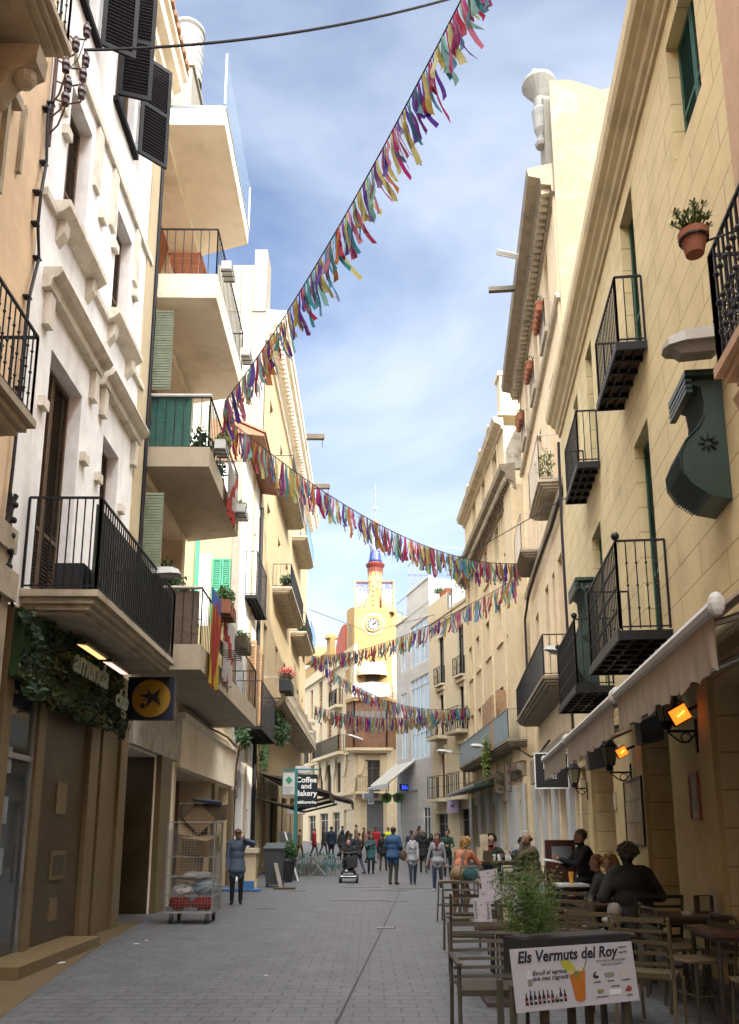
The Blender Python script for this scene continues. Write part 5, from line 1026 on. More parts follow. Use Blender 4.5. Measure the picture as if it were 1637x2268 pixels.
# cables and wires on the right
def wire(pts, r, lab, m=None): b = MB(); b.path(pts, r, 5); tag(b.build('cable', m or M_cable), lab, 'cable')
wire([FR.P(20.82, .06, 12.0), FR.P(20.8, .09, 9.4), FR.P(20.82, .06, 4.2)], .04, 'black cable down the end of the yellow house')
wire([FR2.P(20.9, .12, 11.0), FR2.P(24, .14, 10.8), FR2.P(28, .16, 10.9), FR2.P(31.2, .16, 10.75), FR2.P(32.8, .18, 10.2), FR2.P(32.9, .16, 6.0)], .05, 'thick dark cable bundle under the beige string course and down its corner')
wire([FR3.P(33.2, .3, 5.0), FR2.P(31.5, .3, 4.5), FR2.P(29, .3, 4.3), FR2.P(26, .25, 4.5)], .04, 'tangled dark cable under the grey panelled balcony')
wire([FR.P(16.5, .02, 8.9), FR2.P(24.5, 3.2, 9.9), FR3.P(38, 2.2, 11.6)], .012, 'thin horizontal wire in front of the cream facades')
wire([Vector((-3.8, 51, 15.6)), Vector((0, 56, 15.35)), Vector((5.2, 52, 15.8))], .02, 'thin wire strung across the far end of the street below the spire')
b = MB(); b.box(FR2, 22.0, 31.5, .0, .35, 3.45, 4.3); b.build('fascia', M_dstone, None); 
o = bpy.data.objects['fascia']; o.parent = bpy.data.objects['beige_house']; o.data.transform(Matrix.Translation(-OFF['beige_house']))
b = MB()
for a, w in ((20.9, .35), (23.0, .7), (26.3, .9), (29.2, .8), (31.9, 1.0)): b.box(FR2, a, a+w, 0, .14, 0, 3.44)
b.build('shop_pier', M_wgrey if 'M_wgrey' in globals() else mat('pale_grey_pier', (.36, .36, .355), var=.06, stain=(.35, .33, .3), stain_amt=.4, bump=.05), bpy.data.objects['beige_house'])
# grey panelled shop piers of the cream house
b = MB()
for a, w in ((33.05, .5), (34.7, 1.8), (38.3, 1.2), (41.1, 1.0), (43.6, 1.1), (46.7, 1.0)): b.box(FR3, a, a+w, .0, .16, 0, 3.6)
b.build('shop_pier', MATS['pale_grey_pier'], bpy.data.objects['balustraded_house'])
t = thing('shop_canopy', 'sloping dark green shop canopy under the far grey panelled balcony', 'canopy', FR3.P(41, 0, 3.9)); b = MB(); b.prism([FR3.P(37.2, .05, 4.3), FR3.P(37.2, 1.5, 3.75), FR3.P(37.2, 1.5, 3.65), FR3.P(37.2, .05, 3.9)], FR3.d*9.6); b.build('cover', M_dkgr, t); b = MB(); b.tube(FR3.P(37.2, 1.52, 3.75), FR3.P(46.8, 1.52, 3.75), .05, 6); b.build('bar', M_gmet, t)
def hang_sign(name, lab, cat, p, right, w, h, m, lines, tm, th=.06, frame=None, off=.0):
    t2 = thing(name, lab, cat, p); p = _p(p); r = _p(right).normalized(); up = Vector((0, 0, 1)); nrm = r.cross(up)
    b = MB(); b.hexa([p-r*w/2-up*h/2-nrm*th, p+r*w/2-up*h/2-nrm*th, p+r*w/2-up*h/2, p-r*w/2-up*h/2, p-r*w/2+up*h/2-nrm*th, p+r*w/2+up*h/2-nrm*th, p+r*w/2+up*h/2, p-r*w/2+up*h/2]); b.build('board', m, t2)
    if frame:
        b = MB(); f = .025
        for x0, x1, z0, z1 in ((-w/2-f, w/2+f, h/2, h/2+f), (-w/2-f, w/2+f, -h/2-f, -h/2), (-w/2-f, -w/2, -h/2, h/2), (w/2, w/2+f, -h/2, h/2)):
            b.hexa([p+r*x0+up*z0-nrm*th, p+r*x1+up*z0-nrm*th, p+r*x1+up*z0+nrm*.01, p+r*x0+up*z0+nrm*.01, p+r*x0+up*z1-nrm*th, p+r*x1+up*z1-nrm*th, p+r*x1+up*z1+nrm*.01, p+r*x0+up*z1+nrm*.01])
        b.build('frame', frame, t2)
    for s_, x, z, sz, sh in lines: text_mesh(s_, sz, frame_at(p+r*x+up*z+nrm*.006, r, up), tm, 'lettering', t2, shear=sh, off=off)
    return t2
M_wt = mat('white_letters', (.75, .75, .72), var=0, bump=0); M_bt = mat('black_letters', (.02, .02, .02), var=0, bump=0); M_rt = mat('red_letters', (.45, .05, .04), var=0, bump=0)
hang_sign('shop_sign', 'black hanging shop sign with white letters behind the farthest awning', 'sign', FR.P(19.8, .75, 3.1) , FR.n*-1, .75, .8, M_bplast, [('ROY', 0, .1, .2, 0), ('1922', 0, -.15, .12, 0)], M_wt, frame=M_wt)
hang_sign('cafe_sign', 'dark sign saying Coffee and Bakery on the bracket over the teal post', 'sign', (-2.48, 33.0, 3.3), (1, 0, 0), .88, 1.28, mat('dark_navy_board', (.008, .012, .02), rough=.5, var=0, bump=0), [('Coffee', 0, .42, .3, 0), ('and', 0, .18, .28, 0), ('Bakery', 0, -.1, .3, 0), ('Pa&Sucrerina', 0, -.44, .15, 0)], M_wt, off=.006)
t2 = hang_sign('notice_sign', 'pale notice board with a green diamond on the teal post', 'sign', (-3.12, 32.5, 3.56), (1, 0, 0), .46, .85, M_plastic, [], M_bt, frame=mat('teal_paint', (.025, .15, .15), rough=.5, var=.1, bump=0))
M_teal = MATS['teal_paint']
b = MB(); b.prism([(-3.12, 32.485, 3.84), (-2.98, 32.485, 3.69), (-3.12, 32.485, 3.54), (-3.26, 32.485, 3.69)], (0, -.006, 0)); b.build('diamond', mat('green_diamond', (.03, .22, .12), var=0, bump=0), t2)
b = MB(); [b.wb(-3.3+.02*k, -2.96-.03*k, 32.488, 32.494, 3.4-k*.07, 3.415-k*.07) for k in range(4)]; b.build('print_lines', M_lampg, t2)
t2 = thing('sign_post', 'square teal post holding the notice board outside the cafe', 'post', (-2.98, 33, 0)); b = MB(); b.wb(-2.94, -2.82, 32.9, 33.02, 0, 4.1); b.build('post', M_teal, t2); b = MB(); b.wb(-3.4, -2.0, 32.92, 32.98, 4.1, 4.16); b.build('crossbar', M_teal, t2)
b = MB(); b.wb(-2.95, -2.35, 33.3, 33.6, 4.02, 4.3); t2 = b.build('wall_lamp_box', M_plastic); tag(t2, 'small white lamp box above the dark cafe sign', 'lamp')
hang_sign('shop_sign', 'white script shop sign on the pale grey pier, left of the tall narrow one', 'sign', FR3.P(35.5, .62, 3.75), (.35, .9, 0), 1.5, .85, M_pcream, [('Bon Cafe', 0, .05, .36, .3), ('Restaurant', 0, -.26, .15, 0)], M_bt, frame=M_brown)
hang_sign('shop_sign', 'tall narrow white shop sign with red letters on the pale grey pier', 'sign', FR3.P(33.6, .62, 3.85), (.4, .9, 0), .9, 1.05, M_plastic, [('vins', 0, .22, .3, .2), ('bar', .05, -.2, .26, .2)], M_rt, frame=M_brown)
hang_sign('shop_sign', 'small purple and white shop sign on the pale cream ground floor', 'sign', FR4.P(49.9, .3, 3.3), -FR4.d, 1.7, .8, mat('lilac_board', (.42, .36, .56), var=.1, bump=0), [('moda', 0, 0, .3, 0)], M_bt)
hang_sign('advert_board', 'small red bordered white board under the cafe awning far down the street', 'sign', (-4.1, 47, 3.0), (1, 0, 0), 1.0, .5, M_plastic, [('HOTEL', 0, 0, .22, 0)], M_bt, frame=M_rbrown)
# LED clock, pharmacy cross and optician's glasses
t2 = thing('led_display', 'small blue glowing digital time display under the white awning', 'display', (2.7, 58.6, 4.9)); b = MB(); b.wb(2.1, 3.15, 58.55, 58.75, 4.62, 5.08); b.build('casing', M_bplast, t2)
text_mesh('21:10', .34, frame_at((2.62, 58.54, 4.85), (1, 0, 0), (0, 0, 1)), mat('blue_led', (.05, .1, 1), var=0, bump=0, emit=(.02, .06, 1), estr=1.2), 'digits', t2, off=.012)
b = MB(); b.wb(2.9, 3.4, 58.8, 59.0, 4.1, 4.5); tag(b.build('purple_box_sign', mat('purple_box', (.14, .10, .3), var=0, bump=0)), 'little purple box sign just below the blue display', 'sign')
t2 = thing('pharmacy_cross', 'unlit grey pharmacy cross with a white edge hanging by the tower corner', 'sign', (.1, 60, 4.35)); cr_ = [(-.2, .6), (.2, .6), (.2, .2), (.6, .2), (.6, -.2), (.2, -.2), (.2, -.6), (-.2, -.6), (-.2, -.2), (-.6, -.2), (-.6, .2), (-.2, .2)]
b = MB(); b.prism([(.1+x*1.0, 60, 4.35+z) for x, z in cr_], (0, .2, 0)); b.build('edge', M_plastic, t2); b = MB(); b.prism([(.1+x*.84, 59.99, 4.35+z*.84) for x, z in cr_], (0, -.02, 0)); b.build('face', mat('grey_cross', (.12, .13, .15), var=.1, bump=0), t2); b = MB(); b.wb(-.3, .7, 60.1, 60.14, 4.97, 5.0); b.build('hanger', M_iron, t2)
t2 = thing('glasses_sign', 'green optician sign shaped like a pair of spectacles', 'sign', (1.62, 60, 4.2)); M_gg = mat('green_sign', (.03, .25, .06), rough=.4, var=.1, bump=0)
b = MB()
for cx in (1.22, 2.02):
    n = 20
    for k in range(n):
        a, a2 = 2*math.pi*k/n, 2*math.pi*(k+1)/n; b.hexa([(cx+r_*math.cos(q), y, 4.2+r_*math.sin(q)) for q in (a, a2) for (r_, y) in ((.2, 60), (.36, 60), (.36, 60.12), (.2, 60.12))])
b.wb(1.5, 1.75, 60, 60.1, 4.28, 4.4); b.build('frames', M_gg, t2); b = MB(); [b.prism([(cx+.2*math.cos(k*.5236), 60.03, 4.2+.2*math.sin(k*.5236)) for k in range(12)], (0, .03, 0)) for cx in (1.22, 2.02)]; b.build('lens', M_brown, t2); b = MB(); b.tube((1.22, 60.05, 4.5), (1.22, 60.05, 4.8), .03, 5); b.tube((2.02, 60.05, 4.5), (2.02, 60.05, 4.8), .03, 5); b.build('hanger', M_rust, t2)
# coffee shop awning
t2 = thing('cafe_awning', 'dark brown cafe awning reaching out over the left side of the street', 'awning', (-2.5, 38, 3)); M_dawn = mat('dark_brown_awning_cloth', (.055, .042, .03), rough=.8, var=.2, bump=.2)
b = MB(); b.prism([FL4.P(34.6, .05, 4.25), FL4.P(34.6, 3.1, 3.35), FL4.P(34.6, 3.1, 3.25), FL4.P(34.6, .05, 4.15)], FL4.d*4.0); b.prism([FL4.P(38.8, .05, 4.2), FL4.P(38.8, 3.9, 3.2), FL4.P(38.8, 3.9, 3.1), FL4.P(38.8, .05, 4.1)], FL4.d*4.6); b.build('canopy', M_dawn, t2)
b = MB(); b.box(FL4, 34.6, 38.6, 3.06, 3.1, 3.0, 3.27); b.box(FL4, 38.8, 43.4, 3.86, 3.9, 2.86, 3.15); b.build('valance', M_dawn, t2)
b = MB(); [b.path([FL4.P(a, .05, 3.1), FL4.P(a, 1.4, 2.75), FL4.P(a, 3.05, 3.15)], .05, 5) for a in (35, 38.3, 39.4, 43)]; b.build('folding_arm', M_dawn, t2)
# ---------------------------------------------------------------- pots, planters, flags
def pot(lab, c, r=.14, h=.26, plant=None, ph=.3, group=None, m=None, dens=120, size=.045):
    t2 = thing('potted_plant', lab, 'potted plant', c, group=group); c = _p(c); b = MB(); b.lathe(c, [(r*.68, 0), (r*.94, h*.78), (r*1.08, h*.78), (r*1.1, h), (r*.95, h), (r*.9, h*.9)], 16); b.build('pot', m or M_terra, t2)
    b = MB(); foliage(b, c+Vector((0, 0, h+ph*.45)), (r*1.5, r*1.5, ph*.5), dens, size); b.build('leaves', plant or M_leaf, t2)
    return t2
# succulent in a pot on the ornate balcony
c = Vector((2.81, 6.3, 6.50)); t2 = thing('potted_succulent', 'terracotta pot of succulent hanging by the ornate black balcony', 'potted plant', c)
b = MB(); b.lathe(c, [(.075, 0), (.108, .15), (.127, .15), (.131, .21), (.116, .21), (.105, .19)], 20); b.build('pot', M_terra, t2)
b = MB()
for i in range(26):
    a = i*2.4; rr = .03+.15*(i/26); tip = c+Vector((rr*math.cos(a), rr*math.sin(a), .26+.13*random.random()+(.09 if i < 4 else 0))); b.tube(c+Vector((0, 0, .18)), tip, .007, 4)
    for k in range(14): d = Vector((math.cos(k*.9+i), math.sin(k*.9+i), .5-.12*(k%5))).normalized(); b.face([tip, tip+d*.03+d.orthogonal()*.017, tip+d*.055, tip+d*.03-d.orthogonal()*.017])
b.build('succulent', mat('succulent_leaf', (.10, .13, .03), var=.3, bump=0), t2, fixn=False)
b = MB(); k_ = [c+Vector((.12*math.cos(q*.52), .12*math.sin(q*.52), .14)) for q in range(13)]; b.path(k_, .008, 4); b.tube(k_[0], c+Vector((.6, -.35, .1)), .01, 4); b.build('hanging_ring', M_iron, t2)
i_ = 0
for a in (23.0, 26.3, 29.9):
    for q in range(5 if a < 25 else 4):
        i_ += 1; P = FR2.P(a-.1+q*.26, .34, 17.45 - .03*q)
        pot('terracotta pot on the %s window rail, %s one along' % ({23.0: 'nearest top', 26.3: 'middle top', 29.9: 'farthest top'}[a], ['first', 'second', 'third', 'fourth', 'fifth'][q]), P, .13, .28, M_leaf, .25, 'terracotta pots on the top windows', dens=60)
def box_planter(lab, F, a, n, z, w=.5, d=.22, h=.2, m=None, pm=None, fl=None, along=True, group=None, dens=160, ph=.22, sl=True):
    t2 = thing('window_box', lab, 'planter', F.P(a, n, z), group=group); b = MB(); b.box(F, a-w/2, a+w/2, n-d/2, n+d/2, z, z+h); b.build('trough', m or M_plastic, t2)
    if pm: b = MB(); foliage(b, F.P(a, n, z+h+ph*.35), (d*.7, w*.5, ph*.6), dens, .045); b.build('leaves', pm, t2, fixn=False)
    if fl: b = MB(); foliage(b, F.P(a, n, z+h+ph*.7), (d*.8, w*.52, ph*.45), dens, .04); b.build('blossoms', fl, t2, fixn=False)
    b = MB()
    for q in (-.35, 0, .35): b.path([F.P(a+q*w, n-d/2, z+h*.9), F.P(a+q*w, n-d/2-.01, z-.02), F.P(a+q*w, n+d/2+.02, z-.02), F.P(a+q*w, n+d/2+.02, z+h*.7)], .01, 4)
    b.build('bracket', M_iron, t2); return t2
G_ = 'planters hung on the balcony rails'
box_planter('white planter on the third floor rail nearest the camera', FL, 16.3, 1.45, 13.75, pm=None, group=G_); box_planter('white planter farther along the third floor rail', FL, 19.4, 1.45, 13.6, group=G_)
box_planter('white planter with pale shoots at the near corner of the second floor rail', FL, 16.4, 1.45, 9.55, pm=M_leafy, group=G_); box_planter('white planter with yellow green shoots at the far end of the second floor rail', FL, 19.5, 1.45, 9.35, w=.7, pm=M_leafy, group=G_)
box_planter('bushy green terracotta planter on the flag balcony rail', FL, 17.8, 1.42, 6.3, w=.9, d=.32, h=.3, m=M_terra, pm=M_leaf, group=G_, dens=500, ph=.45); box_planter('brown planter with trailing green at the far side of the flag balcony', FL, 20.6, 1.42, 6.15, w=1.0, d=.3, h=.3, m=M_brown, pm=M_leaf, group=G_, dens=260, ph=.25)
box_planter('red geraniums in a black box on the long stone balcony corner', FL4, 35.6, 1.1, 7.6, w=1.5, d=.5, h=.5, m=M_bplast, pm=M_leafd, fl=M_fred, group=G_, dens=500, ph=.6)
box_planter('dark box standing on the long first floor balcony', FL, 11.2, .45, 4.73, w=.75, d=.4, h=.5, m=M_bplast, group=None)
for k, (a, n, z, r_) in enumerate(((17.2, .95, 9.36, .17), (17.7, .7, 9.36, .2), (18.3, 1.0, 9.36, .16), (16.7, .9, 9.36, .14))):
    pot('pot plant %s on the green netted second floor balcony' % ('nearest the corner', 'with the tallest leaves', 'at the far end', 'behind the netting')[k], FL.P(a, n, z), r_, .28, M_leafd, .75, 'pot plants on the second floor balcony', dens=260, size=.06)
for k, a in enumerate((16.6, 17.6, 18.6)): pot('tall dark shrub on the first floor balcony, %s' % ('nearest', 'middle', 'farthest')[k], FL.P(a, .4, 5.23), .2, .3, M_leafd, 1.9, 'dark shrubs on the flag balcony', dens=420, size=.07)
t2 = thing('balcony_shrub', 'spiky green shrub behind the pale rail of the beige house balcony', 'shrub', FR2.P(23.3, .4, 11.73)); b = MB(); foliage(b, FR2.P(23.2, .35, 12.4), (.3, .6, .6), 260, .07); b.build('leaves', M_leafy, t2); b = MB(); b.lathe(FR2.P(23.2, .35, 11.73), [(.14, 0), (.18, .3)], 10); b.build('pot', M_terra, t2)
t2 = thing('trailing_plant', 'yellowing plant trailing down from the far grey panelled balcony', 'plant', FR3.P(36.6, .9, 5.3)); b = MB(); foliage(b, FR3.P(36.7, .95, 4.9), (.22, .35, 1.15), 600, .08); b.build('leaves', M_leafy, t2)
for a, z in ((40, 13.36), (43, 13.36), (50, 13.46), (52, 13.46)): pot('dark pot plant on the %s balcony of the far cream house, %s' % ('middle near' if a < 45 else 'middle far', 'near end' if a in (40, 50) else 'far end'), FL4.P(a, .5, z), .25, .4, M_leafd, .7, 'pots on the iron balconies', dens=160, size=.1)
# table and chair on the third floor balcony
t2 = thing('folding_table', 'red brown slatted table folded on the third floor balcony', 'table', FL.P(16.3, .5, 13.36)); b = MB(); [b.box(FL, 16.0+i*.09, 16.07+i*.09, .15, .9, 14.1, 14.13) for i in range(8)]; b.build('tabletop', M_rbrown, t2)
for a, n in ((16.05, .2), (16.65, .2), (16.05, .85), (16.65, .85)): b = MB(); b.tube(FL.P(a, n, 13.36), FL.P(a, n, 14.1), .02, 5); b.build('leg', M_rbrown, t2)
# cloths and flags
def cloth(lab, name, cat, F, a0, a1, n, z0, z1, m, wob=.04, parts=None):
    t2 = thing(name, lab, cat, F.P(a0, n, z0)); b = MB(); k, r_ = 10, 12
    f = lambda i, j: F.P(a0+(a1-a0)*i/k*(1-.25*(r_-j)/r_*.6), n+wob*math.sin(i*1.7+j*.3)*(1.2-j/r_), z0+(z1-z0)*j/r_)
    for i in range(k):
        for j in range(r_): b.face([f(i, j), f(i+1, j), f(i+1, j+1), f(i, j+1)], (parts(i/k, j/r_) if parts else 0))
    b.build('cloth', m, t2, smooth=True, fixn=False); return t2
M_fy = mat('yellow_flag_cloth', (.35, .26, .02), var=.1, bump=0, trans=.3); M_fr = mat('red_flag_cloth', (.26, .03, .02), var=.1, bump=0, trans=.3); M_fw = mat('white_flag_cloth', (.36, .33, .31), var=.08, bump=0, trans=.3); M_fb = mat('blue_flag_cloth', (.04, .07, .22), var=.1, bump=0)
cloth('yellow and red striped flag with a blue corner hung on the first floor balcony', 'flag', 'flag', FL, 16.2, 17.5, 1.40, 4.55, 6.55, [M_fy, M_fr, M_fb], parts=lambda u, v: 2 if v > .85-.3*abs(u-.5) and v > .78 else (1 if (int(u*6) % 2 == 1) else 0))
cloth('white banner with a faded red figure hung on the first floor balcony', 'banner', 'banner', FL, 17.7, 19.4, 1.40, 4.95, 6.45, [M_fw, M_fr], parts=lambda u, v: 1 if abs(v-.55+.5*(u-.5)) < .12 or abs(u-.45) < .09 and v < .5 else 0)
cloth('white and red cloth hung outside the second floor balcony', 'cloth_banner', 'banner', FL, 17.4, 18.9, 1.42, 8.7, 10.0, [M_fw, M_fr], parts=lambda u, v: 1 if v < .25 or abs(u-v) < .12 else 0)
t2 = thing('drying_rack', 'black wire rack jutting from the first floor balcony by the flags', 'rack', FL.P(18, 1.4, 5.6)); b = MB(); [b.path([FL.P(17.2+i*.2, 1.38, 5.75), FL.P(17.2+i*.2, 1.38, 5.45), FL.P(17.2+i*.2, 1.75, 5.42), FL.P(17.2+i*.2, 1.75, 5.7)], .012, 4) for i in range(6)]; b.tube(FL.P(17.2, 1.75, 5.45), FL.P(18.2, 1.75, 5.45), .012, 4); b.build('wires', M_iron, t2)
# street cabinet on corner of white house: wall vine above the arched door
t2 = thing('wall_vine', 'withered creeper and cables over the low shop lintel', 'plant', FL.P(27.8, .2, 4.4)); b = MB(); foliage(b, FL.P(28.6, .35, 4.9), (.3, .5, .45), 200, .09); foliage(b, FL4.P(37, .6, 6.3), (.5, 3.0, .8), 500, .12); foliage(b, FL4.P(35.0, .3, 4.9), (.2, .7, 1.2), 260, .1); b.build('leaves', [M_leafd], t2, fixn=False)
b = MB(); b.path([FL.P(26, .25, 4.6), FL.P(27.5, .3, 4.45), FL.P(28.4, .3, 4.7), FL.P(28.7, .15, 4.0), FL.P(28.7, .1, 2.9)], .04, 5); b.path([FL.P(20, .22, 4.6), FL.P(23, .25, 4.5), FL.P(26, .25, 4.6)], .035, 5); b.build('stem', M_brsh, t2)
# ================================================================ street level, left
t2 = thing('roll_cage', 'tall wire roll cage heaped with cardboard and rubbish on two black wheels', 'roll cage', (-3.28, 16.3, 0)); x0, x1, y0, y1 = -3.78, -2.9, 15.95, 16.75
b = MB(); b.wb(x0, x1, y0, y1, .19, .23)
for x in (x0, x1):
    for y in (y0, y1): b.tube((x, y, .2), (x, y, 1.84), .017, 6)
for (p, q) in (((x0, y0), (x1, y0)), ((x0, y0), (x0, y1)), ((x1, y0), (x1, y1)), ((x0, y1), (x1, y1))):
    for z in (.5, .85, 1.2, 1.84): b.tube((p[0], p[1], z), (q[0], q[1], z), .011, 4)
b.build('frame', M_gmet, t2)
b = MB()
for (p, q) in (((x0, y0), (x1, y0)), ((x1, y0), (x1, y1)), ((x0, y0), (x0, y1))):
    for i in range(15): f = (i+.5)/15; x, y = p[0]+(q[0]-p[0])*f, p[1]+(q[1]-p[1])*f; b.tube((x, y, .22), (x, y, 1.7), .0028, 3)
    for i in range(30): z = .26+i*.052; b.tube((p[0], p[1], z), (q[0], q[1], z), .0025, 3)
b.build('wire_mesh', M_gmet, t2)
for x, y in ((x0+.12, y0+.05), (x1-.1, y0+.05), (x0+.12, y1-.05), (x1-.1, y1-.05)):
    b = MB(); b.lathe((x-.025, y, .1), [(.02, 0), (.1, .004), (.1, .046), (.02, .05)], 14, axis='x'); b.tube((x, y, .1), (x, y, .2), .02, 6); b.build('wheel', M_bplast, t2)
M_card = mat('cardboard', (.14, .095, .05), rough=.85, var=.15, scale=6, bump=.1)
M_cardd = mat('dark_cardboard', (.06, .04, .022), rough=.85, var=.2, scale=6, bump=.1)
rr = random.Random(5)
def rbox(c, s, rot, m, lab, name, cat, grp=None):
    b = MB(); b.wb(-s[0]/2, s[0]/2, -s[1]/2, s[1]/2, -s[2]/2, s[2]/2); o = b.build(name, m); place(o, c, 0); o.rotation_euler = rot; tag(o, lab, cat, grp); return o
for i, (c, s, rot, m, lab) in enumerate((((-3.45, 16.3, 1.05), (.5, .6, .35), (.1, .05, .3), M_card, 'cardboard box in the middle of the roll cage'), ((-3.2, 16.2, 1.42), (.55, .45, .3), (.2, .1, -.4), M_card, 'cardboard box near the top of the roll cage'), ((-3.4, 16.35, 1.75), (.6, .5, .02), (.9, .2, .5), M_card, 'flat cardboard sheet leaning out of the roll cage top'), ((-3.25, 16.2, 1.9), (.42, .02, .42), (.1, .78, .15), M_card, 'cardboard sheet standing on one corner on the roll cage'), ((-3.2, 16.5, 2.05), (.8, .6, .3), (.05, .03, .1), M_cardd, 'dark flattened carton on top of the roll cage heap'), ((-3.15, 16.35, 2.24), (.5, .5, .06), (.1, .1, .3), MATS['dark_blue_box'], 'dark blue lid topmost on the roll cage heap'), ((-3.55, 16.5, 1.98), (.35, .4, .42), (.1, .1, .2), M_cardd, 'dark carton at the left top of the roll cage'))):
    rbox(c, s, rot, m, lab, 'cardboard_box', 'cardboard', 'cardboard in the roll cage')
for i, (c, r_, m, lab) in enumerate((((-3.55, 16.15, .37), (.2, .15, .13), M_fr, 'red plastic bag low on the left of the roll cage'), ((-3.12, 16.15, .36), (.2, .15, .12), M_fr, 'red plastic bag low on the right of the roll cage'), ((-3.5, 16.2, .6), (.2, .16, .12), M_plastic, 'white carrier bag above the left red bag'), ((-3.1, 16.2, .65), (.22, .17, .18), M_gpanel, 'grey rubbish bag above the right red bag'), ((-3.3, 16.15, .86), (.36, .17, .09), M_fw, 'crumpled pale paper and plastic across the roll cage'))):
    o = MB(); o.blob((0, 0, 0), r_, 16, 10); o = o.build('rubbish_bag', m, smooth=False); o.location = c
    for v in o.data.vertices: v.co += Vector(v.co).normalized()*.04*noise.noise(Vector(v.co)*14+Vector((i*3, 0, 0)))*1.6
    tag(o, lab, 'rubbish bag', 'bags of rubbish in the roll cage')
t2 = thing('wheelie_bin', 'dark grey wheelie bin with its lid tilted, by the arched white house', 'bin', (-3.0, 27.3, 0)); b = MB(); b.hexa([(-3.25, 27, .08), (-2.8, 27, .08), (-2.8, 27.6, .08), (-3.25, 27.6, .08), (-3.33, 26.9, 1.15), (-2.74, 26.9, 1.15), (-2.74, 27.7, 1.15), (-3.33, 27.7, 1.15)]); b.build('body', mat('bin_plastic', (.05, .055, .06), rough=.5, var=.1, bump=0), t2); b = MB(); b.hexa([(-3.36, 26.86, 1.16), (-2.7, 26.86, 1.16), (-2.7, 27.75, 1.3), (-3.36, 27.75, 1.3), (-3.36, 26.86, 1.2), (-2.7, 26.86, 1.2), (-2.72, 27.75, 1.36), (-3.34, 27.75, 1.36)]); b.build('lid', MATS['bin_plastic'], t2); b = MB(); [b.lathe((x, 27.6, .1), [(.1, 0), (.1, .05)], 12, axis='x') for x in (-3.3, -2.8)]; b.build('wheel', M_bplast, t2)
t2 = thing('potted_bush', 'big dark pot with a clipped green bush beside the wheelie bin', 'potted plant', (-2.85, 30, 0)); b = MB(); b.lathe((-2.9, 29.9, 0), [(.2, 0), (.33, .7), (.36, .72), (.34, .8)], 16); b.build('pot', M_bplast, t2); b = MB(); foliage(b, (-2.9, 29.9, 1.05), (.42, .42, .4), 900, .06); b.build('leaves', M_leafd, t2)
t2 = thing('stone_pedestal', 'short stone pedestal with a chipped cap by the arched doorway', 'pedestal', (-3.75, 26.9, 0)); b = MB(); b.wb(-3.95, -3.55, 26.7, 27.1, .25, 1.05); b.build('shaft', M_lower, t2); b = MB(); b.wb(-4.02, -3.48, 26.63, 27.17, 1.051, 1.2); b.build('cap', M_pcream, t2); b = MB(); b.wb(-4.0, -3.5, 26.65, 27.15, 0, .249); b.build('base', M_lower, t2)
b = MB(); b.wb(-4.3, -3.2, 25.0, 25.5, .02, .06); b.wb(-3.75, -3.4, 25.1, 25.4, .061, .28); tag(b.build('low_trolley', mat('blue_box', (.05, .14, .3), var=.1, bump=0)), 'blue box on a flat board on the ground by the stone pedestal', 'box')
t2 = thing('chalk_board', 'tall narrow A-frame board with a white edge leaning by the teal post', 'board', (-2.75, 31.2, 0)); b = MB(); b.hexa([(-3.05, 30.9, 0), (-2.55, 30.9, 0), (-2.55, 30.94, 0), (-3.05, 30.94, 0), (-3.35, 31.4, 1.7), (-2.9, 31.4, 1.7), (-2.9, 31.44, 1.7), (-3.35, 31.44, 1.7)]); b.build('board', M_bplast, t2); b = MB(); b.hexa([(-2.6, 30.88, 0), (-2.54, 30.88, 0), (-2.54, 30.96, 0), (-2.6, 30.96, 0), (-3.15, 31.36, 1.72), (-3.09, 31.36, 1.72), (-3.09, 31.44, 1.72), (-3.15, 31.44, 1.72)]); b.build('edge', M_plastic, t2)
t2 = thing('fallen_board', 'wooden plank and base lying by the wheelie bin', 'board', (-2.6, 26, 0)); b = MB(); b.hexa([(-2.75, 26.2, 0), (-2.62, 26.2, 0), (-2.62, 26.25, 0), (-2.75, 26.25, 0), (-3.0, 26.8, .75), (-2.88, 26.8, .75), (-2.88, 26.85, .75), (-3.0, 26.85, .75)]); b.build('plank', M_brown, t2); b = MB(); b.wb(-2.9, -2.25, 25.9, 26.3, .01, .05); b.build('base', M_brown, t2)
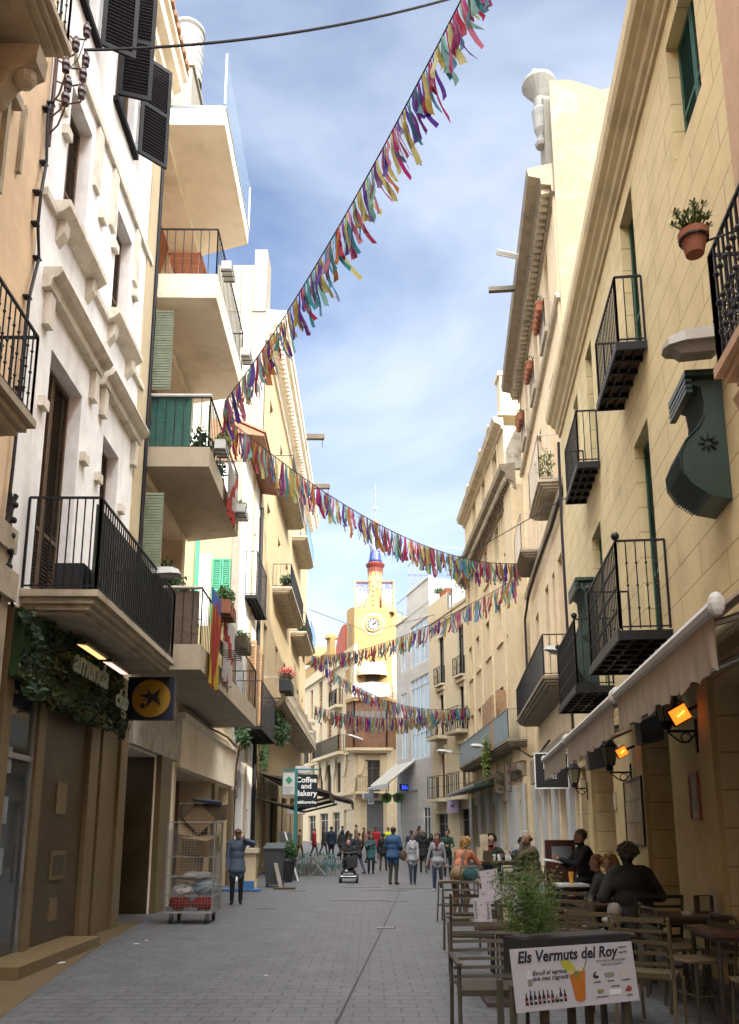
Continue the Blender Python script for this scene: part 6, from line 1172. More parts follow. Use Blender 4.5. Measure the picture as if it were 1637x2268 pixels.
# ================================================================ chairs and tables
M_chair = mat('sage_painted_aluminium', (.042, .034, .023), rough=.45, var=.12, bump=.05); M_chair2 = mat('olive_painted_slats', (.095, .073, .04), rough=.45, var=.12, bump=.05); M_tubec = mat('dark_olive_tube', (.055, .05, .034), rough=.4, var=.1, bump=0); M_seat = mat('worn_tan_seat', (.16, .125, .08), rough=.4, var=.2, scale=6, bump=.05)
M_ttop = mat('brown_table_top', (.075, .042, .028), rough=.3, var=.3, scale=4, bump=.02, spec=.5); M_tleg = mat('dark_table_leg', (.05, .04, .035), rough=.5, var=.1, bump=0)
def slat_chair(lab, m, w=.5, arms=False, slats=5, grp='slat backed terrace chairs'):
    """front faces -Y"""
    t2 = thing('slat_chair', lab, 'chair', group=grp); t2.location = (0, 0, 0); OFF[t2.name] = Vector(); h = w/2
    b = MB(); n = 8
    for i in range(n): y0 = -.24+i*.46/n; b.hexa([(-h+.02, y0, .455-.01*math.sin(i*.5)), (h-.02, y0, .455-.01*math.sin(i*.5)), (h-.02, y0+.054, .455), (-h+.02, y0+.054, .455), (-h+.02, y0, .475), (h-.02, y0, .475), (h-.02, y0+.054, .475), (-h+.02, y0+.054, .475)])
    b.wb(-h, h, -.245, -.205, .43, .478); b.build('seat', m, t2)
    b = MB()
    for i in range(slats+1):
        z = .50+i*(.43/slats); y = .22+.11*(z-.45)/.45; k = 8
        for j in range(k):
            u0, u1 = -h+.025+(w-.05)*j/k, -h+.025+(w-.05)*(j+1)/k; c0, c1 = [.035*(1-(2*q/w)**2) for q in (u0, u1)]
            hh = .028 if i < slats else .036; b.hexa([(u0, y+c0, z-hh/2), (u1, y+c1, z-hh/2), (u1, y+c1+.014, z-hh/2), (u0, y+c0+.014, z-hh/2), (u0, y+c0+.008, z+hh/2), (u1, y+c1+.008, z+hh/2), (u1, y+c1+.022, z+hh/2), (u0, y+c0+.022, z+hh/2)])
    b.build('backrest_slats', m, t2)
    for sx in (-1, 1):
        b = MB(); b.path([(sx*h, .27, 0), (sx*h, .22, .45), (sx*h, .335, .945)], .016, 6); b.build('leg', m, t2)
        b = MB(); b.path([(sx*h, -.25, 0), (sx*h, -.22, .44)] + ([(sx*h, -.2, .66)] if arms else []), .016, 6); b.build('leg', m, t2)
        if arms: b = MB(); b.hexa([(sx*h-.02, -.25, .66), (sx*h+.02, -.25, .66), (sx*h+.02, .28, .68), (sx*h-.02, .28, .68), (sx*h-.02, -.25, .685), (sx*h+.02, -.25, .685), (sx*h+.02, .28, .705), (sx*h-.02, .28, .705)]); b.build('armrest', m, t2)
    return t2
def tube_chair(lab, grp='tubular metal chairs'):
    t2 = thing('tube_chair', lab, 'chair', group=grp); OFF[t2.name] = Vector()
    b = MB(); b.hexa([(-.2, -.22, .49), (.2, -.22, .49), (.19, .2, .48), (-.19, .2, .48), (-.21, -.235, .515), (.21, -.235, .515), (.2, .21, .515), (-.2, .21, .515)]); b.lathe((0, -.19, .502), [(.001, -.014), (.2, -.014), (.215, 0), (.2, .014), (.001, .014)], 20, sy=.35); b.build('seat', M_seat, t2)
    b = MB(); b.path([(-.2, .2, .5), (-.2, .24, .8)] + [(-.2+.06*(1-math.cos(q))-0, .245, .8+.08*math.sin(q)) for q in (.5, 1.0, 1.5)] + [(.2-.06*(1-math.cos(q)), .245, .8+.08*math.sin(q)) for q in (1.5, 1.0, .5)] + [(.2, .24, .8), (.2, .2, .5)], .014, 6); [b.wb(-.19, .19, .235, .25, .58+.09*k, .63+.09*k) for k in range(3)]; b.build('backrest', M_tubec, t2)
    for x, y in ((-.19, -.2), (.19, -.2), (-.19, .2), (.19, .2)): b = MB(); b.tube((x, y, .49), (x*1.08, y*1.12, 0), .014, 6); b.build('leg', M_tubec, t2)
    b = MB(); b.path([(-.2, -.21, .22), (.2, -.21, .22), (.2, .21, .22), (-.2, .21, .22), (-.2, -.21, .22)], .009, 5); b.build('stretcher', M_tubec, t2); return t2
def high_stool(lab, m, h=.75, grp='high metal stools'):
    t2 = thing('high_stool', lab, 'stool', group=grp); OFF[t2.name] = Vector()
    b = MB(); b.wb(-.19, .19, -.19, .19, h-.03, h); b.build('seat', M_seat, t2); b = MB(); b.path([(-.19, .18, h), (-.19, .2, h+.25), (.19, .2, h+.25), (.19, .18, h)], .015, 6); b.build('backrest', m, t2)
    for x, y in ((-.18, -.18), (.18, -.18), (-.18, .18), (.18, .18)): b = MB(); b.tube((x, y, h-.03), (x*1.2, y*1.2, 0), .016, 6); b.build('leg', m, t2)
    b = MB(); b.path([(-.2, -.2, .3), (.2, -.2, .3), (.2, .2, .3), (-.2, .2, .3), (-.2, -.2, .3)], .012, 5); b.build('footrest', m, t2); return t2
def cafe_table(lab, x0, x1, y0, y1, h, m=None, pedestal=False, grp='brown terrace tables'):
    t2 = thing('cafe_table', lab, 'table', ((x0+x1)/2, (y0+y1)/2, 0), group=grp); b = MB(); b.wb(x0, x1, y0, y1, h-.035, h); b.build('tabletop', m or M_ttop, t2)
    b = MB(); b.wb(x0+.04, x1-.04, y0+.04, y1-.04, h-.08, h-.036); b.build('apron', M_tleg, t2); xm, ym = (x0+x1)/2, (y0+y1)/2
    if pedestal: b = MB(); b.wb(xm-.07, xm+.07, ym-.07, ym+.07, .04, h-.08); b.wb(xm-.26, xm+.26, ym-.26, ym+.26, 0, .039); b.build('pedestal', M_tleg, t2)
    else:
        for x in (x0+.06, x1-.06):
            for y in (y0+.06, y1-.06): b = MB(); b.tube((x, y, 0), (x, y, h-.08), .022, 8); b.build('leg', M_tleg, t2)
    return t2
PI = math.pi
ch = slat_chair('large sage slatted armchair at the bottom of the photograph, left of the poster', M_chair, .62, arms=True, slats=6); place(ch, (.99, 6.98, 0), .04); ch.scale = (1, 1, .93)
c2 = slat_chair('olive slatted chair left half hidden by the poster plants, farthest of four', M_chair2, .46, slats=5)
place(c2, (2.5, 10.5, 0), PI-.55, rx=0)
for (x, y, rz, lab) in ((2.30, 9.2, PI-.75, 'second olive slatted chair, tilted behind the poster'), (2.12, 7.85, PI-.6, 'third olive slatted chair in the row behind the poster'), (2.34, 7.35, PI-.5, 'nearest olive slatted chair just right of the poster plants'), (2.0, 11.6, PI-.4, 'olive slatted chair just right of the feathery plant'), (2.25, 12.3, PI-.5, 'olive slatted chair seen behind the farthest tilted one'), (3.66, 8.72, -PI/2+.2, 'olive slatted chair with its side to the wall between the two tables')):
    c3 = copy_tree(c2); place(c3, (x, y, 0), rz, lab)
c3 = slat_chair('dark sage chair pushed to the middle brown table, back to the camera', M_chair, .52, slats=4); place(c3, (3.24, 10.0, 0), PI)
c3 = copy_tree(c3); place(c3, (1.2, 10.15, 0), PI-.05, 'dark slatted chair behind the table of menus'); 
for (x, y, rz, lab) in ((1.75, 10.3, PI+.1, 'dark slatted chair beside the feathery plant'), (1.35, 12.2, .1, 'dark slatted chair in the row before the high table'), (1.95, 13.6, .0, 'dark slatted chair nearest the high table')):
    place(copy_tree(c3), (x, y, 0), rz, lab)
tc_ = tube_chair('tubular chair with a tan seat, nearest at the right edge'); place(tc_, (3.08, 6.75, 0), -PI/2+.2)
for (x, y, rz, lab) in ((3.02, 7.95, -PI/2+.25, 'tubular chair with a tan seat in front of the nearest brown table'), (3.05, 8.75, PI/2+.1, 'tubular chair between the two brown tables'), (3.15, 9.25, PI/2-.2, 'tubular chair tucked under the middle brown table'), (2.75, 9.9, PI/2, 'tubular chair to the left of the big man in the dark coat')):
    place(copy_tree(tc_), (x, y, 0), rz, lab)
cafe_table('brown table nearest the right edge with a bare top', 3.0, 3.72, 7.6, 8.3, .76); cafe_table('brown table with a glass ashtray against the yellow wall', 3.1, 3.82, 9.1, 9.8, .76); cafe_table('small brown table holding the menus, left of the feathery plant', 1.04, 1.72, 8.35, 9.0, .75, pedestal=True); cafe_table('low brown table between the women and the big man', 2.7, 3.3, 10.9, 11.6, .74)
cafe_table('high table where four people talk, crowded with glasses', 2.12, 3.0, 16.9, 17.6, 1.1, pedestal=True); cafe_table('pale metal topped table behind the nearest olive chairs', 2.75, 3.2, 12.5, 13.0, .9, m=M_wmet, pedestal=True)
hs = high_stool('high metal stool at the left of the crowded high table', M_tubec); place(hs, (1.55, 16.55, 0), -.3)
for (x, y, rz, lab) in ((1.95, 16.2, .1, 'high metal stool under the woman in the orange jumper'), (2.75, 16.1, .2, 'high metal stool with pale frame in front of the high table'), (3.3, 16.9, -PI/2, 'high metal stool under the man in the brown jacket'), (2.55, 18.1, PI, 'high metal stool under the curly haired man'), (3.5, 13.5, .4, 'high metal stool under the man reading in black')):
    place(copy_tree(hs), (x, y, 0), rz, lab)
# things on the tables
b = MB(); b.lathe((3.42, 9.35, .762), [(.03, 0), (.06, .005), (.065, .035), (.055, .035), (.045, .01)], 16); tag(b.build('ashtray', mat('ashtray_glass', (.6, .65, .65), rough=.1, var=0, bump=0, alpha=.45)), 'clear glass ashtray on the middle brown table', 'ashtray')
t2 = thing('menu_stand', 'dark wooden menu frame on the middle brown table by the wall', 'menu stand', (3.72, 9.5, .762)); b = MB(); b.wb(3.6, 3.78, 9.56, 9.6, .762, .95); b.wb(3.6, 3.625, 9.5, 9.56, .762, .95); b.wb(3.755, 3.78, 9.5, 9.56, .762, .95); b.build('frame', M_brown, t2); b = MB(); b.wb(3.627, 3.753, 9.54, 9.558, .78, .94); b.build('card', M_paper, t2)
b = MB(); b.wb(3.82, 3.9, 9.7, 9.72, .76, 1.02); b.wb(3.91, 3.96, 9.8, 9.82, .74, .92); tag(b.build('leaflet', M_plastic), 'white leaflets standing against the yellow wall', 'leaflet')
t2 = thing('menu_booklets', 'fan of white printed menus standing in a dark holder on the small table', 'menu', (1.2, 8.6, .75)); M_menu = mat('printed_menu_paper', (.36, .33, .36), var=.08, scale=14, bump=0)
b = MB(); b.wb(1.28, 1.54, 8.55, 8.72, .752, .93); b.build('holder', M_brown, t2)
b = MB(); b.wb(1.32, 1.42, 8.54, 8.549, .76, .9); b.build('napkins', M_pcream, t2)
def sheet(x, z, w, h, rot, y, txts=()):
    r_ = Vector((math.cos(rot), 0, math.sin(rot))); u_ = Vector((-math.sin(rot), 0, math.cos(rot))); p = Vector((x, y, z)); b = MB(); b.hexa([p, p+r_*w, p+r_*w+Vector((0, .004, 0)), p+Vector((0, .004, 0)), p+u_*h, p+r_*w+u_*h, p+r_*w+u_*h+Vector((0, .004, 0)), p+u_*h+Vector((0, .004, 0))]); o = b.build('menu_page', M_menu, t2)
    for s_, fx, fz, sz, vert in txts:
        rr_, uu_ = (u_, -r_) if vert else (r_, u_); text_mesh(s_, sz, frame_at(p+r_*fx+u_*fz-Vector((0, .002, 0)), rr_, uu_), M_bt, 'print', o, ext=.0006)
    b = MB(); q = random.Random(int(x*100))
    for k in range(9): fx, fz = q.uniform(.02, w-.04), q.uniform(.03, h-.03); c_ = p+r_*fx+u_*fz-Vector((0, .0016, 0)); L1_ = q.uniform(.012, .03); b.hexa([c_, c_+r_*L1_, c_+r_*L1_+Vector((0, .001, 0)), c_+Vector((0, .001, 0)), c_+u_*.006, c_+r_*L1_+u_*.006, c_+r_*L1_+u_*.006+Vector((0, .001, 0)), c_+u_*.006+Vector((0, .001, 0))])
    b.build('print', M_rt if x > 1.15 else M_lampg, o)
sheet(1.03, .76, .17, .235, .06, 8.50, (('Vermuts', .02, .12, .05, True), ('Entrants', .14, .11, .05, True))); sheet(1.14, .95, .18, .30, .16, 8.56, (('TAPES', .1, .18, .035, False),)); sheet(1.3, .92, .16, .2, -.1, 8.58); sheet(1.42, .80, .12, .2, .1, 8.53); sheet(1.08, .93, .1, .15, -.05, 8.55)
t2 = thing('table_clutter', 'tall menu card and dark napkin box on the crowded high table', 'menu stand', (2.25, 17.1, 1.1)); b = MB(); b.wb(2.28, 2.44, 17.0, 17.1, 1.101, 1.3); b.build('napkin_box', M_brown, t2); b = MB(); b.wb(2.22, 2.38, 17.12, 17.13, 1.25, 1.62); b.wb(2.14, 2.26, 17.05, 17.06, 1.101, 1.36); b.build('card', M_paper, t2)
M_gl = mat('drinking_glass', (.7, .75, .75), rough=.05, var=0, bump=0, alpha=.35)
for k, (x, y) in enumerate(((2.5, 17.15), (2.62, 17.3), (2.74, 17.1), (2.85, 17.35))): b = MB(); b.lathe((x, y, 1.101), [(.028, 0), (.036, .13), (.032, .13), (.026, .01)], 10); tag(b.build('glass', M_gl), 'drinking glass on the crowded high table', 'glass', 'glasses on the high table')
b = MB(); b.lathe((2.98, 12.7, .902), [(.03, 0), (.04, .17), (.037, .17), (.028, .01)], 12); tag(b.build('beer_glass', mat('amber_beer', (.6, .3, .05), rough=.1, var=0, bump=0)), 'amber drink on the pale metal table', 'glass')
# feathery planter with the poster hung on it
A = Vector((.945, 5.95, 0)); B = Vector((1.91, 6.40, 0)); rX = (B-A).normalized(); nB = Vector((-rX.y, rX.x, 0)); LW = (B-A).length
G = Fac((0, 0), (1, 0), (0, 1)); G.O = A; G.d = rX; G.n = -nB
t2 = thing('planter_trough', 'black trough planter on legs carrying feathery green plants behind the poster', 'planter', A); b = MB(); b.box(G, .16, LW+.02, -.30, -.012, .66, .89); b.build('trough', M_bplast, t2)
for a, n in ((.05, -.04), (LW-.05, -.04), (.1, -.27), (LW-.05, -.27)): b = MB(); b.box(G, a-.018, a+.018, n-.018, n+.018, 0, .60); b.build('leg', M_tubec, t2)
b = MB(); b.box(G, .07, LW-.07, -.05, -.03, .12, .15); b.box(G, .3, .34, -.06, -.03, .0, .6); b.box(G, .62, .67, -.2, -.16, .0, .6); b.box(G, .78, .83, -.2, -.16, .0, .6); b.build('stretcher', M_brown, t2)
b = MB(); b.box(G, .19, LW-.01, -.28, -.03, .89, .895); b.build('soil', M_bplast, t2)
b = MB(); fr_ = random.Random(11)
for c_a, c_n, H_, cnt in ((.22, -.18, .62, 95), (.44, -.2, .48, 80), (.33, -.14, .38, 40)):
    base = G.P(c_a, c_n, .9)
    for i in range(cnt):
        d = Vector((fr_.gauss(0, .19), fr_.gauss(0, .19), 1)).normalized(); L0 = H_*fr_.uniform(.5, 1.05); p0 = base + Vector((fr_.gauss(0, .05), fr_.gauss(0, .04), 0))
        for k in range(1, 15):
            c_ = p0 + d*L0*k/15
            for q in range(3): e = Vector((fr_.gauss(0, 1), fr_.gauss(0, 1), .9)).normalized()*.032; w_ = e.orthogonal().normalized()*.0028; b.face([c_, c_+e*.5+w_, c_+e, c_+e*.5-w_], fr_.choice((0, 0, 1)))
b.build('feathery_leaves', [M_leaf, M_leafy], t2, fixn=False)
# the poster itself
t3 = thing('poster', 'white poster reading Els Vermuts del Roy with an orange drink in a glass', 'poster', A)
M_post = mat('poster_paper', (.34, .325, .35), rough=.5, var=.03, bump=0)
tilt = .055
def PP(x, z, n=0.0): # poster coordinates: x 0..LW, z 0..H, sheared a little since it hangs crooked
    z *= .91; return G.P(x + .03*(1-z/.44), .004+n + .02*(1-z/.44), .435 + z)
HP = .445
b = MB(); b.hexa([PP(0, 0), PP(LW, 0), PP(LW, 0, .006), PP(0, 0, .006), PP(0, HP), PP(LW, HP), PP(LW, HP, .006), PP(0, HP, .006)]); b.build('sheet', M_post, t3)
def ptext(s_, x, z, sz, m, sh=0, off=0, nm='lettering'):
    text_mesh(s_, sz, frame_at(PP(x, z, .009), rX, (PP(0, 1)-PP(0, 0))), m, nm, t3, ext=.0008, off=off, shear=sh)
M_ink = mat('poster_ink', (.015, .015, .02), var=0, bump=0)
ptext('Els Vermuts del Roy', .45*LW, .380, .105, M_ink, sh=.22, off=.0028); ptext('Escull el vermut', .285*LW, .265, .045, M_ink, sh=.4); ptext("que mes t'agrada", .285*LW, .225, .045, M_ink, sh=.4); ptext('restaurant', .91*LW, .41, .018, M_ink); ptext('sitges 1922', .91*LW, .37, .016, M_ink)
ptext('DESCOBREIX LES NOSTRES', .8*LW, .315, .022, M_lampg); ptext('TAPES DE VERMUT', .8*LW, .288, .024, M_lampg)
for s_, x, z in (('musclos', .66, .165), ('anxoves', .775, .165), ('escopinyes', .905, .165), ('olives farcides', .685, .055), ('i molt mes', .805, .125), ('xorico', .92, .05)): ptext(s_, x*LW, z, .019, M_ink, sh=.3)
def pshape(pts, m, nm, n=.0075): b = MB(); v = (PP(0, 0, .002)-PP(0, 0)); b.prism([PP(x*LW, z, n) for x, z in pts], v); return b.build(nm, m, t3)
pshape([(.468, .05), (.475, .042), (.50, .036), (.535, .040), (.548, .052), (.572, .262), (.44, .235)], mat('orange_drink', (.30, .10, .012), var=.12, scale=12, bump=0), 'drink'); pshape([(.433, .235), (.572, .262), (.575, .30), (.50, .275), (.425, .272)], mat('glass_rim_print', (.36, .33, .25), var=.1, bump=0), 'glass_rim', .0077)
pshape([(.378, .325), (.39, .34), (.42, .345), (.46, .328), (.49, .29), (.498, .265), (.46, .255), (.42, .262), (.40, .29)], mat('lemon_print', (.28, .27, .03), var=.1, scale=20, bump=0), 'lemon_slice', .0085); pshape([(.50+.028*math.cos(k*.63), .235+.026*math.sin(k*.63)) for k in range(10)], mat('olive_print', (.16, .13, .03), var=0, bump=0), 'olive', .009)
pshape([(.555, .265), (.57, .29), (.60, .35), (.603, .349), (.575, .288), (.56, .262)], M_ink, 'stirrer', .0085)
for i in range(10):
    x = .085+i*.0335; hh = (.085, .1, .095, .095, .098, .095, .09, .05, .1, .085)[i]; z0 = .045+.0005*i; w_ = .011 if i != 7 else .016; pshape([(x-w_, z0), (x+w_, z0), (x+w_, z0+hh*.55), (x+.004, z0+hh*.72), (x+.004, z0+hh), (x-.004, z0+hh), (x-.004, z0+hh*.72), (x-w_, z0+hh*.55)], M_ink if i not in (5,) else M_brown, 'bottle')
    pshape([(x-w_*.8, z0+.02), (x+w_*.8, z0+.02), (x+w_*.8, z0+.034), (x-w_*.8, z0+.034)], (M_rt, M_lampg, M_post)[i % 3], 'bottle_label', .0095)
pshape([(.10, .16), (.145, .158), (.15, .235), (.135, .265), (.13, .29), (.115, .29), (.11, .267), (.098, .24)], mat('siphon_print', (.38, .40, .42), var=.1, bump=0), 'siphon'); pshape([(.105, .175), (.142, .173), (.144, .225), (.106, .226)], M_lampg, 'siphon_label', .0085)
pshape([(.63, .205), (.645, .235), (.665, .243), (.655, .225), (.65, .213), (.675, .21), (.68, .195), (.65, .19)], M_ink, 'mussel'); pshape([(.73+.0, .20), (.745, .19), (.795, .19), (.81, .20), (.81, .22), (.795, .228), (.745, .228), (.73, .22)], M_lampg, 'tin'); pshape([(.865, .2), (.90, .195), (.93, .205), (.925, .23), (.905, .222), (.885, .238), (.87, .225)], MATS['glass_rim_print'], 'cockles')
for x in (.665, .69): pshape([(x+.014*math.cos(k*.785), .095+.016*math.sin(k*.785)) for k in range(8)], MATS['olive_print'], 'olive')
pshape([(.885, .08), (.92, .075), (.945, .085), (.94, .11), (.915, .118), (.90, .1)], mat('chorizo_print', (.22, .03, .03), var=0, bump=0), 'chorizo'); pshape([(.75, .06), (.85, .06), (.85, .1), (.75, .1)], mat('pale_print_box', (.50, .48, .54), var=0, bump=0), 'printed_box')
# podium menu board, and its reader's magazine
t2 = thing('menu_board', 'red brown wooden menu lectern standing beside the man in black', 'menu board', (3.15, 14.2, 0)); b = MB(); b.wb(2.95, 3.45, 14.3, 14.38, .1, 1.52); b.build('board', mat('mahogany_board', (.07, .025, .02), rough=.4, var=.2, bump=0), t2); b = MB(); b.wb(3.05, 3.38, 14.29, 14.299, 1.2, 1.42); b.build('menu_page', M_gpanel, t2); b = MB(); b.wb(2.93, 3.0, 14.28, 14.5, 0, .1); b.wb(3.4, 3.47, 14.28, 14.5, 0, .1); b.build('foot', M_brown, t2)
b = MB(); b.hexa([(2.66, 13.1, 1.22), (2.98, 13.2, 1.17), (2.98, 13.45, 1.19), (2.66, 13.35, 1.24), (2.66, 13.1, 1.235), (2.98, 13.2, 1.185), (2.98, 13.45, 1.205), (2.66, 13.35, 1.255)]); tag(b.build('open_magazine', M_plastic), 'open white magazine held in front of the man in black', 'magazine')
# cafe furniture far left: teal chairs and a folding table
def metal_chair(lab, x, y, rz):
    t2 = thing('teal_chair', lab, 'chair', group='teal metal cafe chairs'); OFF[t2.name] = Vector()
    b = MB(); b.wb(-.2, .2, -.2, .2, .43, .46); b.build('seat', M_teal, t2); b = MB(); b.path([(-.2, .18, .46), (-.23, .24, .68), (-.18, .27, .82), (0, .28, .86), (.18, .27, .82), (.23, .24, .68), (.2, .18, .46)], .016, 6); [b.tube((-.16+.08*i, .19, .46), (-.2+.1*i, .265, .82), .012, 4) for i in range(5)]; b.tube((-.23, .24, .68), (-.24, -.1, .66), .014, 5); b.tube((.23, .24, .68), (.24, -.1, .66), .014, 5); b.build('backrest', M_teal, t2)
    for x_, y_ in ((-.18, -.18), (.18, -.18), (-.18, .18), (.18, .18)): b = MB(); b.tube((x_, y_, .44), (x_*1.25, y_*1.25, 0), .02, 5, r2=.014); b.build('leg', M_teal, t2)
    place(t2, (x, y, 0), rz)
metal_chair('teal metal cafe chair to the left of the crossed leg table', -2.65, 34.9, PI+.5); metal_chair('teal metal cafe chair to the right of the crossed leg table', -1.45, 34.5, PI-.5); metal_chair('teal metal cafe chair behind the crossed leg table', -2.1, 36.3, .2)
for k, (x, y) in enumerate(((-2.05, 34.7), (-1.9, 37.2), (-3.2, 36.6))):
    t2 = thing('folding_table', 'pale folding cafe table with crossed legs, %s' % ('between the two teal chairs', 'farther back under the awning', 'by the cafe wall')[k], 'table', (x, y, 0), group='folding cafe tables'); b = MB(); b.wb(x-.35, x+.35, y-.3, y+.3, .72, .745); b.build('tabletop', M_lampg, t2)
    for sx in (-1, 1): b = MB(); b.tube((x-sx*.3, y-.22, 0), (x+sx*.3, y-.22, .72), .014, 5); b.tube((x-sx*.3, y+.22, 0), (x+sx*.3, y+.22, .72), .014, 5); b.build('leg', M_gmet, t2)
# ================================================================ people
M_skin = mat('skin', (.27, .15, .10), rough=.55, var=.06, bump=0); M_skin2 = mat('tanned_skin', (.19, .095, .06), rough=.55, var=.06, bump=0)
def C(name, c, **k):
    c = tuple(.58*x for x in c); return mat('cloth_'+name, c, rough=.85, var=.16, scale=9, bump=.25, bscale=30, **k)
CL = dict(navy=C('navy', (.018, .03, .065)), blue=C('dusty_blue', (.09, .12, .18)), black=C('black', (.014, .014, .016)), dgrey=C('dark_grey', (.05, .05, .052)), lgrey=C('light_grey', (.34, .34, .36)), orange=C('orange', (.52, .19, .10)), tan=C('tan', (.30, .20, .11)), brown=C('brown', (.10, .072, .045)), jeans=C('jeans', (.035, .05, .09)), olive=C('olive', (.06, .06, .04)), red=C('red', (.45, .025, .03)), teal=C('teal', (.04, .12, .13)), white=C('white', (.6, .6, .62)), yellow=C('yellow', (.75, .75, .03)), maroon=C('maroon', (.16, .015, .025)), pink=C('pink', (.4, .2, .2)), camel=C('camel', (.28, .19, .12)), shoe=C('shoe', (.02, .018, .017)), green=C('green', (.02, .05, .04)), denimblue=C('royal_blue', (.03, .08, .17)))
HC = dict(dark=mat('dark_hair', (.014, .010, .008), rough=.6, var=.3, scale=30, bump=.3), brown=mat('brown_hair', (.06, .03, .018), rough=.6, var=.3, scale=30, bump=.3), blond=mat('blond_hair', (.27, .155, .055), rough=.6, var=.3, scale=30, bump=.3), grey=mat('grey_hair', (.09, .08, .065), rough=.6, var=.3, scale=30, bump=.3), red=mat('auburn_hair', (.16, .06, .03), rough=.6, var=.3, scale=30, bump=.3))
M_eye = mat('dark_eye', (.01, .01, .01), rough=.3, var=0, bump=0); M_lip = mat('lips', (.25, .09, .07), rough=.5, var=0, bump=0)
def ik(a, b, l1, l2, pole):
    d = b-a; L = max(.02, min(d.length, (l1+l2)*.995)); dn = d.normalized(); x = (l1*l1-l2*l2+L*L)/(2*L); h = math.sqrt(max(0, l1*l1-x*x)); p = pole-dn*pole.dot(dn); p = p.normalized() if p.length > 1e-4 else dn.orthogonal()
    return a+dn*x+p*h, a+dn*L
def capsule(b, p, q, r1, r2, n=10):
    b.tube(p, q, r1, n, r2=r2); b.blob(p, r1, n, 8); b.blob(q, r2, n, 8)
def person(lab, loc, rz, h=1.70, top='black', legs='jeans', hair=('short', 'dark'), pelvis=(0, 0, .95), lean=0.0, side=0.0, feet=None, hands=None, coat=.0, bulk=1.0, skin=None, head=(0, 0), shoe='shoe', vox=.024, scarf=None, collar=None, female=False, elbow=None, glasses=False, group=None, sleeves=None):
    skin = skin or M_skin; k = h/1.72; t2 = thing('person', lab, 'person', group=group); OFF[t2.name] = Vector()
    V = lambda *a: Vector(a)*k
    pel = V(*pelvis); R_ = Matrix.Rotation(lean, 3, 'X') @ Matrix.Rotation(side, 3, 'Y')   # positive lean bends forward, towards -Y
    up = R_ @ Vector((0, 0, 1)); fw = R_ @ Vector((0, -1, 0)); rt = Vector((1, 0, 0))
    chest = pel+up*.34*k; neck = pel+up*.52*k; hd = neck+(up*.6+Vector((0, 0, .4))).normalized()*.145*k+fw*.025*k
    hyaw = Matrix.Rotation(head[0], 3, 'Z') @ Matrix.Rotation(head[1], 3, 'X'); hf = hyaw @ Vector((0, -1, 0)); hu = hyaw @ Vector((0, 0, 1)); hr = hyaw @ Vector((1, 0, 0))
    feet = feet or [(-.10, .0, .0), (.10, .02, .0)]; hands = hands or [(-.26, -.06, .82), (.26, -.06, .82)]; B = bulk
    segs = []   # (p, q, r1, r2, slot)   0 skin 1 top 2 legs 3 shoe
    sw = .165 if female else .19
    b = MB()
    def cap(p, q, r1, r2, s): capsule(b, p, q, r1, r2); segs.append((p, q, max(r1, r2), s))
    def ell(c, ax, r, s):    # ellipsoid oriented with the torso
        b0 = len(b.v); b.blob((0, 0, 0), r, 14, 10); M3 = Matrix((rt, -fw if False else (R_ @ Vector((0, 1, 0))), up)).transposed()
        for i in range(b0, len(b.v)): b.v[i] = tuple(M3 @ Vector(b.v[i]) + c)
        segs.append((c-up*r[2]*.4, c+up*r[2]*.4, max(r[0], r[1]), s))
    ell(pel+up*.02*k, 0, (.165*B*k, .125*B*k, .14*k), 2 if not coat else 1); ell(pel+up*.19*k, 0, (.15*B*k, .12*B*k, .17*k), 1); ell(chest+up*.03*k, 0, (.175*B*k*(.92 if female else 1), .125*B*k, .17*k), 1)
    if female: ell(chest+fw*.07*k, 0, (.12*k, .08*k, .08*k), 1)
    cap(chest+up*.13*k-rt*sw*.75*k, chest+up*.13*k+rt*sw*.75*k, .068*B*k, .068*B*k, 1); cap(neck-up*.05*k, hd-Vector((0, 0, .06*k)), .058*k, .052*k, 0)
    # head
    segs.append((hd-hu*.06*k, hd+hu*.05*k, .09*k, 0)); b.blob(hd+hu*.025*k, (.076*k, .092*k, .100*k), 16, 12); b.blob(hd-hu*.045*k+hf*.018*k, (.058*k, .066*k, .075*k), 14, 10)
    b.blob(hd+hf*.094*k-hu*.012*k, (.014*k, .022*k, .024*k), 8, 6); b.blob(hd+hf*.078*k-hu*.088*k, (.026*k, .02*k, .018*k), 8, 6)
    for s in (-1, 1): b.blob(hd+hr*s*.079*k-hu*.01*k, (.012*k, .02*k, .03*k), 8, 6)
    wrists = []
    for i, s in enumerate((-1, 1)):
        hip = pel+rt*s*.088*k-Vector((0, 0, .02*k)); f = V(*feet[i]); ank = f+Vector((0, 0, .085*k)); kn, ank = ik(hip, ank, .425*k, .42*k, Vector((s*.12, -1, .15)))
        cap(hip, kn, .096*B*k, .068*k*(1+.4*(B-1)), 2); cap(kn, ank, .066*k, .053*k, 2); fl = Vector((s*.12, -1, 0)).normalized(); cap(ank+Vector((0, 0, -.04*k))-fl*.03*k, ank+Vector((0, 0, -.052*k))+fl*.14*k, .042*k, .034*k, 3)
        sh = chest+up*.125*k+rt*s*sw*k; ht = V(*hands[i]); pole = Vector(elbow[i]) if elbow else Vector((s*.6, .7, -.5)); el_, wr = ik(sh, ht, .285*k, .25*k, pole)
        cap(sh, el_, .058*B*k, .047*B*k, 1); cap(el_, wr, .046*B*k, .034*B*k, 1); wrists.append((el_, wr, s))
        d = (wr-el_).normalized(); cap(wr+d*.02*k, wr+d*.075*k, .027*k, .03*k, 0)
    if coat:
        for z in (0, .35, .7, 1.0): c_ = pel-Vector((0, 0, coat*z*k))+fw*(.0); ell(c_, 0, ((.16+.03*z)*B*k, (.13+.03*z)*B*k, .12*k), 1)
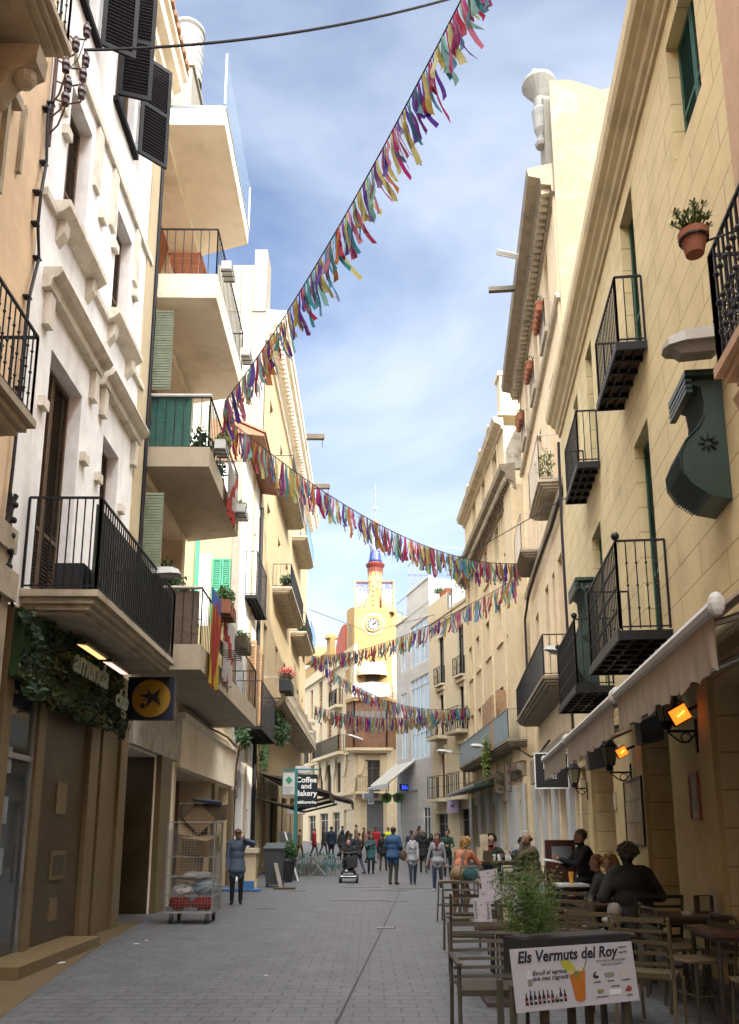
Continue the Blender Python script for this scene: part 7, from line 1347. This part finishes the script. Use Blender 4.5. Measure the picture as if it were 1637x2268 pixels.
    mb = b; raw = mb.build('raw', M_skin, None); mod = raw.modifiers.new('r', 'REMESH'); mod.mode = 'VOXEL'; mod.voxel_size = vox*k; sm_ = raw.modifiers.new('s', 'SMOOTH'); sm_.iterations = 3; sm_.factor = .5
    bpy.context.view_layer.update(); me = bpy.data.meshes.new_from_object(raw.evaluated_get(bpy.context.evaluated_depsgraph_get())); bpy.data.objects.remove(raw)
    me.name = 'body'; me.materials.clear(); [me.materials.append(m_) for m_ in (skin, CL[top], CL[legs], CL[shoe], M_eye, M_lip)]
    idx = []
    for pg in me.polygons:
        c_ = pg.center; best, bs = 9, 1
        for (p, q, r_, s_) in segs:
            pq = q-p; u_ = max(0, min(1, (c_-p).dot(pq)/max(1e-9, pq.length_squared))); d_ = (c_-(p+pq*u_)).length-r_*.97
            if d_ < best: best, bs = d_, s_
        if coat and bs == 2 and c_.z > pel.z-coat*k and lean < .6: bs = 1
        idx.append(bs)
    me.polygons.foreach_set('material_index', idx); me.polygons.foreach_set('use_smooth', [True]*len(idx))
    # fingers, eyes, brows and mouth join the same mesh
    e = MB()
    for (el_, wr, s) in wrists:
        d = (wr-el_).normalized(); sd_ = d.cross(Vector((0, -1, 0))).normalized() if abs(d.y) < .9 else Vector((1, 0, 0)); nn = sd_.cross(d).normalized(); base = wr+d*.085*k
        for j, (o_, L0) in enumerate(((-.027, .062), (-.009, .072), (.009, .068), (.026, .054))): p0 = base+sd_*o_*k; p1 = p0+d*L0*.5*k+nn*.006*k; p2 = p1+(d*.8-nn*.6).normalized()*L0*.5*k; e.tube(p0, p1, .0095*k, 6, r2=.0085*k, mi=0); e.tube(p1, p2, .0085*k, 6, r2=.0065*k, mi=0)
        p0 = wr+d*.035*k+sd_*s*.028*k; p1 = p0+(d*.6+sd_*s*.7-nn*.2).normalized()*.035*k; e.tube(p0, p1, .011*k, 6, r2=.0095*k, mi=0); e.tube(p1, p1+(d*.9-nn*.3).normalized()*.028*k, .0095*k, 6, r2=.007*k, mi=0)
    for s in (-1, 1):
        e.blob(hd+hf*.082*k+hr*s*.031*k+hu*.012*k, (.012*k, .009*k, .007*k), 8, 6, 4); q = hd+hf*.089*k+hr*s*.031*k+hu*.034*k; e.tube(q-hr*.017*k, q+hr*.017*k, .005*k, 5, mi=4)
    q = hd+hf*.087*k-hu*.052*k; e.tube(q-hr*.02*k, q+hr*.02*k, .006*k, 5, mi=5)
    bm = bmesh.new(); bm.from_mesh(me); b0 = len(bm.verts); vs = [bm.verts.new(v) for v in e.v]
    for f_, m_ in zip(e.f, e.m):
        try: nf = bm.faces.new([vs[i] for i in f_]); nf.material_index = m_; nf.smooth = True
        except ValueError: pass
    bm.to_mesh(me); bm.free(); body = bpy.data.objects.new('body', me); COL.objects.link(body); body.parent = t2
    # hair
    st, hc = hair; b = MB(); rg = random.Random(len(lab)*7); top_ = hd+hu*.05*k-hf*.018*k
    if st in ('short', 'long', 'bun', 'cap'):
        m_ = MB(); m_.blob((0, 0, 0), (.088*k, .100*k, .092*k), 18, 14); M3 = Matrix((hr, -hf, hu)).transposed()
        for v in m_.v:
            v = Vector(v); 
            if v.y < 0: v.z = max(v.z, .012*k + .35*(-v.y)*0.6)      # keeps the hairline above the face
            else: v.z = max(v.z, -.062*k)
            v += v.normalized()*.006*noise.noise(v*60); b.v.append(tuple(M3 @ v + top_))
        b.f += m_.f; b.m += m_.m
    if st == 'long':
        for i in range(26):
            a = math.pi*(-.12+1.24*i/25); c_ = top_+(hr*math.cos(a)+(-hf)*math.sin(a))*.083*k; b.tube(c_+hu*.01*k, c_-Vector((0, 0, (.26+.04*rg.random())*k))-hf*.03*k+(hr*math.cos(a))*.03*k, .021*k, 5, r2=.012*k)
    if st == 'bun': b.blob(top_-hf*.09*k+hu*.05*k, .042*k, 10, 8)
    if st == 'curly' or st == 'curlylong':
        n_ = 190 if st == 'curlylong' else 120
        for i in range(n_):
            d = Vector((rg.gauss(0, 1), rg.gauss(0, 1), rg.gauss(0, 1))).normalized()
            if d.dot(hf) > .45 and d.dot(hu) < .45: continue
            if d.dot(hu) < -.45 and st == 'curly': continue
            rr_ = .105*k*rg.uniform(.8, 1.12); c_ = top_-hf*.008*k+(hr*d.dot(hr)+hf*d.dot(hf)+hu*d.dot(hu)*1.0)*rr_
            if st == 'curlylong' and i % 3 == 0 and d.dot(hf) < .2: c_ = c_-Vector((0, 0, rg.uniform(.04, .17)*k))
            b.blob(c_, rg.uniform(.018, .032)*k, 7, 5)
        b.blob(top_-hf*.01*k, (.084*k, .092*k, .088*k), 12, 8)
    if st == 'bald':
        for i in range(26): a = math.pi*(-.05+1.1*i/25); b.blob(top_-hu*.045*k+(hr*math.cos(a)-hf*math.sin(a))*.08*k, (.013*k, .013*k, .03*k), 6, 4)
    if b.v: b.build('hair' if st != 'cap' else 'cap', HC[hc] if hc in HC else CL[hc], t2, smooth=(st != 'curly'))
    if st == 'cap': b = MB(); b.prism([top_+hf*.07*k+hr*.07*k+hu*.02*k, top_+hf*.15*k+hr*.05*k, top_+hf*.16*k-hr*.05*k, top_+hf*.07*k-hr*.07*k+hu*.02*k], hu*.012*k); b.build('cap_peak', CL[hc], t2)
    if scarf:
        b = MB()
        for i in range(22): a = 2*math.pi*i/22; b.blob(neck+up*.01*k+(rt*math.cos(a)*.085+(R_ @ Vector((0, 1, 0)))*math.sin(a)*.085)*k-(up*.03*k*math.sin(a*3)), (.036*k, .036*k, .042*k), 8, 6)
        for i in range(5): b.blob(neck+fw*(.11+.006*i)*k-up*(.03+.045*i)*k+rt*.015*k*(-1)**i, (.045*k, .028*k, .04*k), 8, 6)
        b.build('scarf', CL[scarf], t2, smooth=True)
    if collar: b = MB(); [b.blob(neck-up*.01*k+(rt*math.cos(a)*.072+(R_ @ Vector((0, 1, 0)))*math.sin(a)*.072)*k, (.022*k, .022*k, .04*k), 7, 5) for a in [2*math.pi*i/18 for i in range(18)]]; b.build('collar', CL[collar], t2, smooth=True)
    if glasses:
        b = MB()
        for s in (-1, 1):
            c_ = hd+hf*.098*k+hr*s*.032*k+hu*.012*k; b.path([c_+(hr*math.cos(a)*.024+hu*math.sin(a)*.019)*k for a in [2*math.pi*i/10 for i in range(11)]], .003*k, 4); b.tube(c_+hr*s*.024*k, hd+hr*s*.08*k+hu*.015*k, .003*k, 4)
        b.build('glasses', M_bplast, t2)
    t2.location = loc; t2.rotation_euler = (0, 0, rz); return t2
def bag(lab, name, c, s, m, rz=0, strap=None):
    t2 = thing(name, lab, 'bag', c); b = MB(); b.blob(c, (s[0]/2, s[1]/2, s[2]/2), 12, 8); b.build('bag_body', m, t2, smooth=True)
    if strap: b = MB(); b.path(strap, .012, 5); b.build('strap', m, t2)
    return t2
AW = PI   # facing away from the camera
walkA = [(-.10, -.22, 0), (.10, .26, .03)]; walkB = [(-.10, .26, .03), (.10, -.22, 0)]; stand = [(-.10, 0, 0), (.10, .02, 0)]
# man on the phone
person('man in a dusty blue jacket and cap phoning beside the roll cage', (-3.15, 20.4, 0), .15, 1.72, 'blue', 'black', ('cap', 'brown'), hands=[(-.24, -.05, .82), (.17, -.12, 1.50)], coat=.16, bulk=1.15, elbow=[(-.6, .5, -.5), (1.2, -.2, -.6)], skin=M_skin2, vox=.02)
b = MB(); b.wb(-3.005, -2.975, 20.22, 20.29, 1.44, 1.58); tag(b.build('mobile_phone', M_bplast), 'dark mobile phone held to the ear of the man by the roll cage', 'phone')
# man in blue, from behind, turned right
person('broad man in a royal blue jacket and olive trousers seen from behind in mid street', (.78, 28.4, 0), PI-.5, 1.84, 'denimblue', 'olive', ('short', 'dark'), hands=[(-.2, -.2, 1.0), (.2, -.22, 1.0)], coat=.1, bulk=1.28, head=(.6, 0))
person('woman in a light grey jacket and white scarf walking with a dark shoulder bag', (1.43, 28.4, 0), .05, 1.60, 'lgrey', 'jeans', ('short', 'dark'), feet=[(-.07, -.1, 0), (.08, .12, .01)], hands=[(-.22, -.12, .9), (.18, -.2, .86)], coat=.08, bulk=1.08, scarf='white', female=True, skin=M_skin2)
bag('dark brown shoulder bag hanging at the left of the woman in light grey', 'shoulder_bag', (1.12, 28.3, .95), (.26, .16, .36), CL['brown'], strap=[(1.08, 28.3, 1.1), (1.25, 28.35, 1.36), (1.3, 28.5, 1.34)])
person('woman in a grey jumper, dark red scarf and white trainers by the terrace', (2.0, 25.2, 0), -.2, 1.62, 'lgrey', 'jeans', ('bun', 'dark'), feet=[(-.10, -.05, 0), (.10, .1, .0)], hands=[(-.34, -.05, .80), (.26, .0, .85)], bulk=1.02, scarf='maroon', female=True, shoe='white', head=(-.5, .1), coat=.04)
person('woman in a teal grey coat and black tights standing beyond the mobility scooter', (.06, 36.0, 0), .2, 1.64, 'teal', 'black', ('long', 'dark'), hands=[(-.1, -.2, 1.25), (.2, -.1, .9)], coat=.22, female=True, head=(-.3, 0))
person('person in black with a pale belt walking behind the man in royal blue', (.62, 38.5, 0), PI-.2, 1.66, 'black', 'dgrey', ('short', 'dark'), feet=walkA, coat=.12, bulk=1.1)
person('dark haired person in a dark vest over white sleeves walking away in mid street', (2.3, 36.4, 0), PI, 1.72, 'black', 'olive', ('long', 'dark'), feet=walkB, coat=.2, bulk=1.1)
person('person in a navy jacket seen just behind the woman in light grey', (2.0, 40.5, 0), PI+.2, 1.82, 'navy', 'black', ('short', 'brown'), coat=.2, bulk=1.2)
person('dark clothed person walking beside the one with white sleeves', (2.85, 39.4, 0), PI-.2, 1.66, 'dgrey', 'black', ('long', 'dark'), feet=walkA, coat=.2)
person('person with long dark hair close behind the woman in the dark red scarf', (2.35, 29.5, 0), PI, 1.66, 'dgrey', 'jeans', ('long', 'dark'), coat=.2, female=True)
person('young man in a green dark jacket holding his hands together by the shop doors', (3.05, 33.5, 0), .1, 1.78, 'green', 'black', ('curly', 'dark'), hands=[(-.12, -.3, 1.15), (.12, -.32, 1.1)])
person('person in grey trousers walking half hidden behind the mobility scooter', (-.45, 35.2, 0), -PI/2-.3, 1.68, 'dgrey', 'blue', ('short', 'brown'), feet=walkB, coat=.1)
person('person in a dark striped top walking between the scooter and the teal coat', (-.85, 38.8, 0), PI, 1.66, 'navy', 'black', ('short', 'brown'), feet=walkA)
# mobility scooter with its rider
t2 = thing('mobility_scooter', 'black mobility scooter with a basket, seen from the front in mid street', 'mobility scooter', (-.72, 29.6, 0)); X0, Y0 = -.72, 29.75
b = MB(); b.hexa([(X0-.27, Y0-.35, .16), (X0+.27, Y0-.35, .16), (X0+.27, Y0+.6, .16), (X0-.27, Y0+.6, .16), (X0-.22, Y0-.3, .34), (X0+.22, Y0-.3, .34), (X0+.25, Y0+.6, .30), (X0-.25, Y0+.6, .30)]); b.blob((X0, Y0-.3, .34), (.27, .16, .14), 12, 8); b.build('body', mat('glossy_black', (.015, .015, .02), rough=.2, var=0, bump=0, spec=.7), t2)
b = MB(); b.tube((X0-.26, Y0-.42, .22), (X0+.26, Y0-.42, .22), .03, 8); b.wb(X0-.18, X0+.18, Y0-.47, Y0-.44, .28, .34); b.build('bumper', M_gmet, t2)
for x in (-.29, .29):
    for y in (-.2, .55): b = MB(); b.lathe((X0+x-.045, Y0+y, .14), [(.05, 0), (.14, .01), (.14, .08), (.05, .09)], 14, axis='x'); b.build('wheel', M_bplast, t2)
b = MB(); b.tube((X0, Y0-.28, .4), (X0, Y0-.1, .98), .04, 8); b.path([(X0-.28, Y0-.02, 1.02), (X0-.12, Y0-.1, 1.0), (X0+.12, Y0-.1, 1.0), (X0+.28, Y0-.02, 1.02)], .02, 6); b.build('steering_column', M_bplast, t2)
b = MB(); b.hexa([(X0-.05, Y0-.52, .52), (X0+.30, Y0-.52, .52), (X0+.30, Y0-.22, .52), (X0-.05, Y0-.22, .52), (X0-.08, Y0-.56, .90), (X0+.33, Y0-.56, .90), (X0+.33, Y0-.2, .90), (X0-.08, Y0-.2, .90)]); b.build('basket', CL['dgrey'], t2)
b = MB(); b.wb(X0-.23, X0+.23, Y0+.2, Y0+.62, .48, .58); b.wb(X0-.22, X0+.22, Y0+.6, Y0+.68, .58, 1.0); b.build('seat', M_bplast, t2)
person('balding man in a black coat riding the mobility scooter', (X0-.02, Y0+.32, 0), 0, 1.7, 'black', 'black', ('bald', 'grey'), pelvis=(0, 0, .68), lean=.12, feet=[(-.13, -.42, .27), (.13, -.42, .27)], hands=[(-.24, -.32, 1.0), (.24, -.32, 1.0)], bulk=1.2)
# the distant crowd
rc = random.Random(3); tops = ['brown', 'red', 'navy', 'navy', 'dgrey', 'dgrey', 'camel', 'red', 'yellow', 'camel', 'black', 'white', 'pink', 'teal', 'black', 'blue']
crowd = [(-5.0, 54, 'black', ('long', 'dark'), 'person in black with long dark hair at the far left under the cafe awning'), (-4.1, 50, 'camel', ('short', 'dark'), 'man in a camouflage brown jacket in the far crowd under the awning'), (-3.3, 51, 'red', ('short', 'brown'), 'person in a bright red jacket in the far crowd under the awning'), (-2.85, 53, 'dgrey', ('short', 'dark'), 'dark haired person right of the bright red jacket'), (-2.2, 49, 'navy', ('short', 'dark'), 'tall man in a navy jacket in the middle of the far left crowd'), (-1.75, 55, 'white', ('short', 'brown'), 'person in white glimpsed in the far left crowd'), (-1.5, 47, 'dgrey', ('long', 'dark'), 'person with a grey backpack looking left in the far crowd'), (-.95, 60, 'camel', ('short', 'dark'), 'person in camel before the grey shutter of the tower'), (-.35, 52, 'brown', ('short', 'brown'), 'brown clad person before the grey shutter'), (-.05, 50, 'pink', ('long', 'brown'), 'person in dull pink beside the brown clad one'), (.35, 49, 'red', ('short', 'dark'), 'person with a red hood before the tower base'), (1.1, 50, 'yellow', ('short', 'dark'), 'person in a fluorescent yellow vest with dark sleeves'), (3.05, 52, 'camel', ('short', 'dark'), 'tall man in a beige jacket before the white roller shutter'), (2.65, 46, 'dgrey', ('short', 'dark'), 'dark dressed person before the white building entrance'), (.05, 44, 'olive', ('short', 'grey'), 'grey haired person in olive behind the teal coat'), (-1.1, 43, 'camel', ('long', 'brown'), 'brown haired person in a camel coat behind the scooter')]
for i, (x, y, c_, hr_, lab) in enumerate(crowd):
    f = rc.choice((stand, walkA, walkB)); person(lab, (x, y, gz(y)), rc.choice((PI, PI, PI+.4, 0.2, PI/2)), rc.uniform(1.62, 1.82), c_, rc.choice(('black', 'jeans', 'dgrey')), hr_, feet=f, coat=.15, bulk=1.15, vox=.04, skin=rc.choice((M_skin, M_skin2)))
# high table group
sit = lambda z, dy=-.40, fz=.28: dict(pelvis=(0, 0, z), feet=[(-.12, dy, fz), (.12, dy, fz)])
person('curly blonde woman in an orange jumper leaning on the high table', (1.78, 16.75, 0), PI/2+.9, 1.66, 'orange', 'tan', ('curlylong', 'blond'), pelvis=(0, .10, .90), lean=.55, feet=[(-.1, .05, 0), (.12, .15, 0)], hands=[(-.16, -.52, 1.10), (.18, -.52, 1.10)], female=True, bulk=1.05, vox=.016)
bag('teal handbag on the hip of the woman in the orange jumper', 'handbag', (1.93, 16.45, .86), (.3, .16, .26), CL['teal'], strap=[(1.85, 16.45, .95), (1.78, 16.6, 1.2), (1.95, 16.75, 1.38)])
person('curly haired man with glasses and a red hood behind the high table', (2.55, 18.0, 0), .0, 1.72, 'black', 'jeans', ('curly', 'dark'), lean=.1, hands=[(-.2, -.34, 1.14), (.2, -.36, 1.14)], bulk=1.15, vox=.016, collar='red', glasses=True, **sit(.82))
person('person in a dark cap leaning in behind the man in the brown jacket', (3.15, 18.1, 0), .5, 1.70, 'navy', 'black', ('cap', 'black'), lean=.22, hands=[(-.14, -.36, 1.16), (.12, -.34, 1.2)], vox=.018, skin=M_skin2, **sit(.80))
person('man in a brown jacket with sunglasses on his shaved head at the high table', (3.28, 17.05, 0), -PI/2+.15, 1.78, 'brown', 'black', ('bald', 'dark'), lean=.16, hands=[(-.16, -.38, 1.16), (.04, -.24, 1.38)], bulk=1.25, vox=.016, skin=M_skin2, head=(0, .12), coat=.05, elbow=[(-.5, .2, -.8), (.5, .2, -.8)], **sit(.80))
b = MB(); b.path([(3.05, 16.92, 1.675), (3.14, 16.88, 1.68), (3.22, 16.93, 1.66)], .012, 5); tag(b.build('sunglasses', M_plastic), 'pale framed sunglasses on top of the shaved head at the high table', 'sunglasses')
# man in black reading
person('man in a long black coat with cropped grey hair reading a magazine, facing left', (3.4, 13.4, 0), -PI/2+.1, 1.76, 'black', 'black', ('short', 'grey'), lean=.1, hands=[(-.1, -.42, 1.20), (.14, -.44, 1.20)], bulk=1.2, vox=.016, coat=.2, collar='black', **sit(.86))
# seated low group
slow = dict(pelvis=(0, 0, .60), feet=[(-.13, -.42, 0), (.13, -.42, 0)])
person('auburn haired woman in profile at the low table beyond the blonde', (3.35, 12.3, 0), -PI/2-.2, 1.64, 'dgrey', 'black', ('short', 'red'), lean=.12, hands=[(-.15, -.4, .8), (.15, -.4, .8)], female=True, vox=.017, **slow)
person('blonde curly haired woman in a dark grey padded jacket seated with her back half turned', (3.22, 11.3, 0), PI/2+PI+.9, 1.66, 'dgrey', 'jeans', ('curly', 'blond'), lean=.2, hands=[(-.2, -.36, .80), (.2, -.40, .84)], bulk=1.22, female=True, vox=.016, coat=.08, **slow)
person('big man in a dark grey coat seated with his back to the camera', (3.18, 10.35, 0), PI+.15, 1.84, 'dgrey', 'black', ('curly', 'grey'), lean=.18, hands=[(-.25, -.30, .80), (.25, -.30, .80)], bulk=1.55, vox=.015, coat=.14, collar='dgrey', **slow)
b = MB(); b.blob((2.86, 10.2, .62), (.13, .18, .05), 12, 8); b.blob((2.9, 10.25, .72), (.09, .1, .10), 12, 8); tag(b.build('handbag', M_fw, smooth=True), 'small pink and white hat lying on the chair left of the big man', 'hat')
# ================================================================ bunting of cloth strips
RC = [mat('ribbon_'+n, tuple(.62*q for q in c), rough=.6, var=.12, scale=5, bump=0, trans=.6) for n, c in (('magenta', (.40, .03, .16)), ('plum', (.16, .04, .22)), ('teal', (.05, .25, .30)), ('mustard', (.50, .36, .06)), ('crimson', (.42, .03, .07)), ('sky_blue', (.14, .32, .50)), ('pale_yellow', (.55, .50, .20)), ('violet', (.12, .05, .35)), ('pink', (.60, .20, .30)), ('aqua', (.25, .50, .46)), ('orange', (.55, .20, .04)))]
M_cord = mat('bunting_cord', (.02, .02, .04), var=0, bump=0)
def garland(lab, pts, nrib, L, width, group, wind=(.0, .0), seed=1, swing=.12):
    """pts: control points; a smooth curve is drawn through them, strips of cloth hang from it"""
    rg = random.Random(seed); P = [Vector(p) for p in pts]; n = 60; curve = []
    def cr(t_):
        m = len(P)-1; s = min(int(t_*m), m-1); u = t_*m-s; p0, p1, p2, p3 = P[max(s-1, 0)], P[s], P[s+1], P[min(s+2, m)]
        return .5*((2*p1)+(p2-p0)*u+(2*p0-5*p1+4*p2-p3)*u*u+(3*p1-p0-3*p2+p3)*u**3)
    curve = [cr(i/n) for i in range(n+1)]; t2 = thing('bunting', lab, 'bunting', curve[0], group=group); b = MB(); b.path(curve, .012, 5); b.build('cord', M_cord, t2)
    rest = MB(); made = 0; order = list(range(nrib)); big = set(order[:95]) if True else set()
    for i in order:
        f = min(1, max(0, (i+rg.uniform(.1, .9))/nrib+.002*math.sin(i*.9))); p = cr(f); d = (cr(min(1, f+.01))-cr(max(0, f-.01))).normalized(); w = width*rg.uniform(.6, 1.25); ll = L*rg.uniform(.6, 1.12); dw = Vector((wind[0]+rg.gauss(0, swing), wind[1]+rg.gauss(0, swing), 0)); yaw = rg.gauss(0, .5)
        dd = Matrix.Rotation(yaw, 3, 'Z') @ Vector((d.x, d.y, 0)).normalized(); k = 6; verts = []
        ph, am = rg.uniform(0, 6), rg.uniform(.02, .06)
        for j in range(k+1):
            s = j/k; c_ = p+Vector((0, 0, -ll*s))+dw*ll*s*(.4+.6*s)+Vector((math.sin(ph+s*5), math.cos(ph*1.3+s*4), 0))*am*s; r_ = Matrix.Rotation(.5*math.sin(ph+s*3)*s, 3, 'Z') @ dd; ww = w*(.35+.65*min(1, s*3)); cut = rg.uniform(-.03, .03) if j == k else 0
            verts.append((c_-r_*ww/2+Vector((0, 0, cut)), c_+r_*ww/2-Vector((0, 0, cut))))
        mb = rest if made >= 95 else MB()
        ci = rg.randrange(len(RC))
        for (a1, a2), (b1, b2) in zip(verts, verts[1:]): mb.face([a1, a2, b2, b1], ci if mb is rest else 0)
        if mb is not rest: mb.build('ribbon', RC[ci], t2, smooth=True, fixn=False)
        made += 1
    if rest.f: tag(rest.build('ribbon', RC, t2, smooth=True, fixn=False), kind='stuff')
    return t2
GG = 'strings of coloured cloth strips across the street'
def crv(A, B, sag, n=7, off=(0, 0)): A = Vector(A); B = Vector(B); return [A.lerp(B, i/(n-1))-Vector((0, 0, 4*sag*(i/(n-1))*(1-i/(n-1)))) for i in range(n)]
A1 = (-3.22, 16.9, 10.75)
garland('nearest bunting, climbing steeply from the left balcony out of the top of the photograph', list(reversed(crv((-3.22, 16.9, 11.01), (2.78, 6.43, 13.89), .7))), 270, .85, .09, GG, (.18, -.12), 4)
garland('second bunting, from the left balcony across the spire to the beige house balcony', crv((-3.22, 16.9, 10.66), (5.35, 28.7, 11.19), .92), 290, .78, .085, GG, (.03, 0), 9, .07)
garland('third bunting, rising from the far left balconies to the beige house balcony', crv((5.35, 29.2, 10.79), (-3.75, 53, 13.03), .75), 260, .85, .11, GG, (-.05, 0), 12, .12)
garland('fourth bunting, dropping from the far left balcony to the right below the white banner', crv((-3.75, 52.5, 13.01), (5.7, 47.2, 8.73), 1.24), 160, .78, .11, GG, (.05, 0), 15, .12)
garland('lowest bunting, nearly level across the street under the wooden bay', crv((-3.8, 56.5, 10.26), (5.65, 47.5, 8.83), .75), 190, .92, .12, GG, (0, 0), 18, .05)
